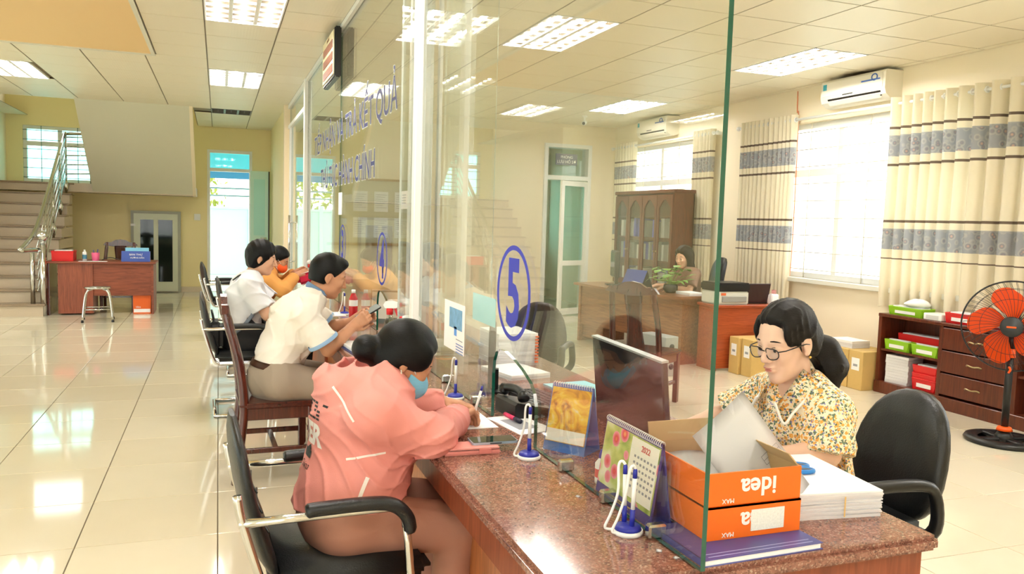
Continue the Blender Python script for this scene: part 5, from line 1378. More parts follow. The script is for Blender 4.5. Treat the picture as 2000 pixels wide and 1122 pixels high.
# ================================================================== RECEPTION DESK BY THE STAIRS
rd = thing('reception_desk', 'red brown laminate reception desk beside the foot of the stairs', 'desk')
MB().box(-2.27, -.86, 12.62, 13.22, .73, .76, bev=.004).build('top', WOODY, rd)
MB().box(-2.12, -1.68, 12.66, 13.15, .02, .73).build('pedestal', WOOD, rd)
MB().box(-1.68, -.92, 12.68, 12.70, .27, .73).build('modesty_panel', WOODY, rd)
MB().box(-.92, -.89, 12.64, 13.2, 0, .73).build('side_panel', WOODY, rd); MB().box(-2.25, -2.22, 12.64, 13.2, 0, .73).build('side_panel', DARKWOOD, rd)
basket('red basket of papers on the reception desk', -2.2, -1.92, 12.66, 12.95, .76, .14, RED_PLASTIC)
cp = thing('pen_cup', 'pink pen cup on the reception desk', 'cup', (-1.66, 12.8, .76))
MB().lathe([(.0, 0), (.045, 0), (.055, .12), (.05, .12), (.042, .01), (0, .01)], n=16).build('cup', mat('pink_plastic', rgb(226, 96, 140), .4), cp); MB().tube([(.0, 0, .01), (.03, .01, .17)], .005, 6).tube([(.01, 0, .01), (-.03, -.01, .16)], .005, 6).build('pens', BLUE_PLASTIC, cp)
sb = thing('sanitiser_bottle', 'slim white and blue bottle beside the pink pen cup', 'bottle', (-1.8, 12.8, .76))
MB().lathe([(0, 0), (.03, 0), (.03, .12), (.012, .14), (.012, .16), (0, .16)], n=14).build('bottle', WHITE_PLASTIC, sb); MB().lathe([(.0305, .03), (.0305, .09)], n=14, cap=False).build('label_band', mat('teal_label', rgb(70, 130, 160), .5), sb)
tag(MB().box(-1.86, -1.5, 12.63, 12.76, .76, .764).build('desk_sheet', PAPER), 'white sheet lying on the reception desk under the cup', 'paper')
tag(MB().tube(smooth_path([(-1.6, 12.95, .766), (-1.5, 13.0, .80), (-1.35, 12.98, .77), (-1.2, 12.95, .767)], 6), .006, 6).build('desk_cable', BLACK_PLASTIC), 'black cable on the reception desk', 'cable')
ds = thing('desk_sign', 'blue and white information sign on the reception desk', 'sign', (-1.13, 12.78, .76))
MB().prism([(-.06, 0), (-.05, 0), (.0, .15), (-.005, .15)], -.19, .19, 'X').build('face', mat('sign_royal_blue', rgb(52, 82, 170), .4), ds)
MB().prism([(.06, 0), (.05, 0), (.0, .15), (.005, .15)], -.19, .19, 'X').build('back_face', WHITE_PLASTIC, ds)
MB().box(-.14, .17, .0, .03, .14, .20).build('blue_card', mat('sky_card', rgb(130, 196, 230), .6), ds)
RS = frame_M((0, -.034, .10), (1, 0, 0), (0, .35, .94))
text_obj('lettering', 'BÀN THƯ', .04, LET_W, RS, ds); text_obj('lettering', 'HƯỚNG DẪN', .03, LET_W, frame_M((.02, -.05, .055), (1, 0, 0), (0, .35, .94)), ds)
ob = thing('orange_carton', 'orange paper carton on the floor under the reception desk', 'carton', (-1.05, 12.84, 0))
MB().box(-.12, .12, -.13, .13, 0, .27, bev=.003).build('box', mat('dark_orange_card', rgb(222, 96, 20), .5), ob); MB().box(-.11, .11, -.1315, -.13, .02, .07).build('paper_label', PAPER, ob)
text_obj('lettering', 'idea', .04, LET_W, frame_M((-.05, -.131, .1), (1, 0, 0), (0, 0, 1)), ob)
# stool
so = thing('steel_stool', 'polished round stainless stool in front of the reception desk', 'stool', (-1.53, 11.95, 0), .1)
MB().lathe([(0, .44), (.155, .44), (.165, .45), (.16, .465), (.0, .47)], n=28).build('seat', STEEL, so)
for sx in (-1, 1):
    for sy in (-1, 1):
        l = MB().tube(smooth_path([(sx*.06, sy*.06, .44), (sx*.12, sy*.12, .41), (sx*.15, sy*.15, .3), (sx*.18, sy*.18, .02)], 5), .014, 10).build('leg', STEEL, so)
        MB().lathe([(0, 0), (.018, 0), (.016, .03), (0, .03)], (sx*.181, sy*.181, 0), 10).build('rubber_foot', BLACK_PLASTIC, l)
for s in (-1, 1):
    MB().tube([(-.165, s*.165, .17), (.165, s*.165, .17)], .008, 8).build('stretcher', STEEL, so); MB().tube([(s*.165, -.165, .17), (s*.165, .165, .17)], .008, 8).build('stretcher', STEEL, so)
# ================================================================== PEOPLE (signed distance bodies, one continuous surface each)
class Field:
    """sparse-updated distance grid with smooth union, meshed by surface nets"""
    def __init__(s, lo, hi, res):
        s.lo = np.array(lo, np.float32); s.res = res
        s.n = np.ceil((np.array(hi)-np.array(lo))/res).astype(int)+1
        s.F = np.full(s.n, .07, np.float32)
        s.ax = [s.lo[i]+res*np.arange(s.n[i], dtype=np.float32) for i in range(3)]
    def _reg(s, lo, hi):
        a = np.clip(np.floor((np.array(lo)-s.lo)/s.res).astype(int), 0, s.n-1); b = np.clip(np.ceil((np.array(hi)-s.lo)/s.res).astype(int)+1, 1, s.n)
        sl = tuple(slice(a[i], b[i]) for i in range(3))
        X = s.ax[0][sl[0]][:, None, None]; Y = s.ax[1][sl[1]][None, :, None]; Z = s.ax[2][sl[2]][None, None, :]
        return sl, X, Y, Z
    def _join(s, sl, d, k, op):
        A = s.F[sl]
        if A.size == 0: return
        if op == 'add':
            if k <= 0: s.F[sl] = np.minimum(A, d)
            else:
                h = np.clip(.5+.5*(A-d)/k, 0, 1); s.F[sl] = A*(1-h)+d*h-k*h*(1-h)
        else:
            d = -d
            if k <= 0: s.F[sl] = np.maximum(A, d)
            else:
                h = np.clip(.5-.5*(A-d)/k, 0, 1); s.F[sl] = A*(1-h)+d*h+k*h*(1-h)
    def cone(s, a, b, ra, rb, k=.02, flat=None, op='add'):
        """tapered capsule; flat=(axis, q) shrinks it q-fold along axis"""
        a = np.array(a, np.float32); b = np.array(b, np.float32); m = max(ra, rb)+.07
        sl, X, Y, Z = s._reg(np.minimum(a, b)-m, np.maximum(a, b)+m)
        ba = b-a; L = max(float(ba@ba), 1e-9)
        px_, py_, pz_ = X-a[0], Y-a[1], Z-a[2]
        t = np.clip((px_*ba[0]+py_*ba[1]+pz_*ba[2])/L, 0, 1)
        qx, qy, qz = px_-t*ba[0], py_-t*ba[1], pz_-t*ba[2]
        d2 = qx*qx+qy*qy+qz*qz
        if flat:
            f = np.array(flat[0], np.float32); f = f/np.linalg.norm(f); c = qx*f[0]+qy*f[1]+qz*f[2]; d2 = d2+c*c*(flat[1]**2-1)
        d = np.sqrt(d2)-(ra+(rb-ra)*t)
        s._join(sl, d, k, op)
    def ell(s, c, r, R=None, k=.02, op='add'):
        c = np.array(c, np.float32); r = np.array(r, np.float32); m = float(max(r))+.07
        sl, X, Y, Z = s._reg(c-m, c+m)
        x, y, z = X-c[0], Y-c[1], Z-c[2]
        if R is not None:
            R = np.array(R, np.float32)      # columns = local axes in world
            x, y, z = x*R[0, 0]+y*R[1, 0]+z*R[2, 0], x*R[0, 1]+y*R[1, 1]+z*R[2, 1], x*R[0, 2]+y*R[1, 2]+z*R[2, 2]
        k0 = np.sqrt((x/r[0])**2+(y/r[1])**2+(z/r[2])**2); k1 = np.sqrt((x/r[0]**2)**2+(y/r[1]**2)**2+(z/r[2]**2)**2)
        d = k0*(k0-1)/np.maximum(k1, 1e-6)
        s._join(sl, d, k, op)
    def cut(s, p, n, box=None, k=0):
        """remove what lies on the +n side of the plane through p (inside box of half size, if given)"""
        n = np.array(n, np.float32); n = n/np.linalg.norm(n); p = np.array(p, np.float32)
        lo, hi = (s.lo, s.lo+s.res*s.n) if box is None else (p-box, p+box)
        sl, X, Y, Z = s._reg(lo, hi)
        d = (X-p[0])*n[0]+(Y-p[1])*n[1]+(Z-p[2])*n[2]
        s._join(sl, -np.broadcast_to(d, s.F[sl].shape), k, 'sub')
    def folds(s, amp, waves, warp=.02, seed=0):
        """cloth wrinkles: waves is a list of (direction, wavelength)"""
        sl = tuple(slice(0, q) for q in s.n); X, Y, Z = s.ax[0][:, None, None], s.ax[1][None, :, None], s.ax[2][None, None, :]
        idx = np.nonzero(np.abs(s.F) < .03); x, y, z = s.ax[0][idx[0]], s.ax[1][idx[1]], s.ax[2][idx[2]]
        rs = np.random.RandomState(seed); tot = np.zeros_like(x)
        wx = np.sin(x*17+y*11+rs.rand()*6)*warp+np.sin(z*23+x*9+rs.rand()*6)*warp; wy = np.sin(y*19+z*13+rs.rand()*6)*warp; wz = np.sin(x*15-z*12+y*8+rs.rand()*6)*warp
        for d, lam in waves:
            d = np.array(d, float); d /= np.linalg.norm(d)
            p_ = ((x+wx)*d[0]+(y+wy)*d[1]+(z+wz)*d[2])*2*PI/lam+rs.rand()*6
            env = .5+.5*np.sin(x*9*rs.rand()+y*8+z*7*rs.rand()+rs.rand()*6)
            tot += (1-np.abs(np.sin(p_/2)))**2.2*env*env*1.6
        s.F[idx] -= (amp*(tot/len(waves)-.22)).astype(np.float32)
    def mesh(s, name):
        F = s.F; S = F < 0; nx, ny, nz = s.n
        c = np.zeros((nx-1, ny-1, nz-1), np.int8)
        for i in (0, 1):
            for j in (0, 1):
                for k in (0, 1): c += S[i:nx-1+i, j:ny-1+j, k:nz-1+k]
        act = np.argwhere((c > 0) & (c < 8)); vid = np.full(c.shape, -1, np.int32); vid[act[:, 0], act[:, 1], act[:, 2]] = np.arange(len(act))
        I, J, K = act.T; P = np.zeros((len(act), 3), np.float64); cnt = np.zeros(len(act))
        co = [(i, j, k) for i in (0, 1) for j in (0, 1) for k in (0, 1)]
        for a in co:
            for ax in range(3):
                if a[ax]: continue
                b = list(a); b[ax] = 1
                fa = F[I+a[0], J+a[1], K+a[2]].astype(np.float64); fb = F[I+b[0], J+b[1], K+b[2]].astype(np.float64)
                m = (fa < 0) != (fb < 0); t = np.where(m, fa/np.where(m, fa-fb, 1), 0)
                q = np.zeros((len(act), 3)); q[:, 0] = a[0]; q[:, 1] = a[1]; q[:, 2] = a[2]; q[:, ax] += t
                P[m] += q[m]; cnt[m] += 1
        P = (P/cnt[:, None]+act)*s.res+s.lo
        quads = []
        for ax in range(3):
            A = [slice(None)]*3; B = [slice(None)]*3; A[ax] = slice(0, -1); B[ax] = slice(1, None)
            e = np.argwhere(S[tuple(A)] != S[tuple(B)])
            o1, o2 = [(1, 2), (2, 0), (0, 1)][ax]
            ok = (e[:, o1] > 0) & (e[:, o2] > 0) & (e[:, o1] < s.n[o1]-1) & (e[:, o2] < s.n[o2]-1); e = e[ok]
            ids = []
            for d1, d2 in ((-1, -1), (0, -1), (0, 0), (-1, 0)):
                g = e.copy(); g[:, o1] += d1; g[:, o2] += d2; ids.append(vid[g[:, 0], g[:, 1], g[:, 2]])
            q = np.stack(ids, 1); ins = S[e[:, 0], e[:, 1], e[:, 2]]; q[~ins] = q[~ins][:, ::-1]; quads.append(q)
        Q = np.concatenate(quads); Q = Q[(Q >= 0).all(1)]
        me = bpy.data.meshes.new(name); me.vertices.add(len(P)); me.vertices.foreach_set('co', P.astype(np.float32).ravel())
        me.loops.add(len(Q)*4); me.loops.foreach_set('vertex_index', Q.ravel().astype(np.int32)); me.polygons.add(len(Q))
        me.polygons.foreach_set('loop_start', np.arange(0, len(Q)*4, 4, dtype=np.int32)); me.polygons.foreach_set('loop_total', np.full(len(Q), 4, dtype=np.int32))
        me.polygons.foreach_set('use_smooth', np.ones(len(Q), bool)); me.update(calc_edges=True); me.validate()
        return me
    def build(s, name, m, parent):
        me = s.mesh(name); me.materials.append(m); return link(name, me, parent)

def frame3(fwd, up):
    f = np.array(fwd, float); f /= np.linalg.norm(f); u = np.array(up, float); u -= f*(u@f); u /= np.linalg.norm(u); l = np.cross(u, f)
    return np.stack([f, l, u], 1)     # columns: forward, left, up
def lerp(a, b, t): return np.array(a)*(1-t)+np.array(b)*t

def head_sdf(F, c, R, s=1.0, jaw=1.0, nose=1.0, ears=True, long=1.0, fw=1.0):
    def w(x, y, z): return np.array(c)+R@(np.array([x, y, z*(long if z < -.04 else 1)])*s)
    def r(*a): return tuple(q*s for q in a)
    F.ell(w(-.012, 0, .032), r(.098, .076, .092), R, .01)
    F.ell(w(.03, 0, -.02), r(.066, .063*fw, .092), R, .025)
    F.ell(w(.03, 0, -.072), r(.052*jaw, .052*jaw*fw, .045), R, .025)
    F.ell(w(.066, 0, -.098), r(.024, .026*jaw, .02), R, .025)
    for q in (-1, 1):
        F.ell(w(.062, q*.04*fw, -.022), r(.028, .022, .026), R, .018)
        F.cone(w(.084, q*.012, .024), w(.066, q*.05, .022), .008*s, .008*s, .016)
        F.ell(w(.104, q*.031, .002), r(.014, .018, .012), R, .014, 'sub')
        F.ell(w(.075, q*.031, .001), r(.017, .019, .014), R, .006)
    F.cone(w(.093, 0, .014), w(.112*nose, 0, -.028), .007*s, .011*s, .012)
    for q in (-1, 1): F.ell(w(.1, q*.012, -.033), r(.010, .008, .008), R, .006)
    F.ell(w(.091, 0, -.054), r(.013, .022, .007), R, .007); F.ell(w(.089, 0, -.066), r(.013, .02, .0075), R, .007)
    F.cone(w(.1, .02, -.060), w(.1, -.02, -.060), .0022*s, .0022*s, .003, op='sub')
    if ears:
        for q in (-1, 1):
            E = R@np.array([[1, 0, 0], [0, 1, 0], [0, 0, 1.]])
            F.ell(w(-.012, q*.076, -.004), r(.02, .008, .032), E, .006); F.ell(w(-.006, q*.074, -.032), r(.01, .008, .012), E, .006)
            F.ell(w(-.006, q*.086, .0), r(.011, .006, .02), E, .004, 'sub')

def hand_sdf(F, wrist, R, s=1.0, curl=(.5, .6, .5), thumb=(.8, .35), spread=.06, side=1, k=.006):
    """R columns: finger direction, thumb side, back of hand; curl per joint in radians (list of 4 triples allowed)"""
    W = np.array(wrist)
    def w(x, y, z): return W+R@(np.array([x, y, z])*s)
    F.cone(w(-.02, 0, 0), w(.03, 0, -.002), .026*s, .03*s, .012, flat=(R[:, 2], 1.5))
    for y in (.026, .009, -.009, -.025): F.cone(w(.012, y*.6, 0), w(.078, y, -.001), .015*s, .0125*s, .008)
    L = ((.042, .025, .02), (.046, .029, .021), (.043, .027, .02), (.034, .021, .018))
    for i, y in enumerate((.028, .0095, -.0095, -.027)):
        p = np.array([.08-abs(y)*.15, y, 0.]); a = 0; cu = curl[i] if isinstance(curl[0], (tuple, list)) else curl
        rad = (.0095, .0098, .0094, .0083)[i]
        for j in range(3):
            a += cu[j]; d = np.array([math.cos(a), spread*(1.5-i)*(1 if j == 0 else .5)*math.cos(a), -math.sin(a)])
            q = p+d*L[i][j]; F.cone(w(*p), w(*q), rad*s*(1-.07*j), rad*s*(.94-.08*j), k); p = q
    p = np.array([.012, .026, -.008]); d1 = np.array([math.cos(thumb[0]), math.sin(thumb[0]), -.35]); d1 /= np.linalg.norm(d1)
    q = p+d1*.042; F.cone(w(*p), w(*q), .0145*s, .0115*s, .01)
    d2 = np.array([math.cos(thumb[0]-thumb[1]), math.sin(thumb[0]-thumb[1]), -.45]); d2 /= np.linalg.norm(d2)
    r_ = q+d2*.03; F.cone(w(*q), w(*r_), .0112*s, .0098*s, k); d3 = d2+np.array([.25, -.25, 0]); d3 /= np.linalg.norm(d3)
    F.cone(w(*r_), w(*(r_+d3*.022)), .0098*s, .008*s, k)

SKIN = mat('skin', rgb(222, 172, 142), .5, sub=.08, var=.05, vscale=30)
SKIN_TAN = mat('skin_tan', rgb(198, 142, 108), .5, sub=.08, var=.06, vscale=30)
SKIN_PALE = mat('skin_pale', rgb(232, 192, 168), .5, sub=.08, var=.05, vscale=30)
HAIR = mat('black_hair', rgb(7, 6, 7), .42, bump=.22, bscale=24, stretch=(.5, 20, 20), spec=.22)
HAIR_B = mat('dark_brown_hair', rgb(15, 10, 9), .42, bump=.22, bscale=24, stretch=(.6, 18, 18), spec=.25)
LIP = mat('lips', rgb(176, 96, 88), .45); LIP_D = mat('lips_natural', rgb(170, 104, 88), .5)
EYEW = mat('eye_white', rgb(226, 222, 216), .2); IRIS = mat('dark_iris', rgb(22, 14, 12), .1)

def face_parts(o, c, R, s, brow=HAIR, lips=LIP, look=0.0, lids=SKIN, mouth=True, lz=1.0):
    Rm = Matrix([list(R[0]), list(R[1]), list(R[2])]).to_4x4(); T = TR(*c) @ Rm
    for q in (-1, 1):
        e = MB().sphere((0, 0, 0), .0125*s, 14, 10).rot(T @ TR(.0795*s, q*.031*s, .001*s)).build('eye', EYEW, o)
        MB().sphere((0, 0, 0), .0062*s, 10, 8, sc=(.5, 1, 1)).rot(T @ TR(.0905*s, q*.031*s+.0015, .0-look*s)).build('iris', IRIS, e)
        b = MB(); 
        b.tube([Vector((.0915-.012*t*t-.004*t, q*(.012+.038*t), .0275+.004*math.sin(PI*t)-.003*t))*s for t in (0, .25, .5, .75, 1)], [.0016*s, .0026*s, .0026*s, .0022*s, .001*s], 6)
        b.rot(T).build('eyebrow', brow, o)
        l = MB(); l.tube([Vector((.0885+.0035*math.sin(PI*t)-.007*t, q*(.0165+.03*t), .0045+.0055*math.sin(PI*t)))*s for t in (0, .25, .5, .75, 1)], .0013*s, 5); l.rot(T).build('lash_line', IRIS, o)
    if mouth:
        m = MB(); m.sphere((.0995*s, 0, -.0555*s*lz), .0075*s, 14, 8, sc=(.75, 2.2, .4)); m.sphere((.0975*s, 0, -.0635*s*lz), .0075*s, 14, 8, sc=(.8, 1.9, .5)); m.rot(T).build('lips', lips, o)

def limb_chain(F, pts, rads, k=.02, infl=0):
    for i in range(len(pts)-1): F.cone(pts[i], pts[i+1], rads[i]+infl, rads[i+1]+infl, k)

def bounds(pts, m): P = np.array(pts); return P.min(0)-m, P.max(0)+m

def jeans_folds(F, seed): F.folds(.006, [((1, 0, .4), .09), ((.3, 1, .8), .13), ((0, .4, 1), .10)], .03, seed)
def A3(*a): return np.array(a, float)
def hand_frame(d, back, side):
    """finger direction d, back-of-hand direction; side=+1 when the thumb lies on the left of d seen from the back"""
    f = np.array(d, float); f /= np.linalg.norm(f); b = np.array(back, float); b -= f*(b@f); b /= np.linalg.norm(b); l = np.cross(b, f)*side
    return np.stack([f, l, b], 1)
def person(label, J, skin, res, top, bottom, base, male=False, long=1.0, jaw=None, fwid=None, hair=None, hs=1.0, brow=HAIR, lips=LIP, mouth=True, eyes=True, foot=None):
    o = thing('person', label, 'person')
    side = np.array(J['side'], float); fw = np.array(J['fwd'], float)
    P, Wt, C, N = (np.array(J[q], float) for q in ('pelvis', 'waist', 'chest', 'neck'))
    Hc = np.array(J['head'], float); R = frame3(J['hf'], J.get('hup', (0, 0, 1)))
    allp = [P, Wt, C, N, Hc, J['ankR'], J['ankL'], J['kneeR'], J['kneeL'], J['elbR'], J['elbL'], J['wriR'], J['wriL'], J['shR'], J['shL']]
    lo, hi = bounds(allp, .24)
    k = 1.12 if male else 1.0
    # ---- body: one continuous skin surface
    F = Field(lo, hi, res)
    F.cone(P, Wt, .12*k, .105*k, .03, flat=(fw, 1.35)); F.cone(Wt, C, .105*k, .12*k, .03, flat=(fw, 1.4)); F.cone(C, lerp(C, N, .7), .12*k, .06*k, .03, flat=(fw, 1.3))
    nb = Hc+R@(A3(-.028, 0, -.075)*hs)
    F.cone(N-(N-C)*.1, nb, (.062 if male else .052), (.056 if male else .045), .03)
    head_sdf(F, Hc, R, hs, jaw=jaw or (1.08 if male else .96), nose=1.02 if male else .98, long=long, fw=fwid or (1.0 if male else .9))
    for s in 'RL':
        sh, el, wr = (np.array(J[q+s], float) for q in ('sh', 'elb', 'wri'))
        F.cone(lerp(sh, C, .25), sh, .05*k, .045*k, .03)
        F.cone(sh, el, .044*k, .036*k, .02); F.cone(el, lerp(el, wr, .35), .037*k, .036*k, .015); F.cone(lerp(el, wr, .3), wr, .037*k, .025*k, .015, )
        hd = J['hand'+s]; hand_sdf(F, wr, hand_frame(hd[0], hd[1], hd[2]), .96*k if male else .92, **hd[3])
        hp, kn, an = (np.array(J[q+s], float) for q in ('hip', 'knee', 'ank'))
        F.cone(P, hp, .09, .085, .03); F.cone(hp, kn, .075*k, .05*k, .03); F.cone(kn, an, .048*k, .034*k, .02)
        tf = np.array(J.get('toe', fw), float); F.cone(an-A3(0, 0, .03), an+tf*.14-A3(0, 0, .065), .034, .026, .02)
    F.build('body', skin, o)
    # ---- upper garment
    inf = top.get('infl', .022); th = top.get('thin', 1.0); si = top.get('sinf', inf); T = Field(lo, hi, top.get('res', res*1.25))
    T.cone(P+(P-Wt)*.12, Wt, (.135*k+inf)*top.get('hipw', 1), .125*k+inf, .05, flat=(fw, 1.25*th)); T.cone(Wt, C, .125*k+inf, .145*k+inf, .05, flat=(fw, 1.32*th)); T.cone(C, lerp(C, N, .8), .145*k+inf, .07*k+inf*.5, .05, flat=(fw, 1.2*th))
    for s in 'RL':
        sh, el, wr = (np.array(J[q+s], float) for q in ('sh', 'elb', 'wri'))
        T.cone(lerp(sh, N, .7), sh, .05*k+inf, .042*k+si, .05)
        sl = top['sleeve']; w2 = top.get('wide', 1)
        T.cone(sh, lerp(sh, el, min(1, sl)), .044*k+si, (.044*k+si)*w2, .055)
        if sl > 1:
            cu = lerp(el, wr, sl-1); T.cone(el, cu, .045*k+si, .034*k+si*.7, .025)
            if top.get('cuff'): T.cone(lerp(el, wr, sl-1.06), cu, .036*k+inf*.5, .035*k+inf*.5, .006)
            T.cut(cu, cu-lerp(el, wr, sl-1.25), A3(.09, .09, .09))
        else:
            e = lerp(sh, el, sl); T.cut(e, el-sh, A3(.11, .11, .11))
    if top.get('extra'): top['extra'](T, J, k)
    if 'folds' in top: T.folds(*top['folds'])
    hz = top['hem']; T.cut(hz[0], hz[1], A3(.4, .4, .25))
    if top.get('open'): top['open'](T, J, R, Hc)
    tm = T.build(top['name'], top['mat'], o)
    # ---- trousers
    B = Field(lo, hi, res*1.3); bi = bottom.get('infl', .012)
    B.cone(P, lerp(P, Wt, .55), .145*k+bi, .128*k+bi, .04, flat=(fw, 1.2))
    for s in 'RL':
        hp, kn, an = (np.array(J[q+s], float) for q in ('hip', 'knee', 'ank'))
        B.cone(P, hp, .11+bi, .095*k+bi, .05); B.cone(hp, kn, .09*k+bi, .066*k+bi, .04); B.cone(kn, an, .062*k+bi, .05*k+bi, .025); B.cut(an+A3(0, 0, .02), A3(0, 0, -1), A3(.12, .12, .1))
    jeans_folds(B, bottom.get('seed', 1))
    B.build('trousers', bottom['mat'], o)
    for s in 'RL':
        an = np.array(J['ank'+s], float); tf = np.array(J.get('toe', fw), float)
        sf = MB(); sf.tube([an-tf*.06-A3(0, 0, an[2]-.02), an-A3(0, 0, an[2]-.03), an+tf*.09-A3(0, 0, an[2]-.026), an+tf*.17-A3(0, 0, an[2]-.02)], [.034, .044, .042, .022], 12, flat=((0, 0, 1), .55)); sf.build('shoe', foot or BLACK_PLASTIC, o)
    if eyes: face_parts(o, Hc, R, hs, brow, lips, mouth=mouth, lz=long)
    if hair: hair(o, Hc, R, hs, lo, hi)
    return o, tm, R, Hc
def local(c, R, s): return lambda x, y, z: np.array(c)+R@(np.array([x, y, z])*s)
def hair_base(F, c, R, s, t=.013, hl=(.058, .052), slope=.6, back=True):
    w = local(c, R, s)
    F.ell(w(-.014, 0, .036), tuple((q+t)*s for q in (.098, .076, .092)), R, .01)
    if back: F.ell(w(-.045, 0, -.01), tuple((q+t)*s for q in (.055, .066, .075)), R, .02)
    n = R@A3(.8, 0, -slope); F.cut(w(hl[0], 0, hl[1]), n, k=.03*s)

# ---------------- woman in the pink jacket
def hair_bun(o, c, R, s, lo, hi):
    w = local(c, R, s); F = Field(np.array(c)-.26, np.array(c)+.2, .004)
    hair_base(F, c, R, s, .016, (.066, .05), .62)
    for q in (-1, 1): F.ell(w(.02, q*.068, .03), tuple(a*s for a in (.05, .018, .05)), R, .02)
    F.ell(w(-.135, 0, -.035), tuple(a*s for a in (.05, .056, .05)), R, .025)
    F.folds(.004, [(R@A3(.2, .3, 1), .022), (R@A3(-.3, .6, .8), .03)], .012, 4)
    h = F.build('hair', HAIR, o)
    t = MB().tube([Vector(w(-.105+.006*math.cos(a*2), .038*math.cos(a), -.03+.038*math.sin(a))) for a in [2*PI*k/20 for k in range(20)]], .006, 6, closed=True).build('hair_tie', mat('dark_scrunchie', rgb(34, 34, 40), .6), h)
def mask(o, c, R, s, m, strap=True):
    w = local(c, R, s); F = Field(np.array(c)-.17, np.array(c)+.17, .003)
    F.ell(w(.035, 0, -.055), tuple(a*s for a in (.092, .066, .066)), R, .01)
    F.ell(w(.03, 0, -.055), tuple(a*s for a in (.083, .061, .075)), R, .004, 'sub')
    F.cut(w(.03, 0, 0), R@A3(-1, 0, 0)); F.cut(w(.0, 0, -.012), R@A3(-.25, 0, 1)); F.cut(w(.0, 0, -.112), R@A3(.0, 0, -1))
    k = F.build('face_mask', m, o)
    for q in (-1, 1):
        for z0, z1 in ((-.022, .015), (-.088, -.035)):
            MB().tube(smooth_path([w(.045, q*.066, z0), w(.015, q*.08, (z0+z1)/2), w(-.014, q*.086, z1)], 4), .0018, 5).build('ear_loop', WHITE_PLASTIC, k)
PINK = mat('pink_jacket_fabric', rgb(232, 148, 140), .62, bump=.08, bscale=300)
Y0 = 2.56
Jp = dict(side=(0, 1, 0), fwd=(1, 0, 0), pelvis=(.375, Y0, .56), waist=(.425, Y0, .69), chest=(.455, Y0, .855), neck=(.505, Y0, .975), head=(.575, Y0+.0, 1.042), hf=(.84, -.02, -.54), hup=(.5, .05, 1),
          shR=(.44, Y0-.175, .91), elbR=(.64, Y0-.13, .815), wriR=(.80, Y0+.10, .812), shL=(.48, Y0+.19, .92), elbL=(.62, Y0+.33, .815), wriL=(.815, Y0+.385, .802),
          handR=((.62, .78, .02), (-.35, .2, 1), 1, dict(curl=((.7, .9, .5), (.75, .9, .6), (.85, .9, .6), (.9, .9, .6)), thumb=(.55, .3))),
          handL=((.93, -.35, -.06), (0, .1, 1), -1, dict(curl=(.25, .35, .25), thumb=(.6, .2))),
          hipR=(.38, Y0-.10, .55), hipL=(.38, Y0+.10, .55), kneeR=(.735, Y0-.13, .505), kneeL=(.735, Y0+.11, .505), ankR=(.70, Y0-.13, .10), ankL=(.70, Y0+.12, .10), toe=(.75, 0, 0))
def pink_extra(T, J, k):
    T.ell((.395, Y0, .99), (.095, .13, .06), frame3((1, 0, .75), (0, 0, 1)), .03)
    T.ell((.335, Y0, .945), (.05, .11, .09), frame3((1, 0, .3), (0, 0, 1)), .03)
    T.ell((.44, Y0, 1.03), (.085, .08, .055), frame3((1, 0, .6), (0, 0, 1)), .015, 'sub')
    T.cone((.41, Y0-.03, .645), (.43, Y0+.02, .68), .172, .176, .05, flat=((1, 0, 0), 1.02))
o, JK, Rp, Hp = person('woman in a pink hooded jacket and blue mask writing at the counter', Jp, SKIN_TAN, .0045,
    dict(name='jacket', mat=PINK, infl=.036, sinf=.026, thin=.84, sleeve=1.93, cuff=True, hem=(A3(.37, Y0, .575), A3(-.1, 0, -1)), extra=pink_extra, hipw=1.0, folds=(.021, [((1, .2, .9), .085), ((.2, 1, .6), .10), ((.6, -.5, 1), .06), ((-.6, .3, 1), .075)], .028, 3), res=.005),
    dict(mat=mat('brown_trousers', rgb(168, 116, 96), .7, bump=.06, bscale=300), seed=2), None, hair=hair_bun, hs=.95, mouth=False, foot=mat('dark_sandal', rgb(60, 46, 44), .6))
mask(o, Hp, Rp, .95, mat('light_blue_mask', rgb(128, 196, 232), .7, bump=.25, bscale=60, stretch=(.2, .2, 3)))
MB().sphere(tuple(Hp+Rp@A3(-.008, -.083, -.044)), .005, 8, 6).build('earring', mat('pearl', rgb(240, 236, 226), .2), o)
MB().tube([tuple(np.array(Jp['wriL'])+A3(-.012, .030*math.cos(a), .027*math.sin(a))) for a in [2*PI*k/20 for k in range(20)]], .003, 6, closed=True).build('bracelet', mat('gold', rgb(206, 170, 90), .25, 1), o)
MB().box(.27, .50, Y0-.14, Y0+.14, .50, .62, bev=.05, seg=3).build('undershirt_hem', mat('orange_undershirt', rgb(236, 160, 120), .7), o)
# prints and piping lie on the jacket surface
def on_surface(name, me, M, direction, target, m, parent, off=.0015, cuts=1):
    """project a flat mesh (XY) placed by M along `direction` on to the target's surface"""
    bm = bmesh.new(); bm.from_mesh(me)
    if cuts: bmesh.ops.triangulate(bm, faces=bm.faces); bmesh.ops.subdivide_edges(bm, edges=[e for e in bm.edges if e.calc_length() > .012], cuts=cuts, use_grid_fill=False)
    bv = BVHTree.FromPolygons([v.co for v in target.data.vertices], [p.vertices for p in target.data.polygons]); d = Vector(direction).normalized(); bad = []
    for v in bm.verts:
        p = M @ v.co; h = bv.ray_cast(p-d*.5, d)
        if h[0] is None: bad.append(v)
        else: v.co = h[0]-d*off
    bmesh.ops.delete(bm, geom=bad, context='VERTS')
    me2 = bpy.data.meshes.new(name); bm.to_mesh(me2); bm.free(); me2.materials.append(m); return link(name, me2, parent)
Mj = frame_M((.2, Y0-.03, .83), (.12, -1, 0), (.30, 0, 1)); dj = (1, .12, -.25)
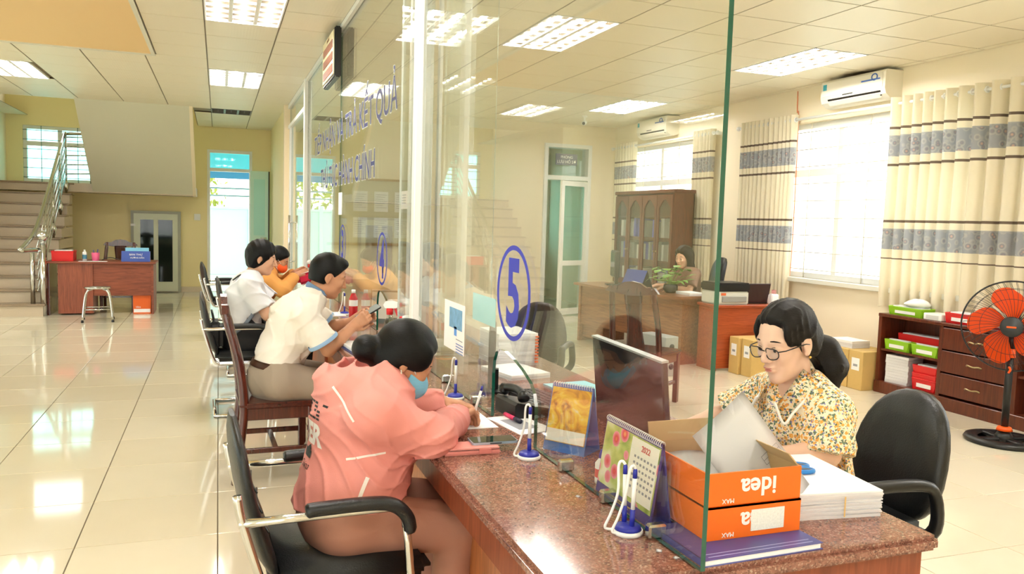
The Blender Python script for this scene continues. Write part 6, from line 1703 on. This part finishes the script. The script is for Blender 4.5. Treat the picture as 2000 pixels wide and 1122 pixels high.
WHITE_PRINT = mat('white_print', rgb(246, 236, 232), .6); BLACK_PRINT = mat('black_print', rgb(34, 30, 32), .6)
on_surface('jacket_lettering', text_mesh('VER', .088, ext=0, bold=.004), Mj @ TR(.0, .012, 0), dj, JK, WHITE_PRINT, JK)
on_surface('jacket_lettering', text_mesh('China', .03, ext=0), Mj @ TR(.02, -.085, 0), dj, JK, BLACK_PRINT, JK)
sq = MB(); rr = random.Random(3)
for i in range(7):
    for j in range(5):
        if rr.random() < .75-.05*j: x = -.07+i*.024; y = .062+j*.012; w_ = rr.uniform(.006, .011); sq.bm.faces.new([sq.bm.verts.new(q) for q in ((x-w_, y, 0), (x+w_, y, 0), (x+w_, y+.007, 0), (x-w_, y+.007, 0))])
on_surface('jacket_check_print', sq.build('tmp', None, mesh_only=True), Mj, dj, JK, BLACK_PRINT, JK, cuts=0)
lg = MB(); lg.bm.faces.new([lg.bm.verts.new(q) for q in ((-.035, -.035, 0), (.035, -.04, 0), (.04, -.062, 0), (-.02, -.062, 0))]); lg.bm.faces.new([lg.bm.verts.new(q) for q in ((-.01, -.035, 0), (.02, -.02, 0), (.028, -.035, 0), (.0, -.05, 0))])
on_surface('jacket_logo', lg.build('tmp', None, mesh_only=True), Mj, dj, JK, BLACK_PRINT, JK, off=.002, cuts=2)
def piping(pts, d, w_=.0035):
    n = 14; P_ = [Vector(p) for p in pts]; b = MB()
    cen = smooth_path(P_, 6); L = []
    dd = Vector(d).normalized()
    for i, p in enumerate(cen):
        t = (cen[min(i+1, len(cen)-1)]-cen[max(i-1, 0)]).normalized(); s_ = t.cross(dd).normalized(); L.append((b.bm.verts.new(p+s_*w_), b.bm.verts.new(p-s_*w_)))
    for (a1, a2), (b1, b2) in zip(L, L[1:]): b.bm.faces.new((a1, b1, b2, a2))
    on_surface('piping', b.build('tmp', None, mesh_only=True), Matrix.Identity(4), d, JK, WHITE_PRINT, JK, cuts=0, off=.002)
view = lambda x, y, z: (x, y, z-CAM_H)
piping([(.33, Y0-.1, .985), (.36, Y0-.13, .94), (.39, Y0-.17, .89)], (.25, .95, -.2))
piping([(.36, Y0-.2, .775), (.43, Y0-.2, .785), (.48, Y0-.2, .79)], (.1, 1, -.1))
piping([(.385, Y0-.2, .615), (.40, Y0-.2, .66), (.425, Y0-.2, .72)], (.1, 1, -.1), .006)
pen = thing('writing_pen', 'white and blue pen in the hand of the woman in pink', 'pen')
pw = np.array(Jp['wriR'])+A3(.075, .085, .0)
MB().tube([pw+A3(.0, .0, -.035), pw+A3(.028, -.01, .075)], .0048, 10).build('barrel', WHITE_PLASTIC, pen)
MB().tube([pw+A3(.028, -.01, .075), pw+A3(.0315, -.0113, .092)], [.005, .004], 10).build('cap', BLUE_PLASTIC, pen)
tag(MB().box(.80, .955, Y0+.12, Y0+.42, CT, CT+.0015).build('form_paper', PAPER), 'white form under the hands of the woman in pink', 'paper')

# ---------------- man in the white polo shirt
def hair_short(o, c, R, s, lo, hi):
    F = Field(np.array(c)-.19, np.array(c)+.19, .004)
    hair_base(F, c, R, s, .011, (.074, .062), .52)
    w = local(c, R, s); F.ell(w(.05, 0, .098), tuple(a*s for a in (.04, .06, .03)), R, .02)
    n = R@A3(.0, 0, -1); F.cut(w(0, 0, -.055), n)
    for q in (-1, 1): F.ell(w(.0, q*.09, -.012), tuple(a*s for a in (.028, .03, .034)), R, .008, 'sub')
    F.folds(.005, [(R@A3(1, .5, .3), .025), (R@A3(.4, 1, .3), .03)], .015, 8)
    F.build('hair', HAIR, o)
POLO = mat('cream_white_polo', rgb(244, 236, 226), .75, bump=.06, bscale=300); LBLUE = mat('light_blue_trim', rgb(150, 184, 222), .7)
Y0 = 4.76
Jm = dict(side=(0, 1, 0), fwd=(1, 0, 0), pelvis=(.30, Y0+.02, .565), waist=(.335, Y0+.02, .69), chest=(.425, Y0, .88), neck=(.525, Y0, 1.035), head=(.605, Y0, 1.155), hf=(.93, .06, -.34), hup=(.25, 0, 1),
          shR=(.45, Y0-.20, .965), elbR=(.585, Y0-.20, .752), wriR=(.74, Y0-.10, .868), shL=(.48, Y0+.20, .965), elbL=(.635, Y0+.2, .815), wriL=(.765, Y0+.09, .872),
          handR=((.75, .25, .5), (.2, -1, .1), -1, dict(curl=(.5, .7, .4), thumb=(.6, .3))), handL=((.85, -.1, .5), (.1, 1, .2), 1, dict(curl=(.55, .7, .4), thumb=(.6, .3))),
          hipR=(.34, Y0-.09, .555), hipL=(.34, Y0+.13, .555), kneeR=(.715, Y0-.12, .50), kneeL=(.72, Y0+.18, .50), ankR=(.50, Y0-.10, .10), ankL=(.56, Y0+.14, .10), toe=(.8, 0, 0))
def polo_open(T, J, R, Hc): T.ell(np.array(J['neck'])+A3(.03, 0, .045), (.072, .072, .06), None, .008, 'sub')
o, TP, Rm, Hm = person('man in a white polo shirt with light blue trim looking at a phone', Jm, SKIN_TAN, .0045,
    dict(name='polo_shirt', mat=POLO, infl=.022, sinf=.014, sleeve=.80, wide=1.4, hem=(A3(.32, Y0, .625), A3(-.2, 0, -1)), open=polo_open, folds=(.024, [((1, 0, .8), .10), ((.2, .8, 1), .13), ((1, 0, -.5), .08)], .03, 9)),
    dict(mat=mat('khaki_grey_trousers', rgb(158, 142, 126), .75, bump=.05, bscale=300), seed=5), None, male=True, hair=hair_short, hs=1.0, lips=LIP_D, foot=SKIN_TAN)
nk = np.array(Jm['neck']); rn = frame3((1, 0, -.45), (0, 0, 1))
MB().grid(lambda u, v: tuple(nk+A3(.01, 0, .018)+rn@A3((.076-.012*v)*math.cos(2*PI*u)-.006, (.078-.012*v)*math.sin(2*PI*u), .012+.036*v*(.75-.25*math.cos(2*PI*u)))), 28, 4, cu=True, thick=.004).build('collar', LBLUE, o)
for s in 'RL':
    sh, el = np.array(Jm['sh'+s], float), np.array(Jm['elb'+s], float); e = lerp(sh, el, .80); d = (el-sh)/np.linalg.norm(el-sh); fr = frame3(d, (0, 0, 1))
    MB().tube([e-d*.018, e-d*.005, e+d*.004], [.0895, .0925, .091], 28, cap=False).build('sleeve_band', LBLUE, o)
pz = np.array(Jm['pelvis']); 
bl = lerp(Jm['pelvis'], Jm['waist'], .58)
MB().grid(lambda u, v: tuple(np.array(bl)+A3(.147*math.cos(2*PI*u)*.98-.03*(v-.5)*-.6, .171*math.sin(2*PI*u), -.018+.036*v-.2*.14*math.cos(2*PI*u)*.9)), 40, 3, cu=True, thick=.004).build('belt', mat('brown_leather_belt', rgb(96, 60, 40), .4), o)
ph = thing('held_phone', 'black mobile phone held up in the hands of the man in the polo shirt', 'phone'); hp = np.array([.845, Y0+.0, .935])
ph.matrix_world = frame_M(tuple(hp), (.80, .10, .45), (-.2, .9, .15)) 
MB().prism(rrect(-.078, .078, -.037, .037, .01), 0, .009, 'Z').build('body', BLACK_PLASTIC, ph); MB().prism(rrect(-.074, .074, -.034, .034, .008), .009, .0096, 'Z').build('screen', mat('grey_screen', rgb(150, 160, 160), .05), ph)

# ---------------- young man with the shoulder bag
def hair_bowl(o, c, R, s, lo, hi):
    F = Field(np.array(c)-.2, np.array(c)+.2, .005); w = local(c, R, s)
    hair_base(F, c, R, s, .022, (.085, .045), .45)
    for q in (-1, 1):
        F.ell(w(-.045, q*.07, -.02), tuple(a*s for a in (.045, .022, .065)), R, .02); F.ell(w(.0, q*.095, -.015), tuple(a*s for a in (.024, .03, .034)), R, .008, 'sub')
    F.folds(.005, [(R@A3(.8, .5, .2), .03), (R@A3(.2, 1, .2), .035)], .012, 2); F.build('hair', HAIR, o)
SHIRT = mat('white_shirt', rgb(226, 226, 232), .7, bump=.06, bscale=300)
Y0 = 6.46
Jy = dict(side=(0, 1, 0), fwd=(1, 0, 0), pelvis=(.16, Y0, .555), waist=(.165, Y0, .68), chest=(.205, Y0, .87), neck=(.25, Y0, 1.015), head=(.315, Y0, 1.165), hf=(.95, -.16, -.22), hup=(.1, 0, 1),
          shR=(.21, Y0-.19, .96), elbR=(.345, Y0-.22, .745), wriR=(.56, Y0-.12, .80), shL=(.23, Y0+.19, .96), elbL=(.40, Y0+.2, .77), wriL=(.62, Y0+.1, .80),
          handR=((1, .25, -.1), (0, -.2, 1), 1, dict(curl=(.3, .4, .3))), handL=((1, -.3, -.1), (0, .2, 1), -1, dict(curl=(.3, .4, .3))),
          hipR=(.2, Y0-.10, .55), hipL=(.2, Y0+.10, .55), kneeR=(.62, Y0-.12, .51), kneeL=(.62, Y0+.14, .51), ankR=(.60, Y0-.12, .1), ankL=(.60, Y0+.14, .1), toe=(.8, 0, 0))
def shirt_open(T, J, R, Hc): T.ell(np.array(J['neck'])+A3(.035, 0, .04), (.07, .068, .06), None, .008, 'sub')
o, TY, Ry, Hy = person('young man in a white short sleeved shirt smiling at the far counter', Jy, SKIN, .0055,
    dict(name='shirt', mat=SHIRT, infl=.026, sinf=.016, sleeve=.78, wide=1.45, hem=(A3(.16, Y0, .56), A3(0, 0, -1)), open=shirt_open, folds=(.024, [((1, 0, .8), .09), ((.2, .8, 1), .12)], .03, 11)),
    dict(mat=mat('black_trousers', rgb(22, 22, 26), .8), seed=7), None, male=True, hair=hair_bowl, hs=1.0, lips=LIP_D)
MB().tube(smooth_path([(.10, Y0-.08, 1.0), (.17, Y0-.06, 1.045), (.25, Y0-.04, 1.015)], 6), .012, 8, flat=((0, 0, 1), .4)).build('bag_strap', BLACK_PLASTIC, o)
MB().tube(smooth_path([(.10, Y0-.2, .60), (.2, Y0-.235, .70), (.29, Y0-.2, .83)], 6), .014, 8, flat=((0, 1, 0), .4)).build('bag_strap', mat('grey_strap', rgb(110, 120, 136), .6), o)
bag = thing('shoulder_bag', 'black shoulder bag hanging behind the young man on his chair', 'bag', (-.0, Y0-.05, .475))
MB().box(-.08, .03, -.16, .12, 0, .22, bev=.035, seg=3).build('body', mat('black_nylon', rgb(18, 18, 20), .6, bump=.2, bscale=60), bag); MB().tube(smooth_path([(-.03, -.12, .2), (-.05, -.05, .30), (-.03, .06, .2)], 5), .008, 6).build('handle', BLACK_PLASTIC, bag)

# ---------------- woman with the orange mask
Y0 = 7.95
Jo = dict(side=(0, 1, 0), fwd=(1, 0, 0), pelvis=(.30, Y0, .55), waist=(.33, Y0, .67), chest=(.40, Y0, .83), neck=(.46, Y0, .96), head=(.535, Y0-.02, 1.075), hf=(.85, -.12, -.45), hup=(.3, 0, 1),
          shR=(.42, Y0-.18, .90), elbR=(.565, Y0-.22, .80), wriR=(.70, Y0-.06, .93), shL=(.44, Y0+.18, .9), elbL=(.60, Y0+.2, .82), wriL=(.70, Y0+.05, .95),
          handR=((.8, .1, .3), (0, -1, .2), -1, dict(curl=(.5, .6, .4))), handL=((.8, -.1, .3), (0, 1, .2), 1, dict(curl=(.5, .6, .4))),
          hipR=(.33, Y0-.1, .55), hipL=(.33, Y0+.1, .55), kneeR=(.72, Y0-.12, .5), kneeL=(.72, Y0+.12, .5), ankR=(.66, Y0-.1, .1), ankL=(.66, Y0+.12, .1), toe=(.8, 0, 0))
def hair_tied(o, c, R, s, lo, hi):
    F = Field(np.array(c)-.2, np.array(c)+.2, .005); hair_base(F, c, R, s, .014, (.07, .05), .6); w = local(c, R, s)
    F.ell(w(-.12, 0, -.03), tuple(a*s for a in (.035, .04, .04)), R, .02); F.build('hair', HAIR, o)
o, _, Ro, Ho = person('woman in a mustard jacket and orange mask beyond the young man', Jo, SKIN_TAN, .006,
    dict(name='jacket', mat=mat('mustard_jacket', rgb(226, 160, 84), .7), infl=.03, sleeve=1.9, cuff=True, hem=(A3(.3, Y0, .56), A3(0, 0, -1)), folds=(.010, [((1, 0, .8), .12), ((.2, .8, 1), .15)], .03, 13)),
    dict(mat=mat('maroon_trousers', rgb(150, 40, 40), .75), seed=9), None, hair=hair_tied, hs=.95, mouth=False)
mask(o, Ho, Ro, .95, mat('orange_mask', rgb(246, 96, 36), .7))
rb = thing('red_purse', 'crimson purse with a white slip held by the woman in mustard', 'purse', (.79, Y0-.02, .90))
MB().box(-.08, .10, -.06, .06, -.05, .05, bev=.025, seg=3, T=Matrix.Rotation(-.3, 4, 'Y')).build('body', mat('crimson_leather', rgb(196, 20, 60), .4), rb); MB().box(-.03, .05, -.05, .02, .052, .055, T=Matrix.Rotation(-.3, 4, 'Y')).build('slip', PAPER, rb)

# ---------------- clerk in the floral blouse
def floral_mat():
    m = mat('floral_blouse', rgb(240, 222, 170), .7)
    nt = m.node_tree; p = nt.nodes['Principled BSDF']; tc = nt.nodes.new('ShaderNodeTexCoord')
    def vor(sc, off):
        mp = nt.nodes.new('ShaderNodeMapping'); mp.inputs['Location'].default_value = off; nt.links.new(tc.outputs['Object'], mp.inputs[0])
        nz = nt.nodes.new('ShaderNodeTexNoise'); nz.inputs['Scale'].default_value = 60; nt.links.new(mp.outputs[0], nz.inputs['Vector'])
        mxv = nt.nodes.new('ShaderNodeMixRGB'); mxv.blend_type = 'ADD'; mxv.inputs[0].default_value = .016; nt.links.new(mp.outputs[0], mxv.inputs[1]); nt.links.new(nz.outputs['Color'], mxv.inputs[2])
        v = nt.nodes.new('ShaderNodeTexVoronoi'); v.inputs['Scale'].default_value = sc; nt.links.new(mxv.outputs[0], v.inputs['Vector']); return v
    cur = None
    for sc, off, thr, col in ((70, (0, 0, 0), .40, rgb(110, 130, 104)), (64, (3, 1, 2), .42, rgb(236, 170, 76)), (90, (7, 4, 2), .26, rgb(120, 120, 190)), (76, (5, 9, 1), .30, rgb(250, 214, 150)), (78, (1, 6, 8), .28, rgb(92, 112, 92)), (84, (8, 2, 5), .28, rgb(244, 226, 196))):
        v = vor(sc, off); lt = nt.nodes.new('ShaderNodeMath'); lt.operation = 'LESS_THAN'; lt.inputs[1].default_value = thr; nt.links.new(v.outputs['Distance'], lt.inputs[0])
        mx = nt.nodes.new('ShaderNodeMixRGB'); mx.inputs[2].default_value = col; nt.links.new(lt.outputs[0], mx.inputs[0])
        if cur is None: mx.inputs[1].default_value = rgb(246, 234, 206)
        else: nt.links.new(cur, mx.inputs[1])
        cur = mx.outputs[0]
    nt.links.new(cur, p.inputs['Base Color']); return m
def hair_pony(o, c, R, s, lo, hi):
    w = local(c, R, s); F = Field(np.array(c)-.28, np.array(c)+.26, .0045)
    hair_base(F, c, R, s, .011, (.066, .07), .74)
    for q in (-1, 1): F.ell(w(-.055, q*.055, -.005), tuple(a*s for a in (.045, .022, .06)), R, .02); F.ell(w(-.006, q*.09, -.016), tuple(a*s for a in (.03, .022, .036)), R, .004, 'sub')
    for q in (-1, 1): F.ell(w(.03, q*.062, .045), tuple(a*s for a in (.042, .014, .045)), R, .012); F.cone(w(.022, q*.069, .02), w(.012, q*.072, -.03), .008, .003, .006)
    F.cone(w(-.09, 0, -.03), w(-.12, .0, -.045), .03*s, .035*s, .02)
    pts = [w(-.12, .0, -.045), w(-.155, .012, -.085), w(-.16, .03, -.14), w(-.135, .04, -.195)]
    for i in range(3): F.cone(pts[i], pts[i+1], (.036, .05, .05)[i], (.05, .05, .025)[i], .02)
    F.folds(.006, [(R@A3(.3, 1, .2), .028), (R@A3(1, .3, .1), .03)], .02, 6); F.build('hair', HAIR_B, o)
Y0 = 2.125; XC = 1.805
Jc = dict(side=(0, -1, 0), fwd=(-1, 0, 0), pelvis=(XC+.16, Y0+.03, .565), waist=(XC+.11, Y0+.03, .70), chest=(XC+.035, Y0+.01, .885), neck=(XC-.005, Y0, 1.005), head=(XC-.06, Y0-.01, 1.145), hf=(-.93, -.16, -.26), hup=(-.1, 0, 1),
          shR=(XC+.01, Y0+.165, .93), elbR=(XC-.08, Y0+.25, .84), wriR=(XC-.235, Y0+.27, .80), shL=(XC+.03, Y0-.135, .93), elbL=(XC+.0, Y0-.165, .805), wriL=(XC-.21, Y0-.10, .797),
          handR=((-1, -.02, -.12), (0, .1, 1), -1, dict(curl=(.3, .4, .3), thumb=(.5, .2))), handL=((-.9, .45, -.08), (0, -.1, 1), 1, dict(curl=(.35, .4, .3))),
          hipR=(XC+.13, Y0+.12, .55), hipL=(XC+.13, Y0-.08, .55), kneeR=(XC-.22, Y0+.15, .50), kneeL=(XC-.22, Y0-.07, .50), ankR=(XC-.18, Y0+.13, .1), ankL=(XC-.18, Y0-.06, .1), toe=(-.8, 0, 0))
def blouse_open(T, J, R, Hc):
    n = np.array(J['neck']); T.cone(n+A3(-.02, 0, .06), n+A3(-.13, 0, -.09), .07, .03, .01, op='sub'); T.ell(n+A3(-.015, 0, .06), (.078, .074, .065), None, .01, 'sub')
FLORAL = floral_mat()
o, TC, Rc, Hc_ = person('clerk with glasses and a floral blouse sitting behind the counter', Jc, SKIN_PALE, .004,
    dict(name='blouse', mat=FLORAL, infl=.016, sinf=.020, sleeve=.98, wide=1.3, hem=(A3(XC, Y0, .56), A3(0, 0, -1)), open=blouse_open, folds=(.014, [((.4, 1, .5), .08), ((1, .2, .5), .10), ((.2, .8, 1), .06)], .03, 17), res=.0048),
    dict(mat=mat('black_skirt_trousers', rgb(28, 28, 34), .8), seed=12), None, hair=hair_pony, hs=1.0, long=1.08, jaw=.86, fwid=.86, lips=mat('rose_lips', rgb(200, 124, 116), .45))
nk = np.array(Jc['neck'])
for q in (-1, 1):      # pointed collar wings with a lace edge
    cw = MB(); cw.grid(lambda u, v: tuple(nk+A3(-.02-.085*u+.03*v*(1-u), q*(.058-.012*u+.055*v*(1-.25*u)), .055-.115*u-.035*v-.02*u*v)), 8, 5, thick=.004)
    cl = cw.build('collar_wing', FLORAL, o)
    MB().tube(smooth_path([tuple(nk+A3(-.02-.085*u+.03*(1-u)-.004, q*(.058-.012*u+.055*(1-.25*u)), .022-.115*u-.02*u)) for u in (0, .25, .5, .75, 1)]+[tuple(nk+A3(-.115, q*.046, -.055))], 6), .0045, 6).build('lace_edge', mat('white_lace', rgb(244, 242, 236), .8), cl)
# glasses
def glasses(o, c, R, s):
    T = TR(*c) @ Matrix([list(R[0]), list(R[1]), list(R[2])]).to_4x4(); fr = mat('black_spectacle_frame', rgb(24, 22, 30), .3)
    g = MB()
    for q in (-1, 1):
        pts = []
        for k_ in range(24):
            a = 2*PI*k_/24; ca, sa = math.cos(a), math.sin(a)
            pts.append((.112-.010*abs(ca*.6+.3*q*ca*q), q*.033+.026*(abs(ca)**.75)*(1 if ca > 0 else -1), -.004+.0185*(abs(sa)**.8)*(1 if sa > 0 else -1)))
        g.tube(pts, .0018, 6, closed=True)
        g.tube([(.105, q*.059, .004), (.085, q*.074, .004), (.0, q*.081, .0), (-.02, q*.081, -.008)], .0019, 6)
    g.tube([(.110, -.009, .003), (.113, 0, .006), (.110, .009, .003)], .0018, 6)
    g.rot(T); f = g.build('glasses', fr, o)
    ln = MB()
    for q in (-1, 1): ln.prism([(q*.033+.0245*math.cos(a), -.004+.017*math.sin(a)) for a in [2*PI*k_/20 for k_ in range(20)]], .1065, .1075, 'X')
    ln.rot(T); ln.build('lens', pane_mat('spectacle_lens', (.97, .98, .98, 1), .05, .5), f)
glasses(o, Hc_, Rc, 1.0)
MB().sphere(tuple(Hc_+Rc@A3(-.006, .084, -.046)), .005, 8, 6).build('earring', mat('gold', rgb(206, 170, 90), .25, 1), o)
ms = thing('computer_mouse', 'black mouse under the clerk\'s right hand', 'mouse', (XC-.39, Y0+.28, CT))
MB().sphere((0, 0, .0), .05, 16, 10, sc=(1, .6, .6)).build('shell', BLACK_PLASTIC, ms)

# ---------------- woman at the far desk
Y0 = 8.10; XC = 5.18
Jf = dict(side=(0, -1, 0), fwd=(-1, 0, 0), pelvis=(XC+.06, Y0, .56), waist=(XC+.06, Y0, .68), chest=(XC+.03, Y0, .87), neck=(XC, Y0, 1.0), head=(XC-.04, Y0, 1.135), hf=(-.93, -.3, -.12), hup=(0, 0, 1),
          shR=(XC, Y0+.18, .95), elbR=(XC-.1, Y0+.24, .77), wriR=(XC-.3, Y0+.15, .80), shL=(XC, Y0-.18, .95), elbL=(XC-.1, Y0-.24, .77), wriL=(XC-.30, Y0-.10, .80),
          handR=((-1, -.3, -.1), (0, .1, 1), -1, dict(curl=(.3, .4, .3))), handL=((-1, .3, -.1), (0, -.1, 1), 1, dict(curl=(.3, .4, .3))),
          hipR=(XC+.04, Y0+.1, .55), hipL=(XC+.04, Y0-.1, .55), kneeR=(XC-.36, Y0+.1, .5), kneeL=(XC-.36, Y0-.1, .5), ankR=(XC-.34, Y0+.1, .1), ankL=(XC-.34, Y0-.1, .1), toe=(-.8, 0, 0))
def hair_bob(o, c, R, s, lo, hi):
    F = Field(np.array(c)-.22, np.array(c)+.22, .006); hair_base(F, c, R, s, .024, (.068, .05), .5); w = local(c, R, s)
    for q in (-1, 1): F.cone(w(-.02, q*.08, .02), w(-.01, q*.095, -.12), .035, .045, .03)
    F.cone(w(-.07, 0, 0), w(-.07, 0, -.12), .07, .075, .03); F.ell(w(.05, 0, -.06), tuple(a*s for a in (.085, .062, .09)), R, .01, 'sub')
    F.folds(.006, [(R@A3(.5, 1, .2), .04)], .02, 3); F.build('hair', HAIR_B, o)
person('woman in a brown top with shoulder length hair at the far office desk', Jf, SKIN, .006,
    dict(name='blouse', mat=mat('brown_blouse', rgb(150, 116, 100), .7), infl=.02, sleeve=.75, wide=1.2, hem=(A3(XC, Y0, .56), A3(0, 0, -1)), open=blouse_open, folds=(.008, [((.4, 1, .5), .10)], .03, 19)),
    dict(mat=mat('dark_skirt_trousers', rgb(40, 36, 40), .8), seed=14), None, hair=hair_bob, hs=1.0)
